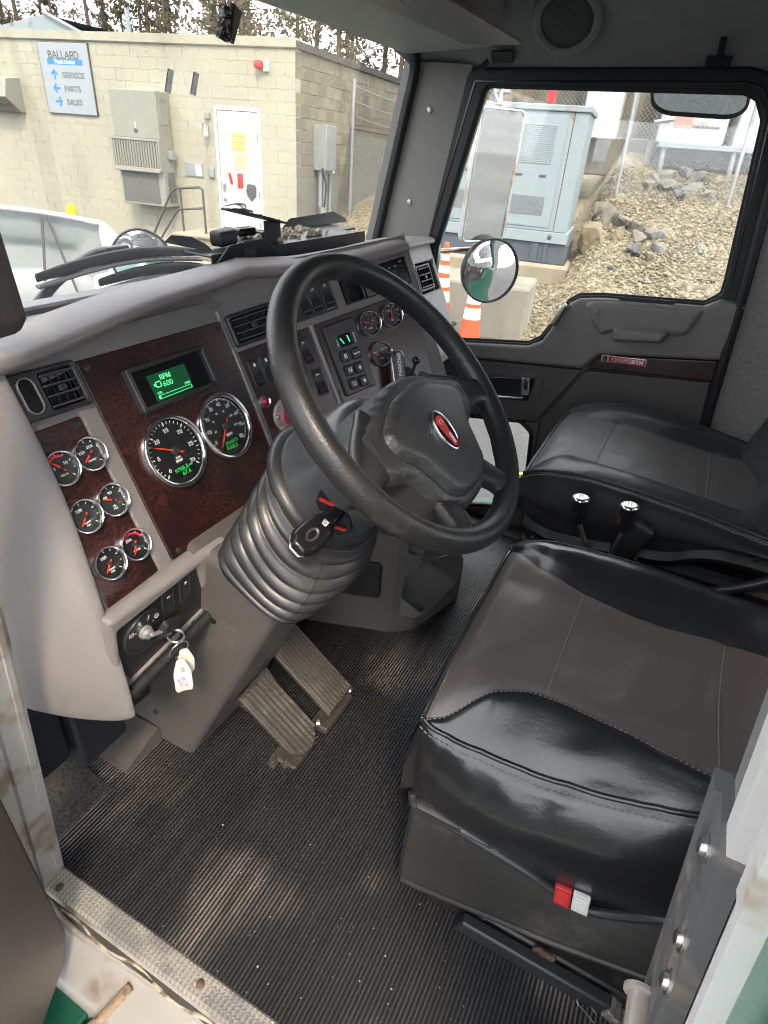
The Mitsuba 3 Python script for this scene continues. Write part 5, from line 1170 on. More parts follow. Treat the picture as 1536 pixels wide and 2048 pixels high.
add('door_edge', tf(mv(extr(rnd(Polygon([(-.012, .0), (.02, -.045), (.86, -.075), (.86, .87), (-.002, .82)]), .02), .03), 0, 0, -.032), F2), 'm_green', dd)
add('edge_seal', tf(tube([(-.004, .80, .0), (-.006, .03, .0), (.024, -.036, .0), (.5, -.06, .0)], .012, 8), F2), 'm_rubber', dd, sm=True)
# ================================================================== mirrors, wipers, tray
def plane_mirror(name, label, c, n, w, h, r, upv=Z, cat_='mirror', m_frame='m_postpale', t=.012, ph=None):
    k = thing(name, label, cat_); n = unit(n); x = unit(np.cross(upv, n)); y = np.cross(n, x); F = frame(c, x, y, n)
    p = rrect(-w / 2, -h / 2, w / 2, h / 2, r)
    add('frame', tf(plate(p.difference(p.buffer(-.008)), t, .004), F), m_frame, k, sm=40)
    add('housing', tf(mv(plate(p.buffer(-.001), .02, .006), 0, 0, -.018), F), m_frame, k, sm=40)
    add('mirror_glass', tf(mv(extr(p.buffer(-.006), .002), 0, 0, .004), F), 'm_mirror', k, sm=False)
    return k, F
mk, MF = plane_mirror('side_mirror', 'tall chrome framed flat mirror outside the passenger window', V3(2.25, .752, 1.125), (-.60, -.795, -.06), .178, .405, .022)
add('bracket', cat(tube([(2.25, .76, 1.33), (2.25, .78, 1.36), (2.22, .82, 1.46), (2.06, .86, 1.50)], .009, 8), tube([(2.27, .76, 1.335), (2.30, .78, 1.40), (2.2, .80, 1.50)], .007, 8), mv(rbox(.05, .03, .012, .004), 2.25, .757, 1.333)), 'm_steel', mk, sm=True)
add('lower_arm', tube([(1.99, .93, .885), (2.15, .865, .892), (2.27, .80, .895), (2.285, .775, .92)], .0085, 8), 'm_steel', mk, sm=True)


def convex(name, label, c, n, rx, ry, bulge, upv=Z):
    k = thing(name, label, 'mirror', None); n = unit(n); x = unit(np.cross(upv, n)); y = np.cross(n, x); F = frame(c, x, y, n) @ np.diag([rx, ry, 1, 1])
    add('frame', tf(lathe([(.95, .004), (.98, .012), (1.02, .012), (1.045, .003), (1.0, -.02), (.85, -.045), (.4, -.065), (0, -.07)], 64), F), 'm_rubber', k, sm=50)
    add('mirror_glass', tf(lathe([(0, bulge), (.2, bulge * .96), (.4, bulge * .84), (.6, bulge * .64), (.8, bulge * .36), (.96, bulge * .08 + .004)], 64), F), 'm_mirror', k, sm=True)
    return k, F
cm_, CF = convex('convex_mirror', 'round convex spot mirror below the tall passenger side mirror', V3(2.262, .712, .832), (-.72, -.69, .03), .108, .108, .022)
add('stem', tube([(2.285, .745, .90), (2.29, .75, .93)], .008, 8), 'm_steel', cm_, sm=True)
lk_, LF = plane_mirror('lookdown_mirror', 'wide black framed lookdown mirror at the top of the passenger window', V3(2.12, .160, 1.368), (-.50, .05, -.86), .25, .15, .06, upv=(-.3, 0, 1), m_frame='m_rubber')
add('mount', tube([(2.15, .16, 1.42), (2.05, .16, 1.47), (1.99, .16, 1.46)], .012, 8), 'm_rubber', lk_, sm=True)
hm, HF = convex('fender_mirror', 'white backed round mirror on the hood seen over the wiper', V3(1.72, 1.88, .775), (-.66, -.75, .03), .105, .105, .02)
add('back_shell', tf(lathe([(1.02, -.004), (1.03, -.02), (.88, -.055), (.45, -.08), (0, -.09)], 48), HF), 'm_white', hm, sm=50)
add('leg', cat(tube([(1.80, 1.95, .78), (1.83, 1.98, .66), (1.84, 2.0, .55)], .010, 8), mv(rbox(.10, .08, .10, .02), 1.62, 1.95, .68)), 'm_white', hm, sm=50)


def wiper(label, p0, p1, arm):
    k = thing('windshield_wiper', label, 'wiper', 'wipers resting on the windshield'); p0, p1 = V3(*p0), V3(*p1); n_ = unit((0, -1, -.21)); d = unit(p1 - p0); s = V3(0, 0, 1); L = np.linalg.norm(p1 - p0)
    bow = lambda t: p0 + (p1 - p0) * t + s * (.018 * math.sin(t * math.pi))
    pts_ = [bow(t) for t in np.linspace(0, 1, 16)]
    add('blade_spine', tube(pts_, [.0125 * (.55 + .45 * math.sin(t * math.pi) ** .5) for t in np.linspace(0.02, .98, 16)], 8, flat=.5, ref=n_), 'm_satin', k, sm=True)
    add('rubber_edge', tube([p - V3(0, 0, .016) - n_ * .0 for p in pts_], .009, 6, flat=.5), 'm_greyplastic', k, sm=True)
    a_ = [V3(*q) for q in arm]
    add('arm', tube(smooth(a_, 4), .0095, 8), 'm_satin', k, sm=True)
    add('arm_hose', tube(smooth([q + V3(.018, -.0, .004) for q in a_], 4), .005, 6), 'm_rubber', k, sm=True)
    add('arm_joint', mv(rbox(.06, .02, .022, .005), *a_[-1]), 'm_satin', k, sm=40)
    return k
WW = lambda p, off=-.03: None
wiper('long dark wiper blade lying low across the left of the windshield', (.745, 1.09, .950), (1.175, 1.09, .953), [(.66, 1.075, .845), (.713, 1.10, .878), (.759, 1.10, .916), (.81, 1.10, .945), (.885, 1.10, .975), (.94, 1.10, .976)])
wiper('second wiper blade below and right of the long one', (.875, 1.085, .925), (1.245, 1.09, .903), [(1.45, 1.08, .84), (1.30, 1.09, .872), (1.20, 1.095, .90), (1.10, 1.095, .912)])
# black equipment tray on the dash top
tr = thing('dash_tray', 'black metal tray with upright clip arm and shreds of foam on the dash top', 'tray')
To = V3(.942, .848, .986); te = unit((.455, -.082, .02)); tn = unit(np.cross(np.cross(te, (.09, .13, .012)), te)); tn = unit(V3(.10, .14, .0) - te * (V3(.10, .14, 0) @ te)); tz = np.cross(te, tn)
FT = frame(To, te, tn, tz)
add('base', tf(cat(bx(0, .45, -.0, .08, .008, .012, .001), bx(.16, .50, .06, .155, .0075, .0115, .001), bx(.0, .46, -.004, .0, -.022, .014, .001)), FT), 'm_trayblack', tr)
mat('m_trayblack', (0.02, 0.021, 0.024), 0.32)
wing = Polygon([(-.02, -.012), (.01, .004), (.035, .030), (.12, .034), (.155, .012), (.16, -.012)])
add('front_lip', tf(tf(plate(wing, .003, .001), frame((0, -.008, 0), X, unit((0, -.25, 1)), unit((0, -1, -.25)))), FT), 'm_trayblack', tr)
add('side_lip', tf(tf(plate(Polygon([(.0, 0), (.02, .015), (.05, .024), (.12, .02), (.16, .0)]), .003, .001), frame((0.03, .03, .012), unit((.0, 1, 0)), unit((-.3, 0, 1)), unit((1, 0, .3)))), FT), 'm_trayblack', tr)
add('rear_lip', tf(tf(plate(Polygon([(.33, 0), (.37, .024), (.53, .028), (.57, .010), (.575, 0)]), .003, .001), frame((0, .155, .010), X, unit((0, .3, 1)), unit((0, -1, .3)))), FT), 'm_trayblack', tr)
add('strap', tf(cat(bx(.072, .105, -.016, -.005, -.03, .032, .003), bx(.05, .16, -.02, -.004, -.045, -.024, .004)), FT), 'm_rubber', tr)
arm_m = cat(bx(.168, .214, .028, .032, .008, .056, .0012), hull([(x, y, z + e) for x, z, w in ((.216, .048, .024), (.165, .062, .026), (.085, .082, .020), (.070, .083, .010)) for y in (.03 - w, .03 + w) for e in (0, .0035)]))
ak = add('clip_arm', tf(arm_m, FT), 'm_trayblack', tr, sm=30, label='upright bent clip arm')
FC2 = FT @ frame((.115, .03, .0775), unit((-1, 0, .25)), Y, unit((.25, 0, 1)))
add('clip', tf(cat(tube(smooth([(.035, .012, .004), (.03, -.012, .010), (.01, -.014, .012), (-.005, .0, .008), (.01, .014, .012), (.03, .008, .006)], 5), .0018, 6), mv(rbox(.034, .026, .004, .0015), .0, 0, .004), mv(lathe([(0, .004), (.005, .003), (.007, 0)], 12), -.045, 0, .001)), FC2), 'm_steel', ak, sm=True)
add('dash_block', tf(cat(rot(rbox(.055, .035, .03, .008), 12, Z)), FT @ frame((.085, .06, .030), *np.eye(3))), 'm_rubber', tr, sm=40)
fo = []
for i in range(80):
    x, y = .175 + .20 * RNG.random(), .03 + .12 * RNG.random()
    s = .003 + .007 * RNG.random() ** 2
    fo.append(tf(mv(hull(_ico[RNG.permutation(42)[:14]] * s * (1.4, .8, .9)), x, y, .014 + s * .5), FT))
add('foam_shreds', cat(*fo), 'm_foam', tr, sm=False); labels[tr + '__foam_shreds'] = {'kind': 'stuff'}
add('black_clip', tf(cat(mv(rbox(.05, .03, .016, .005), .19, .12, .026), mv(rbox(.02, .05, .012, .004), .215, .10, .022)), FT), 'm_gloss', tr)
# bits stuck on the windshield
def onws(px_, z, d=.0): return V3(px_, yw(z) - .012 - d, z)
sp_ = thing('sensor_mount', 'torn black foam and bracket stuck at the windshield top', 'mount')
add('foam_pad', tf(pillow(Polygon([(-.015, -.024), (.009, -.028), (.014, .023), (-.010, .025)]), .004, lambda x, y, d: .010 + .004 * np.sin(x * 900) * np.sin(y * 500), 0), frame(onws(1.078, 1.368), X, unit((0, -.21, 1)), unit((0, -1, -.21)))), 'm_foamblack', sp_, sm=False)
mat('m_foamblack', scuffed((0.03, 0.03, 0.03), (0.35, 0.35, 0.34), 160, .5, .6), 0.8)
add('bracket', tf(cat(plate(Polygon([(.012, -.018), (.024, -.028), (.040, .022), (.016, .030)]), .010, .002)), frame(onws(1.078, 1.368), X, unit((0, -.21, 1)), unit((0, -1, -.21)))), 'm_trayblack', sp_)
for i, (x, z, wh) in enumerate(((.953, 1.269, 'left'), (1.015, 1.271, 'right'))):
    v_ = thing('velcro_strip', f'small grey adhesive strip on the windshield, the {wh} one of two', 'strip', None)
    F_ = frame(onws(x, z), X, unit((0, -.21, 1)), unit((0, -1, -.21))); F_ = at(F_, 0, 0, 0, -10)
    add('pad', tf(extr(box(-.0065, -.0175, .0065, .0175), .0015), F_), 'm_velcro', v_)
    add('edge_line', tf(extr(box(-.0072, -.0175, -.0066, .0175), .0018), F_), 'm_navy', v_)
scene['m_velcro'] = {'type': 'principledthin', 'base_color': proc(lambda p, n, uv: mi.Color3f(0.6) * (0.45 + 0.9 * noise(p.x * 700, p.y * 700, p.z * 700))), 'roughness': .8, 'diff_trans': 1.2, 'spec_trans': 0.0}
# ================================================================== outside: building yard
AB = math.radians(-8.0)
YB = V3(math.sin(AB), math.cos(AB), 0); XB = V3(math.cos(AB), -math.sin(AB), 0)
W = lambda d, s, z: XB * d + YB * s + Z * z
FW2 = frame((0, 0, 0), XB, YB, Z)
def wb(d0, d1, s0, s1, z0, z1, c=.004): return tf(bx(d0, d1, s0, s1, z0, z1, c), FW2)
# facing frame on the front wall: x to the right (towards -s), y up, z towards the yard
def FF(s, z, d=12.2): return frame(W(d, s, z), -YB, Z, -XB)
def FS(d, z, s=6.11): return frame(W(d, s, z), XB, Z, -YB)
def cblock(c, amt, f=1.3):
    def fn(p, n, uv):
        t = fbm(p.x * f, p.y * f, p.z * f * .6, 4); g = noise(p.x * 45, p.y * 45, p.z * 45)
        st = smoothstep(.55, .75, fbm(p.x * 3 + p.y * 3, 0.0, p.z * .25, 2))
        return mi.Color3f(*c) * (1 + amt * (t - .5) * 2 + .10 * (g - .5)) * (1 - .12 * st)
    return fn
rough_b = lambda p, n, uv: noise(p.x * 60, p.y * 60, p.z * 60)
mat('m_paintblock', cblock((0.329, 0.319, 0.252), .10), 0.7, spec=.3)
mat('m_rawblock', cblock((0.175, 0.162, 0.125), .2, 2), 0.85, spec=.25)
mat('m_rawblock_pale', cblock((0.196, 0.183, 0.140), .2, 2), 0.85, spec=.25)
mat('m_rawblock_dark', cblock((0.158, 0.146, 0.112), .2, 2), 0.85, spec=.25)
mat('m_conc', cblock((0.182, 0.173, 0.143), .25, 2.2), 0.85, spec=.25)
mat('m_steps', cblock((0.238, 0.213, 0.158), .2, 2.2), 0.85, spec=.25)
mat('m_hvac', mott((0.231, 0.234, 0.199), .06, 2), 0.45)
mat('m_hvacdark', lambda p, n, uv: mi.Color3f(.105, .11, .10) * (.7 + .6 * noise(p.x * 60, p.y * 60, p.z * 60)), 0.6)
mat('m_doorwhite', scuffed((0.48, 0.51, 0.505), (0.38, 0.36, 0.3), 3, .68, .8), 0.35)
mat('m_signface', (0.26, 0.295, 0.32), 0.4)
mat('m_blue', (0.03, 0.18, 0.55), 0.4)
mat('m_darkgrey', (0.07, 0.07, 0.07), 0.5)
mat('m_galv', mott((0.28, 0.31, 0.32), .12, 9), 0.45, .35)
mat('m_genbox', scuffed((0.21, 0.255, 0.275), (0.18, 0.14, 0.09), 2.2, .70, .8), 0.42)
mat('m_genbase', mott((0.06, 0.075, 0.092), .15, 3), 0.5)
mat('m_orange', scuffed((0.62, 0.075, 0.02), (0.45, 0.09, 0.05), 8, .65, .8), 0.45)
mat('m_reflect', (0.55, 0.55, 0.54), 0.3)
def gravelc(p, n, uv):
    v1, v2, cr = voronoi(p.x * 16, p.y * 16)
    return mix((0.10, 0.087, 0.055), (0.27, 0.24, 0.17), cr) * (.5 + .5 * smoothstep(.02, .25, v2 - v1)) * (.8 + .4 * fbm(p.x * .9, p.y * .9, 0, 3))
mat('m_gravel', gravelc, 0.9, spec=.2)
for i, c in enumerate(((.225, .20, .14), (.165, .14, .09), (.27, .25, .19), (.125, .115, .088))): mat(f'm_pebble{i}', c, 0.85, spec=.2)
mat('m_rock', cblock((0.175, 0.164, 0.133), .4, 3), 0.85, spec=.25); mat('m_rockgrey', cblock((0.161, 0.162, 0.154), .4, 3), 0.85, spec=.25); mat('m_rocktan', cblock((0.189, 0.158, 0.101), .4, 3), 0.85, spec=.25)
def asph(p, n, uv):
    t = fbm(p.x * .5, p.y * .5, 0, 4); g = noise(p.x * 90, p.y * 90, 0)
    return mi.Color3f(.08, .083, .08) * (.75 + .5 * t) * (.8 + .4 * g)
mat('m_asphalt', asph, 0.9, spec=.2)
# ground sheets
struct('ground', grid([[(x, y, -1.16) for y in (-160, 160)] for x in (-160, 160)][::-1]), 'm_asphalt')
def terr(d, s):
    base = -1.12
    right = base + .345 * np.clip(d - 9.55, 0, None) - .13 * np.clip(d - 15.8, 0, None) - .2 * np.clip(d - 18, 0, None)
    left = base + np.interp(d, [9.5, 11.2, 12.0, 14.2, 16.5, 22], [0, .15, .40, .62, 1.2, 1.9])
    near = base + np.interp(d, [11.8, 12.6, 13.6, 14.7, 16.4, 22], [.4, .53, .70, .94, 1.19, 2.2])
    left = left + (near - left) * np.clip((s - 3.6) / 1.6, 0, 1)
    t = np.clip((s - .15) / .7, 0, 1); t = t * t * (3 - 2 * t)
    return right * (1 - t) + left * t
dd_, ss_ = np.meshgrid(np.arange(8.6, 32, .16), np.arange(-16, 6.2, .16), indexing='ij')
hz_ = terr(dd_, ss_) + .07 * (meshkit.fbm(np.stack([dd_ * 1.3, ss_ * 1.3, dd_ * 0], -1), 4, 2) - .5) * np.clip((dd_ - 9.3) / .5, 0, 1) - .10 * np.clip((9.5 - dd_) / .6, 0, 1)
G = dd_[..., None] * XB + ss_[..., None] * YB + hz_[..., None] * Z
struct('gravel_bank', grid(G), 'm_gravel', sm=True)
peb = [[], [], [], []]
base_p = [hull(_ico[RNG.permutation(42)[:12]] * (1, .8, .6)) for _ in range(6)]
for i in range(13000):
    u = RNG.random(); d = 9.4 + 6.8 * u ** .9; s = -2.9 + 5.6 * RNG.random()
    if s > .55 and d > 12.0: s = .5 - 3.2 * RNG.random()
    r = .018 + .03 * RNG.random() ** 2; m = base_p[i % 6].copy(); a_ = RNG.random() * 6.28; c_, s_ = math.cos(a_) * r, math.sin(a_) * r
    v = m.vertices @ np.array([[c_, s_, 0], [-s_, c_, 0], [0, 0, r]]) + W(d, s, float(terr(d, s)) + r * .2); peb[int(RNG.integers(4))].append((v, m.faces))
for k, lst in enumerate(peb):
    o = 0; vs, fs = [], []
    for v, f in lst: vs.append(v); fs.append(f + o); o += len(v)
    key = 'gravel_stones' if k == 0 else f'gravel_stones__{k:03d}'
    scene[key] = mikit.ply(trimesh.Trimesh(np.vstack(vs), np.vstack(fs), process=False), f'm_pebble{k}', smooth=False)
labels['gravel_stones'] = {'label': 'loose pale gravel stones covering the bank beside the generator', 'category': 'gravel', 'kind': 'stuff'}
# ------------------------------------------------------------------ the building
bld = thing('block_building', 'low cream painted concrete block building with a white steel door', 'building')
S0, D0, ZT, ZF = 6.11, 12.2, 2.56, .53
fw_holes = [(6.86, 7.90, -.56, 1.64)]
fwp = box(-24, -1.3, -S0, ZT).difference(unary_union([box(-s1, z0, -s0, z1) for s0, s1, z0, z1 in fw_holes]))
fwall = add('front_wall', tf(mv(extr(fwp, .2), 0, 0, -.205), frame(W(D0, 0, 0), -YB, Z, -XB)), 'm_paintblock', bld)
swall = add('side_wall', tf(mv(extr(box(D0 + .21, -1.3, 24, ZT), .2), 0, 0, -.205), FS(0, 0)), 'm_rawblock', bld)
add('foundation', tf(mv(extr(box(D0 + .0, -1.3, 24, ZF), .03), 0, 0, -.02), FS(0, 0)), 'm_conc', bld)
cols = {}
blkF = None; nblk = 0; rest = []
for r in range(16):
    z0 = -.60 + .2 * r - .04
    for c in range(19):
        s1 = 13.5 - c * .4 - (r % 2) * .2; s0 = s1 - .39
        s0 = max(s0, S0 + .004)
        if s1 - s0 < .08: continue
        if any(s0 < h[1] and s1 > h[0] and z0 < h[3] and z0 + .19 > h[2] for h in fw_holes):
            if s0 < fw_holes[0][0] - .05: s1 = fw_holes[0][0] - .01
            elif s1 > fw_holes[0][1] + .05: s0 = fw_holes[0][1] + .01
            else: continue
            if s1 - s0 < .06: continue
        dz = RNG.normal() * .0016
        m = bx(-s1, -s0, z0 - .003, z0 + .193, -.03, .0015 + dz * .6, .0012)
        if nblk < 296: nblk += 1; scene[free(fwall + '__block')] = mikit.ply(tf(m, frame(W(D0, 0, 0), -YB, Z, -XB)), 'm_paintblock', smooth=False)
        else: rest.append(m)
if rest: k = add('far_blocks', tf(cat(*rest), frame(W(D0, 0, 0), -YB, Z, -XB)), 'm_paintblock', fwall, sm=False); labels[k] = {'kind': 'stuff'}
rest = {'m_rawblock': [], 'm_rawblock_pale': [], 'm_rawblock_dark': []}; nb2 = 0
for r in range(11):
    z0 = ZF + .006 + .2 * r
    for c in range(22):
        d0 = D0 + .004 + c * .4 - (r % 2) * .2; d1 = d0 + .39; d0 = max(d0, D0 + .004)
        z1 = min(z0 + .19, ZT - .0)
        if z1 - z0 < .04 or d1 - d0 < .1: continue
        m = bx(d0, d1, z0, z1, -.03, .004 + RNG.normal() * .002, .003); mm_ = ('m_rawblock', 'm_rawblock', 'm_rawblock_pale', 'm_rawblock_dark')[int(RNG.integers(4))]
        if c < 14: scene[free(swall + '__block')] = mikit.ply(tf(m, FS(0, 0)), mm_, smooth=False)
        else: rest[mm_].append(m)
for mm_, l in rest.items():
    k = add('far_blocks', tf(cat(*l), FS(0, 0)), mm_, swall, sm=False); labels[k] = {'kind': 'stuff'}
par = Polygon([(-.06, 0), (.05, 0), (.06, .02), (.06, .15), (-.06, .17)])
rf = add('roof', wb(D0 + .2, 24, S0 + .2, 24, 2.5, 2.66), 'm_conc', bld)
add('parapet_cap', tf(extr(Polygon([(-.02, ZT), (-.05, ZT + .02), (-.05, ZT + .16), (.25, ZT + .16), (.25, ZT)]), 18), frame(W(D0, S0 - .03, 0), XB, Z, -YB) @ frame((0, 0, -18), X, Y, Z)), 'm_paintblock', rf, label='cream metal parapet cap')
add('roof_edge', tf(extr(Polygon([(-.0, ZT), (.05, ZT + .01), (.06, ZT + .12), (-.25, ZT + .12), (-.25, ZT)]), 12), frame(W(D0 - .03, S0, 0), -YB, Z, XB)), 'm_darkgrey', rf, label='thin grey roof edge on the side wall')
F_ = FF(7.38, .54, D0)
dk_ = add('door', tf(mv(extr(box(-.44, -1.05, .44, 1.02), .04), 0, 0, -.04), F_), 'm_doorwhite', bld, label='white steel door with notices and stickers')
add('door_frame', tf(mv(plate(box(-.52, -1.08, .52, 1.10).difference(box(-.45, -1.08, .45, 1.03)), .05, .008), 0, 0, -.035), F_), 'm_doorwhite', dk_, sm=35)
add('threshold', tf(bx(-.45, .45, -1.09, -1.055, -.03, .03, .004), F_), 'm_darkgrey', dk_)
def note(x0, y0, x1, y1, m, nm, lines=0, lm='m_darkgrey', rr_=.004):
    k = add(nm, tf(mv(extr(rrect(x0, y0, x1, y1, rr_), .003), 0, 0, .002), F_), m, dk_)
    if lines: add('notice_lines', tf(cat(*[extr(box(x0 + .02, y, x1 - .02 - .05 * RNG.random(), y + (y1 - y0) * .22 / lines), .0045) for y in np.linspace(y0 + .04, y1 - .06, lines)]), F_ @ frame((0, 0, .002), X, Y, Z)), lm, dk_, sm=False)
mat('m_noteyellow', (0.42, 0.37, 0.13), 0.6); mat('m_notetan', (0.34, 0.28, 0.16), 0.6)
note(-.15, .34, .17, .66, 'm_noteyellow', 'yellow_notice', 3, 'm_notetan'); note(-.14, -.02, .22, .345, 'm_reflect', 'paper_margin'); note(-.10, .03, .19, .32, 'm_notetan', 'tan_notice', 6, 'm_noteyellow')
note(-.06, -.30, .07, -.03, 'm_redpaint', 'red_sticker'); note(-.05, -.14, .06, -.05, 'm_darkgrey', 'dark_sticker')
add('red_slash', tf(mv(extr(Polygon([(-.26, -.05), (-.22, -.03), (-.16, -.22), (-.20, -.25), (-.24, -.20)]), .003), 0, 0, .002), F_), 'm_redpaint', dk_)
add('bare_patch', tf(mv(extr(Polygon([(.15, -.22), (.20, -.20), (.33, -.21), (.37, -.26), (.36, -.42), (.30, -.48), (.25, -.53), (.20, -.47), (.15, -.42), (.13, -.32)]), .003), 0, 0, .002), F_), 'm_darkgrey', dk_)
for y0 in (-.30, -.52): add('door_lock', tf(mv(rbox(.06, .15 if y0 > -.4 else .07, .05, .01), -.36, y0, .02), F_), 'm_steel', dk_, sm=40)
for y0 in (.62, -.38, -.95): add('hinge', tf(mv(rbox(.02, .11, .03, .004), .44, y0, .012), F_), 'm_steel', dk_, sm=40)
# things on and at the front wall
sg = thing('direction_sign', 'pale sign board reading BALLARD Truck Center with blue arrows', 'sign')
Fg = FF(11.31, 1.925, D0 - .03)
sgw, sgh = .62, .60
add('board', tf(mv(plate(box(-sgw, -sgh, sgw, sgh), .03, .004), 0, 0, -.015), Fg), 'm_signface', sg)
add('edge_frame', tf(mv(extr(box(-sgw - .012, -sgh - .012, sgw + .02, sgh + .012).difference(box(-sgw + .004, -sgh + .004, sgw - .004, sgh - .004)), .028), 0, 0, -.016), Fg), 'm_darkgrey', sg)
add('heading', tf(cat(mv(text('BALLARD', .125, .002, True), .0, .40, .0155)), Fg) if False else tf(mv(tf(text('BALLARD', .125, .002, True), np.diag([1.02, 1, 1, 1])), 0, .40, .0155), Fg), 'm_darkgrey', sg, sm=False)
add('blue_band', tf(mv(extr(box(-.43, .235, .45, .335), .002), 0, 0, .0155), Fg), 'm_blue', sg)
add('band_text', tf(mv(text('Truck Center', .062, .002, True), .01, .285, .0178), Fg), 'm_print', sg, sm=False)
for t_, y, dg in (('SERVICE', .065, 90), ('PARTS', -.165, 180), ('SALES', -.395, 0)):
    tm = text(t_, .095, .002, True); tm.apply_translation((-.10 - tm.bounds[0, 0], y, .0155)); add('sign_word', tf(tm, Fg), 'm_darkgrey', sg, sm=False)
    arr = affinity.rotate(Polygon([(-.09, -.022), (.03, -.022), (-.02, -.075), (.025, -.085), (.095, 0), (.025, .085), (-.02, .075), (.03, .022), (-.09, .022)]), dg, origin=(0, 0))
    add('arrow', tf(mv(extr(arr, .002), -.30, y, .0155), Fg), 'm_blue', sg)
hv = thing('wall_air_conditioner', 'tall beige wall mounted air conditioner with louvers and grey coil', 'air conditioner')
add('cabinet', wb(11.78, 12.195, 8.90, 9.99, -.22, 1.80, .01), 'm_hvac', hv)
FH = FF(9.445, 0, 11.78)
add('upper_panel', tf(plate(box(-.54, 1.0, .54, 1.785), .012, .004), FH), 'm_hvac', hv)
add('badge', tf(cat(mv(extr(box(-.045, 1.08, .045, 1.15), .002), 0, 0, .012)), FH), 'm_darkgrey', hv); add('badge_plate', tf(mv(extr(box(-.012, 1.16, .012, 1.27), .002), 0, 0, .012), FH), 'm_reflect', hv)
add('louver_frame', tf(mv(plate(box(-.60, .44, .56, .98).difference(box(-.56, .48, .52, .95)), .08, .01), 0, 0, .0), FH), 'm_hvac', hv)
add('louver_back', tf(bx(-.56, .52, .48, .95, .0, .02), FH), 'm_hvacdark', hv)
for i in range(17): add('louver', tf(bx(-.55 + i * .0635, -.55 + i * .0635 + .034, .48, .95, .02, .07, .004), FH), 'm_hvac', hv)
add('louver_sill', tf(bx(-.56, .52, .40, .445, .0, .11, .008), FH), 'm_hvac', hv)
add('coil_grille', tf(plate(box(-.50, -.17, .40, .385), .008, .003), FH), 'm_hvacdark', hv)
Fh2 = frame(W(11.99, 8.90, 0), XB, Z, -YB)
add('side_panel', tf(plate(box(-.14, 1.25, .10, 1.68).difference(box(-.12, 1.27, .08, 1.66)), .012, .003), Fh2), 'm_hvac', hv)
add('side_grille', tf(plate(box(-.10, -.15, .14, .42), .008, .003), Fh2), 'm_hvacdark', hv)
add('disconnect_box', wb(11.95, 12.10, 8.80, 8.898, .65, .80, .008), 'm_galv', hv)
lamp = thing('wall_lamp', 'small caged wall lamp left of the white door', 'lamp')
add('bracket', tf(mv(rbox(.12, .12, .06, .02), 0, .06, .03), FF(8.03, 1.40)), 'm_hvac', lamp, sm=40)
add('globe', tf(mv(trimesh.creation.capsule(.12, .05, count=[12, 12]), 0, -.0, .0), FF(8.03, 1.20) @ frame((0, 0, .12), X, -Z, Y)), 'm_reflect', lamp, sm=50)
add('cage', tf(cat(*[mv(rot(tube([(0, .06, .055), (0, -.05, .06), (0, -.13, .03), (0, -.14, 0)], .006, 5), a_, Y), 0, 0, 0) for a_ in range(0, 360, 60)]), FF(8.03, 1.27) @ frame((0, 0, .12), X, Y, Z)), 'm_darkgrey', lamp, sm=40)
al = thing('alarm_beacon', 'red alarm beacon high on the wall above the white door', 'alarm')
add('lens', tf(mv(rbox(.17, .13, .14, .05), -.03, 0, .10), FF(6.78, 2.30)), 'm_redpaint', al, sm=50); add('base', tf(mv(rbox(.11, .17, .06, .01), .09, -.01, .03), FF(6.78, 2.30)), 'm_doorwhite', al, sm=40)
pb = thing('meter_plate', 'flat grey plate on the wall beside the air conditioner', 'plate')
add('plate_body', tf(bx(-.21, .21, -.12, .12, 0, .03), FF(8.45, .50)), 'm_galv', pb); add('pale_half', tf(bx(.05, .19, -.10, .10, .03, .034), FF(8.45, .50)), 'm_doorwhite', pb)
dbx = thing('door_bell_box', 'small grey box on the wall left of the white door', 'box')
add('box_body', tf(mv(rbox(.12, .20, .07, .03), 0, 0, .03), FF(8.02, .48)), 'm_galv', dbx, sm=40)
vh = thing('vent_hood', 'weathered slanted metal vent hood on the wall left of the sign', 'vent')
vp = [(z, o) for z, o in ((.0, 0), (.62, 0), (.60, .22), (.30, .42), (-.02, .20))]
add('hood_shell', tf(extr(Polygon([(.62, 0), (.58, .36), (.26, .46), (.0, .10), (.0, 0)]), .95), frame(W(12.2, 12.62, 1.28), Z, -XB, YB)), 'm_hvac', vh)
add('hood_screen', tf(cat(*[bx(-.9, -.03, .06 + i * .05, .075 + i * .05, .20 + i * .055, .22 + i * .055, .002) for i in range(4)]), FF(12.62, 1.22) ), 'm_darkgrey', vh)
stp = thing('entry_steps', 'cream concrete landing and steps below the white door', 'steps')
for i, (d0, s1, z0, z1) in enumerate(((10.95, 8.25, -.74, -.56), (10.62, 8.62, -.94, -.745), (10.30, 9.0, -1.16, -.945))):
    m = cat(wb(d0 + .05, 12.19, 6.35, s1 - .05, z0, z1 - .06, .006), wb(d0, 12.19, 6.33, s1, z1 - .06, z1, .02))
    add('step', m, 'm_steps', stp)
hr = thing('hand_rail', 'dark pipe handrail with two posts beside the concrete steps', 'handrail')
def rp(s, z, d=11.3): return W(d, s, z)
add('top_rail', tube([rp(9.15, -.86), rp(8.98, -.74), rp(8.42, .12), rp(8.30, .20), rp(7.75, .26), rp(7.68, .22), rp(7.68, -.56)], .022, 8), 'm_darkgrey', hr, sm=True)
add('mid_rail', tube([rp(8.98, -1.0), rp(8.32, -.20), rp(8.25, -.17), rp(7.68, -.10)], .02, 8), 'm_darkgrey', hr, sm=True)
add('post', tube([rp(8.20, .20), rp(8.20, -.58)], .022, 8), 'm_darkgrey', hr, sm=True)
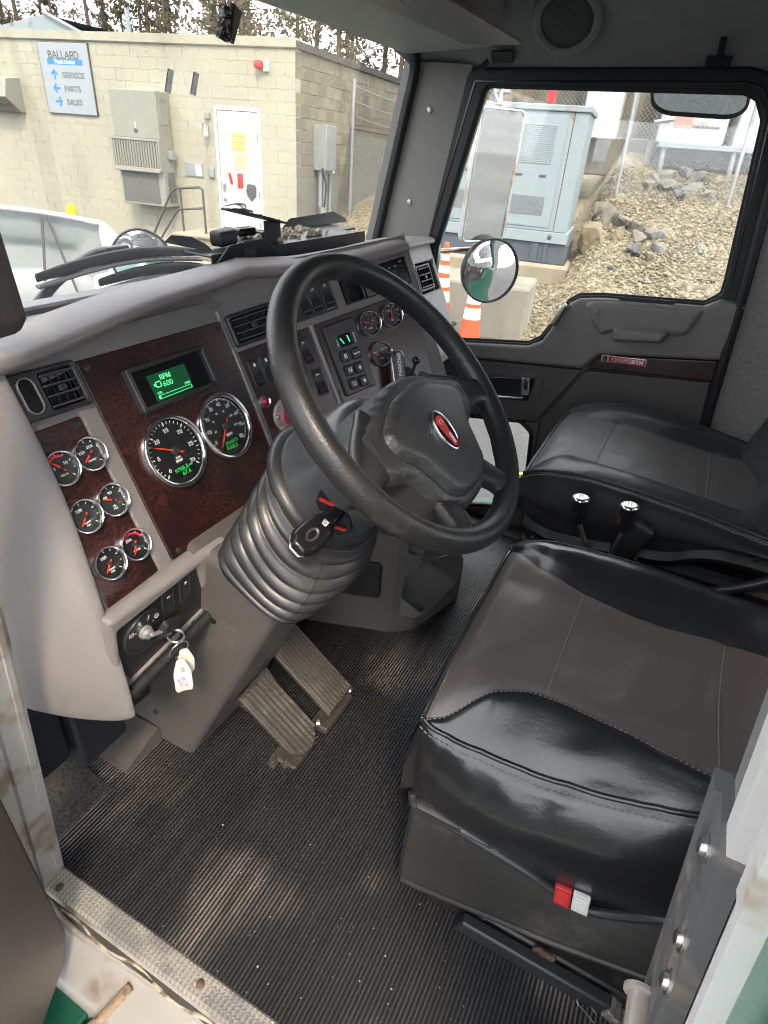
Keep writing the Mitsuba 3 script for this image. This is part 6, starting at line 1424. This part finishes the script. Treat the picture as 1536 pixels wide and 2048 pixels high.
for i, (px_, d, s, z1, wh) in enumerate((('a', 11.4, 11.10, -.42, 'in front of the wall left of the air conditioner'), ('b', 11.2, 6.42, -.48, 'at the building corner right of the steps'))):
    bo_ = thing('bollard', 'yellow round topped steel bollard ' + wh, 'bollard')
    add('post', tf(lathe([(.0, z1 + .11), (.05, z1 + .10), (.09, z1 + .055), (.105, z1), (.11, -1.2)], 24), frame(W(d, s, 0), X, Y, Z)), 'm_yellow', bo_, sm=50)
# side wall equipment
mb = thing('meter_cabinet', 'grey electric meter cabinet with conduits on the side wall', 'meter cabinet')
add('cabinet', tf(bx(-.22, .28, .66, 1.46, 0, .28, .008), FS(13.2, 0)), 'm_galv', mb); add('door_seam', tf(bx(.0, .27, .68, 1.44, .28, .286, .003), FS(13.2, 0)), 'm_galv', mb)
add('meter', tf(mv(lathe([(0, .16), (.06, .155), (.085, .12), (.09, 0)], 24), 0, 0, 0), FS(13.6, 1.18) @ frame((0, 0, 0), X, Y, Z)), 'm_hvac', mb, sm=50)
add('side_box', tf(bx(.30, .44, .60, .98, 0, .2, .006), FS(13.2, 0)), 'm_doorwhite', mb)
for i, x in enumerate((-.12, .03, .15, .34)): add('conduit', tube([W(13.2 + x, 6.0 - .02 * (i % 2), .68), W(13.2 + x, 6.0 - .02 * (i % 2), -.75)], .045 if i == 0 else .04, 10), 'm_galv', mb, sm=True)
add('wide_conduit', tube([W(13.06, 5.93, -.02), W(13.06, 5.93, -.8)], .075, 12), 'm_hvac', mb, sm=True)
add('cable', tube(smooth([W(12.98, 5.9, .70), W(12.9, 5.85, .62), W(13.04, 5.85, .40), W(13.0, 5.85, .1), W(13.05, 5.9, -.05)], 5), .018, 6), 'm_rubber', mb, sm=True)
add('strut', tf(bx(-.25, .45, -.22, -.19, 0, .16, .004), FS(13.2, 0)), 'm_galv', mb)
sd = thing('building_fence', 'chain link fence with barbed wires along the block side wall', 'fence')
add('end_post', tube([W(14.4, 5.85, 2.35), W(14.4, 5.85, -.3)], .045, 10), 'm_galv', sd, sm=True)
for k_ in (17.4, 20.4): add('post', tube([W(k_, 5.85, 2.1), W(k_, 5.85, -.2)], .03, 8), 'm_galv', sd, sm=True)
for i in range(3): add('barbed_wire', tube([W(14.4 + t * 6.5, 5.85, 2.22 - .26 * i - .35 * 4 * t * (1 - t) * .25 * (1 + .3 * i)) for t in np.linspace(0, 1, 26)], [.010 + .006 * (j % 3 == 0) for j in range(26)], 5), 'm_galv', sd, sm=True)
add('top_cord', tube([W(14.4 + t * 6.5, 5.83, 1.46 - .05 * math.sin(t * 3.1)) for t in np.linspace(0, 1, 20)], .018, 6), 'm_rust', sd, sm=True)
def chain(o, u, L, h, pitch=.085, r=.0022):
    ms = []; v = Z
    for k in np.arange(-h, L, pitch):
        for sg_ in (0, 1):
            a0, a1 = max(k, 0), min(k + h, L)
            if a1 - a0 < .02: continue
            p_ = o + u * a0 + v * ((a0 - k) if not sg_ else h - (a0 - k)); q_ = o + u * a1 + v * ((a1 - k) if not sg_ else h - (a1 - k))
            ms.append(tube([p_, q_], r, 3, caps=False))
    return cat(*ms)
k = add('mesh', chain(W(14.42, 5.85, -.3), XB, 6.3, 1.75, .10, .0022), 'm_galv', sd, sm=False); labels[k] = {'kind': 'stuff'}
ns = thing('warning_sign', 'red and white parking notice hung on the building fence', 'sign')
Fn = frame(W(17.6, 5.80, 1.21), XB, Z, -YB)
add('board', tf(extr(rrect(-.19, -.29, .19, .29, .03), .006), Fn), 'm_doorwhite', ns)
add('red_block', tf(mv(extr(box(-.155, .08, .155, .24), .002), 0, 0, .006), Fn), 'm_redpaint', ns); add('red_block', tf(mv(extr(box(-.155, -.24, .155, -.10), .002), 0, 0, .006), Fn), 'm_redpaint', ns)
add('sign_lines', tf(cat(*[mv(extr(box(-.12, y, .12, y + .03), .002), 0, 0, .0082) for y in (.115, .175, -.20, -.15)]), Fn), 'm_doorwhite', ns, sm=False)
add('grey_lines', tf(cat(*[mv(extr(box(-.10, y, .10, y + .02), .002), 0, 0, .0062) for y in (-.05, 0, .04)]), Fn), 'm_galv', ns, sm=False)
# roof behind, tall steel shed roof at far left
fr_ = thing('rear_shed', 'grey blue shed roof with a vent pipe rising behind the block building', 'shed')
add('shed_roof', hull([W(d, s, z) for d, s, z in ((22, 21.0, 4.4), (22, 17.2, 3.0), (22, 30, 2.9), (34, 21, 4.4), (34, 17.2, 3.0), (34, 30, 2.9))]), 'm_genbox', fr_)
add('roof_trim', tube([W(21.95, 21.0, 4.45), W(21.95, 17.0, 2.98)], .07, 6), 'm_galv', fr_); add('vent_pipe', tube([W(24, 19.0, 3.2), W(24, 19.0, 4.9)], .09, 10), 'm_genbox', fr_, sm=True)
# ------------------------------------------------------------------ generator
gen = thing('generator', 'pale blue grey generator enclosure with louvers on a dark steel base', 'generator')
GD = 12.2
add('housing', wb(GD, GD + 1.6, .78, 3.38, .06, 1.86, .01), 'm_genbox', gen); add('roof_lip', wb(GD - .04, GD + 1.64, .74, 3.42, 1.862, 1.95, .01), 'm_genbox', gen)
add('skirt', wb(GD - .03, GD + 1.6, .74, 3.40, -.13, .055, .008), 'm_genbox', gen)
add('fuel_tank', wb(GD + .03, GD + 1.55, .70, 3.38, -.48, -.134, .008), 'm_genbase', gen)
for s in (1.05, 1.22, 1.28): add('tank_rib', wb(GD - .0, GD + .03, s, s + .07, -.47, -.14, .005), 'm_genbase', gen)
Fg2 = lambda s, z: FF(s, z, GD)
for s0, s1, hid in ((1.10, 1.98, 0), (2.42, 3.30, 1)):
    dr_ = add('panel_door', tf(plate(box(-(s1), .12, -s0, 1.80), .02, .005), Fg2(0, 0)), 'm_genbox', gen)
    c = -(s0 + s1) / 2
    for i in range(20): add('louver', tf(bx(c - .30, c + .28, 1.10 + i * .029, 1.118 + i * .029, .018, .034, .003), Fg2(0, 0)), 'm_genlouver', dr_)
    add('grille_back', tf(bx(c - .30, c + .28, .30, .60, .014, .022, .002), Fg2(0, 0)), 'm_darkgrey', dr_)
    gm = []
    for t in np.arange(-.30, .58, .036):
        for sg_ in (1, -1):
            a0, a1 = max(t, 0), min(t + .30, .58)
            if a1 - a0 > .01: gm.append(tube([(c - .30 + a0, .30 + (a0 - t if sg_ > 0 else .30 - (a0 - t)), .026), (c - .30 + a1, .30 + (a1 - t if sg_ > 0 else .30 - (a1 - t)), .026)], .0045, 4))
    k = add('grille_mesh', tf(cat(*gm), Fg2(0, 0)), 'm_genbox', dr_, sm=False); labels[k] = {'kind': 'stuff'}
    for x in (-.24, .18): add('latch', tf(mv(rbox(.12, .035, .02, .006), c + x, .92, .03), Fg2(0, 0)), 'm_darkgrey', dr_, sm=40)
    add('rust_line', tf(bx(c - .40, c - .385, .2, 1.75, .0195, .0225, .001), Fg2(0, 0)), 'm_rust', dr_)
mat('m_genlouver', (0.25, 0.295, 0.31), 0.4)
add('corner_seam', tf(bx(-1.02, -1.005, .08, 1.85, .0, .006, .002), Fg2(0, 0)), 'm_rust', gen)
add('plug', tf(mv(lathe([(0, .02), (.03, .02), (.04, 0)], 16), -1.05, -.03, .03), Fg2(0, 0)), 'm_darkgrey', gen, sm=40)
for s in (1.95, 3.2): add('exhaust_pipe', tube([W(GD + .5, s, 1.9), W(GD + .5, s, 3.3)], .05, 10), 'm_rust', gen, sm=True)
add('muffler', tube([W(GD + 1.0, 1.3, 2.45), W(GD + 1.0, 3.2, 2.45)], .22, 14), 'm_rust', gen, sm=True); add('muffler_stand', wb(GD + .9, GD + 1.1, 1.5, 1.62, 1.95, 2.4), 'm_redpaint', gen)
pd = thing('generator_pad', 'long tan concrete pad under the generator', 'concrete pad')
scene[pd] = mikit.ply(wb(GD - .35, GD + 1.9, .62, 3.6, -1.2, -.485, .02), 'm_steps', smooth=False)
cbk = thing('concrete_block', 'weathered concrete block on the ground in front of the generator', 'concrete block')
scene[cbk] = mikit.ply(wb(9.1, 10.2, .93, 3.2, -1.2, -.42, .03), 'm_conc', smooth=False)
# cones
def cone(label, x, y, z, h=1.06):
    k = thing('traffic_cone', label, 'traffic cone', 'traffic cones between truck and generator'); F = frame((x, y, z), *np.eye(3))
    rr = lambda t: .145 * (1 - t) + .033 * t
    add('base', mv(rbox(.40, .40, .04, .015), x, y, z + .02), 'm_rubber', k, sm=40)
    add('body', tf(lathe([(0, h), (rr(1) * .8, h), (rr(1), h - .015)] + [(rr(t), .04 + (h - .04) * t) for t in np.linspace(.95, 0, 12)] + [(.17, .04)], 32), F), 'm_orange', k, sm=50)
    for t0, t1 in ((.28, .42), (.47, .58), (.64, .73), (.79, .86)):
        add('band', tf(lathe([(rr(t) + .002, .04 + (h - .04) * t) for t in np.linspace(t1, t0, 4)], 32), F), 'm_reflect', k, sm=50)
    return k
cone('orange traffic cone with white bands behind the spot mirror', 7.77, 2.60, -1.0)
cone('orange traffic cone with white bands against the dash end, the farther one', 7.9, 3.11, -.88)
yl = thing('painted_line', 'worn yellow line painted on the asphalt seen through the low door window', 'marking')
scene[yl] = mikit.ply(grid([[(4.42 + .9 * t, 1.55 - 2.0 * t + w + .02 * math.sin(t * 40 + w * 9), -1.152) for w in (0, .09)] for t in np.linspace(0, 1, 30)]), 'm_yellow', smooth=False)
# ------------------------------------------------------------------ rocks on the bank
rk_l = [(14.24, 2.71, .20, .16, .14, 0), (12.64, 2.12, .62, .40, .34, 1), (13.2, 1.75, .36, .28, .22, 0), (13.11, 1.45, .32, .26, .2, 2), (15.43, 1.57, .50, .30, .12, 3), (15.89, 1.05, .46, .32, .16, 3), (15.74, .73, .40, .30, .16, 3), (14.9, 1.02, .62, .18, .09, 3), (12.37, 1.28, .55, .25, .14, 3), (12.55, .92, .30, .22, .16, 3), (12.25, 1.0, .28, .2, .1, 0), (14.05, 2.30, .34, .26, .22, 2), (14.0, 2.62, .30, .28, .26, 1), (15.2, 1.30, .55, .36, .14, 0), (15.25, .85, .42, .30, .15, 3), (12.95, 1.15, .34, .26, .16, 3), (13.05, .98, .24, .2, .14, 3), (14.7, 2.0, .18, .12, .08, 3), (11.6, 1.5, .16, .12, .08, 3), (12.9, .25, .20, .14, .1, 3), (14.1, .10, .22, .15, .1, 0), (13.3, 2.0, .30, .26, .30, 0), (15.6, 1.35, .36, .26, .16, 3), (15.0, .45, .30, .22, .12, 0), (13.6, .55, .14, .12, .06, 2), (12.75, 1.72, .34, .24, .2, 1), (12.8, 1.32, .34, .22, .16, 0), (15.05, 1.62, .34, .24, .14, 0)]
mats_ = ('m_rock', 'm_rocktan', 'm_rock', 'm_rockgrey'); words = ('pale', 'tan', 'sandy', 'grey')
for i, (x, y, a_, b_, c_, m_) in enumerate(rk_l):
    d, s = np.array([x, y, 0]) @ XB, np.array([x, y, 0]) @ YB
    up_ = d > 14.2; size = 'large' if a_ > .45 else ('small' if a_ < .25 else 'broken')
    pts_ = RNG.normal(size=(16, 3)); pts_ /= np.linalg.norm(pts_, axis=1, keepdims=True); pts_ = np.sign(pts_) * abs(pts_) ** .7
    h_ = hull(pts_ * (a_ * .62, b_ * .62, c_ * .85)).subdivide().subdivide().subdivide()
    h_.vertices += .16 * a_ * (meshkit.fbm(h_.vertices * 11 + i * 7, 4)[:, None] - .5) * h_.vertex_normals
    k = thing('rock', f'{size} {words[m_]} rock in the {"upper" if up_ else "lower"} heap on the gravel bank', 'rock', f'{size} {words[m_]} rocks of the {"upper" if up_ else "lower"} heap')
    scene[k] = mikit.ply(mv(rot(h_, RNG.random() * 50 - 25, Z), x, y, float(terr(d, s)) + c_ * .22), mats_[m_], smooth=25)
# ------------------------------------------------------------------ fence, units and wall up the bank
cf = thing('yard_fence', 'chain link fence with round posts crossing the top of the gravel bank', 'fence')
for s in (2.2, .10, -2.0, -4.2): add('post', tube([W(14.6, s + .14, 4.2), W(14.6, s, .45)], .032, 8), 'm_galv', cf, sm=True)
k = add('mesh', chain(W(14.6, 2.1, .65), -YB, 6.0, 3.2, .085, .0026), 'm_galv', cf, sm=False); labels[k] = {'kind': 'stuff'}
ut = thing('white_unit', 'white equipment cabinet with a pink sign on a steel platform', 'cabinet')
add('body', wb(16.3, 17.6, -1.75, -.45, 1.64, 3.0, .02), 'm_doorwhite', ut); add('pink_sign', tf(mv(plate(rrect(.70, 1.92, 1.06, 2.22, .03), .01, .003), 0, 0, 0), FF(0, 0, 16.29)), 'm_pink', ut)
add('dark_bar', tf(bx(1.08, 1.62, 1.93, 1.97, 0, .02), FF(0, 0, 16.29)), 'm_darkgrey', ut); add('arm', tube([W(16.2, -.3, 1.98), W(16.2, -.68, 2.05)], .04, 8), 'm_galv', ut); add('label_strip', tf(bx(1.1, 1.45, 2.12, 2.2, 0, .006), FF(0, 0, 16.29)), 'm_greyprint', ut)
mat('m_pink', (0.45, 0.24, 0.20), 0.5)
ut2 = thing('white_unit', 'second white cabinet right of the pink sign, behind the fence', 'cabinet')
add('body', wb(16.35, 17.6, -3.4, -1.95, 1.64, 3.0, .02), 'm_doorwhite', ut2); add('seam', tf(bx(2.6, 2.615, 1.68, 2.95, 0, .006), FF(0, 0, 16.345)), 'm_darkgrey', ut2)
pf = thing('steel_platform', 'blue grey steel platform on legs carrying the white cabinets', 'platform')
add('deck', wb(16.0, 17.8, -3.6, -.50, 1.54, 1.635, .01), 'm_genbox', pf)
for s in (-.62, -2.0, -3.3): add('leg', tube([W(16.1, s, 1.55), W(16.1, s - .05, .9)], .05, 8), 'm_genbox', pf, sm=True)
rw = thing('retaining_wall', 'stained concrete wall behind the gravel bank', 'wall')
add('wall_face', wb(18.0, 18.3, -6, 1.4, 1.2, 4.6, .02), 'm_plank', rw); add('wall_base', wb(17.7, 18.0, -.3, 2.6, .9, 1.72, .03), 'm_conc', rw); add('wall_return', wb(16.6, 17.9, -.42, -.30, .9, 1.66, .02), 'm_conc', rw); add('lower_face', wb(17.2, 17.3, -4, -.5, .8, 1.55, .01), 'm_steps', rw)
mat('m_plank', lambda p, n, uv: mix((.145, .13, .098), (.09, .08, .06), smoothstep(.3, .7, noise(p.y * 7, p.z * .6, 0))) * (.8 + .4 * fbm(p.y * 3, p.z * 3, 0, 3)), 0.85, spec=.2)
wp_ = thing('white_panel_wall', 'tall white panel standing left of the concrete wall behind the fence', 'panel')
add('panel', wb(17.2, 17.4, .42, 1.25, 1.66, 4.6, .01), 'm_doorwhite', wp_); add('edge_trim', wb(17.19, 17.2, .40, .44, 1.66, 4.6, .002), 'm_hvac', wp_)
pp2 = thing('pipe_post', 'thin galvanised pipe in front of the concrete wall', 'pipe')
scene[pp2] = mikit.ply(tube([W(17.5, .17, 4.2), W(17.5, .13, 1.75), W(17.5, .10, 1.72)], .035, 8), 'm_galv', smooth=True)
bg = thing('back_building', 'grey building wall behind the generator', 'building')
add('wall', wb(19.5, 20, 1.2, 6.0, 0, 4.8, .02), 'm_plank', bg); add('window', tf(plate(box(-4.4, 2.6, -3.4, 3.4), .03, .01), FF(0, 0, 19.49)), 'm_galv', bg)
# ------------------------------------------------------------------ white truck with its hood open, ahead on the left
wt = thing('white_truck', 'white truck with its hood tilted open and two prop rods', 'truck')
to = CAM + unit(fw * 1200 + rt * 0 + (down * (490 - 1024)) + (-(np.cross(down, fw)) * (768 - 120))) * 7.0 - Z * .17
tu = unit(V3(.74, -.66, 0)); tn_ = V3(tu[1], -tu[0], 0); tn_ = tn_ if tn_ @ (CAM - to) > 0 else -tn_
FTk = frame(to, tu, Z, np.cross(tu, Z)); FTk[:3, 2] = tn_
FTk[:3, 0] = np.cross(Z, tn_)
ot = Polygon(smooth([(-1.5, -.40), (-1.5, .46), (-.9, .50), (-.2, .46), (.30, .38), (.40, .30), (.47, -.40)], 5))
add('hood', tf(mv(pillow(ot, .04, lambda x, y, d: -.14 + dome(.10, .3)(x, y, .3 - np.clip(d, 0, .3)), -.2), 0, 0, 0), FTk), 'm_truckwhite', wt, sm=50)
mat('m_truckwhite', scuffed((0.25, 0.28, 0.275), (0.21, 0.235, 0.23), 2, .5, .7), 0.35)
add('hood_rim', tf(tube([(x, y, .01) for x, y in np.array(ot.exterior.coords)[4:-6]], .02, 8), FTk), 'm_doorwhite', wt, sm=True)
add('hood_side', tf(pillow(Polygon(smooth([(.44, -.5), (.36, .32), (.52, .26), (.68, .02), (.78, -.5)], 6)), .03, dome(.06, .1), -.1), FTk @ frame((0, 0, -.02), X, Y, Z)), 'm_doorwhite', wt, sm=50)
for x0, x1 in ((-.10, -.22), (-.06, .12)): add('prop_rod', tf(tube([(x0, .42, .03), (x1, -.42, .12)], .012, 6), FTk), 'm_darkgrey', wt, sm=True)
add('engine', tf(cat(*[mv(rbox(*(RNG.random(3) * (.3, .16, .2) + (.1, .06, .1)), .02), -1.0 + 1.5 * RNG.random(), -.46 - .15 * RNG.random(), .25) for i in range(14)]), FTk), 'm_satin', wt, sm=40)
add('engine_top', tf(cat(*[mv(rbox(.25 + .2 * RNG.random(), .05, .2, .02), -.9 + 1.3 * RNG.random(), -.40, .2) for i in range(5)]), FTk), 'm_hvac', wt, sm=40)
add('amber_lamp', tf(mv(rbox(.12, .07, .05, .02), .09, -.30, .1), FTk), 'm_amber', wt, sm=40)
add('frame_rail', tf(cat(bx(-1.4, 1.2, -.62, -.52, .3, .5, .01), bx(-1.4, 1.4, -.78, -.68, .5, .7, .01)), FTk), 'm_genbase', wt)
add('bumper', tf(cat(bx(-1.2, 1.5, -1.15, -.9, .8, 1.1, .03), bx(.85, 1.25, -.75, -.55, .9, 1.1, .03)), FTk), 'm_doorwhite', wt)
add('wheel', tf(tf(lathe([(0, .12), (.3, .12), (.45, .1), (.5, .02), (.5, -.14), (0, -.14)], 32), frame((-.2, -1.1, -.3), Y, Z, X)), FTk), 'm_rubber', wt, sm=40)
# ------------------------------------------------------------------ trees behind the building
def leafmat(key, c): scene[key] = {'type': 'principledthin', 'base_color': rgb(*c), 'roughness': .7, 'diff_trans': .6, 'spec_trans': 0.0}
leafmat('m_needle_a', (.085, .08, .05)); leafmat('m_needle_b', (.115, .098, .066)); mat('m_bark', mott((.085, .068, .052), .3, 5), .9, spec=.1)
def tree(x, y, h, kind, label, group):
    k = thing('conifer_tree' if kind else 'bare_tree', label, 'tree', group); z0 = -1.2
    lean = RNG.normal(size=2) * .025 * h
    P_ = [V3(x + lean[0] * t * t, y + lean[1] * t * t, z0 + h * t) for t in np.linspace(0, 1, 9)]
    r0 = .012 * h
    br = []
    tips = []
    nB = 56 if kind else 22
    for i in range(nB):
        t = .12 + .86 * (i / nB); p = P_[0] + (P_[-1] - P_[0]) * t; a_ = RNG.random() * 6.28; ln = (1.05 - t) * h * (.20 if kind else .32) * (.5 + RNG.random())
        up_ = (-.10 + .15 * RNG.random()) if kind else (.5 + .5 * RNG.random())
        q = [p, p + V3(math.cos(a_), math.sin(a_), up_) * ln * .5, p + V3(math.cos(a_), math.sin(a_), up_ * 1.5 + (-.05 if kind else .1)) * ln]
        br.append(tube(smooth(q, 3), np.linspace(.010 + .0018 * h * (1 - t), .004, 7), 4))
        tips += [(p + (q[2] - p) * f, ln) for f in np.linspace(.15, 1, 6)]
        if not kind:
            for _ in range(5):
                f = .4 + .6 * RNG.random(); s_ = p + (q[2] - p) * f; e = s_ + RNG.normal(size=3) * ln * .28 + (0, 0, .12 * ln); br.append(tube([s_, (s_ + e) / 2 + RNG.normal(size=3) * .03, e], [.009, .006, .003], 3))
    add('trunk', cat(tube(P_, np.linspace(r0, r0 * .15, 9), 7)), 'm_bark', k, sm=True)
    kk = add('branches', cat(*br), 'm_bark', k, sm=False); labels[kk] = {'kind': 'stuff'}
    if kind:
        n_ = 1500; V, F = [], []
        for j in range(n_):
            c, ln = tips[int(RNG.integers(len(tips)))]; c = c + RNG.normal(size=3) * ln * (.14, .14, .09); s_ = .07 + .14 * RNG.random(); u = unit(RNG.normal(size=3)); v = unit(np.cross(u, RNG.normal(size=3)))
            V += [c - u * s_, c + v * s_ * .35, c + u * s_, c - v * s_ * .35]; F += [[4 * j, 4 * j + 1, 4 * j + 2], [4 * j, 4 * j + 2, 4 * j + 3]]
        kk = add('crown', trimesh.Trimesh(V, F, process=False), 'm_needle_a' if RNG.random() < .5 else 'm_needle_b', k, sm=False); labels[kk] = {'kind': 'stuff'}
for i in range(48):
    d = 25 + 16 * RNG.random(); s = 9 + i * .9 + RNG.random() * .8
    tree(*(W(d, s, 0)[:2]), 10.5 + 5 * RNG.random(), 1, 'tall thin conifer in the tree line behind the block building', 'conifers behind the block building')
for i in range(9):
    d = 27 + 9 * RNG.random(); s = 5.0 - 1.1 * i + 6 + RNG.random()
    tree(*(W(d, s, 0)[:2]), 9 + 4 * RNG.random(), int(i % 3 == 0), 'bare branched tree showing over the side wall roof' if i % 3 else 'sparse conifer among bare trees over the side wall roof', 'bare trees over the side wall' if i % 3 else 'sparse conifers over the side wall')
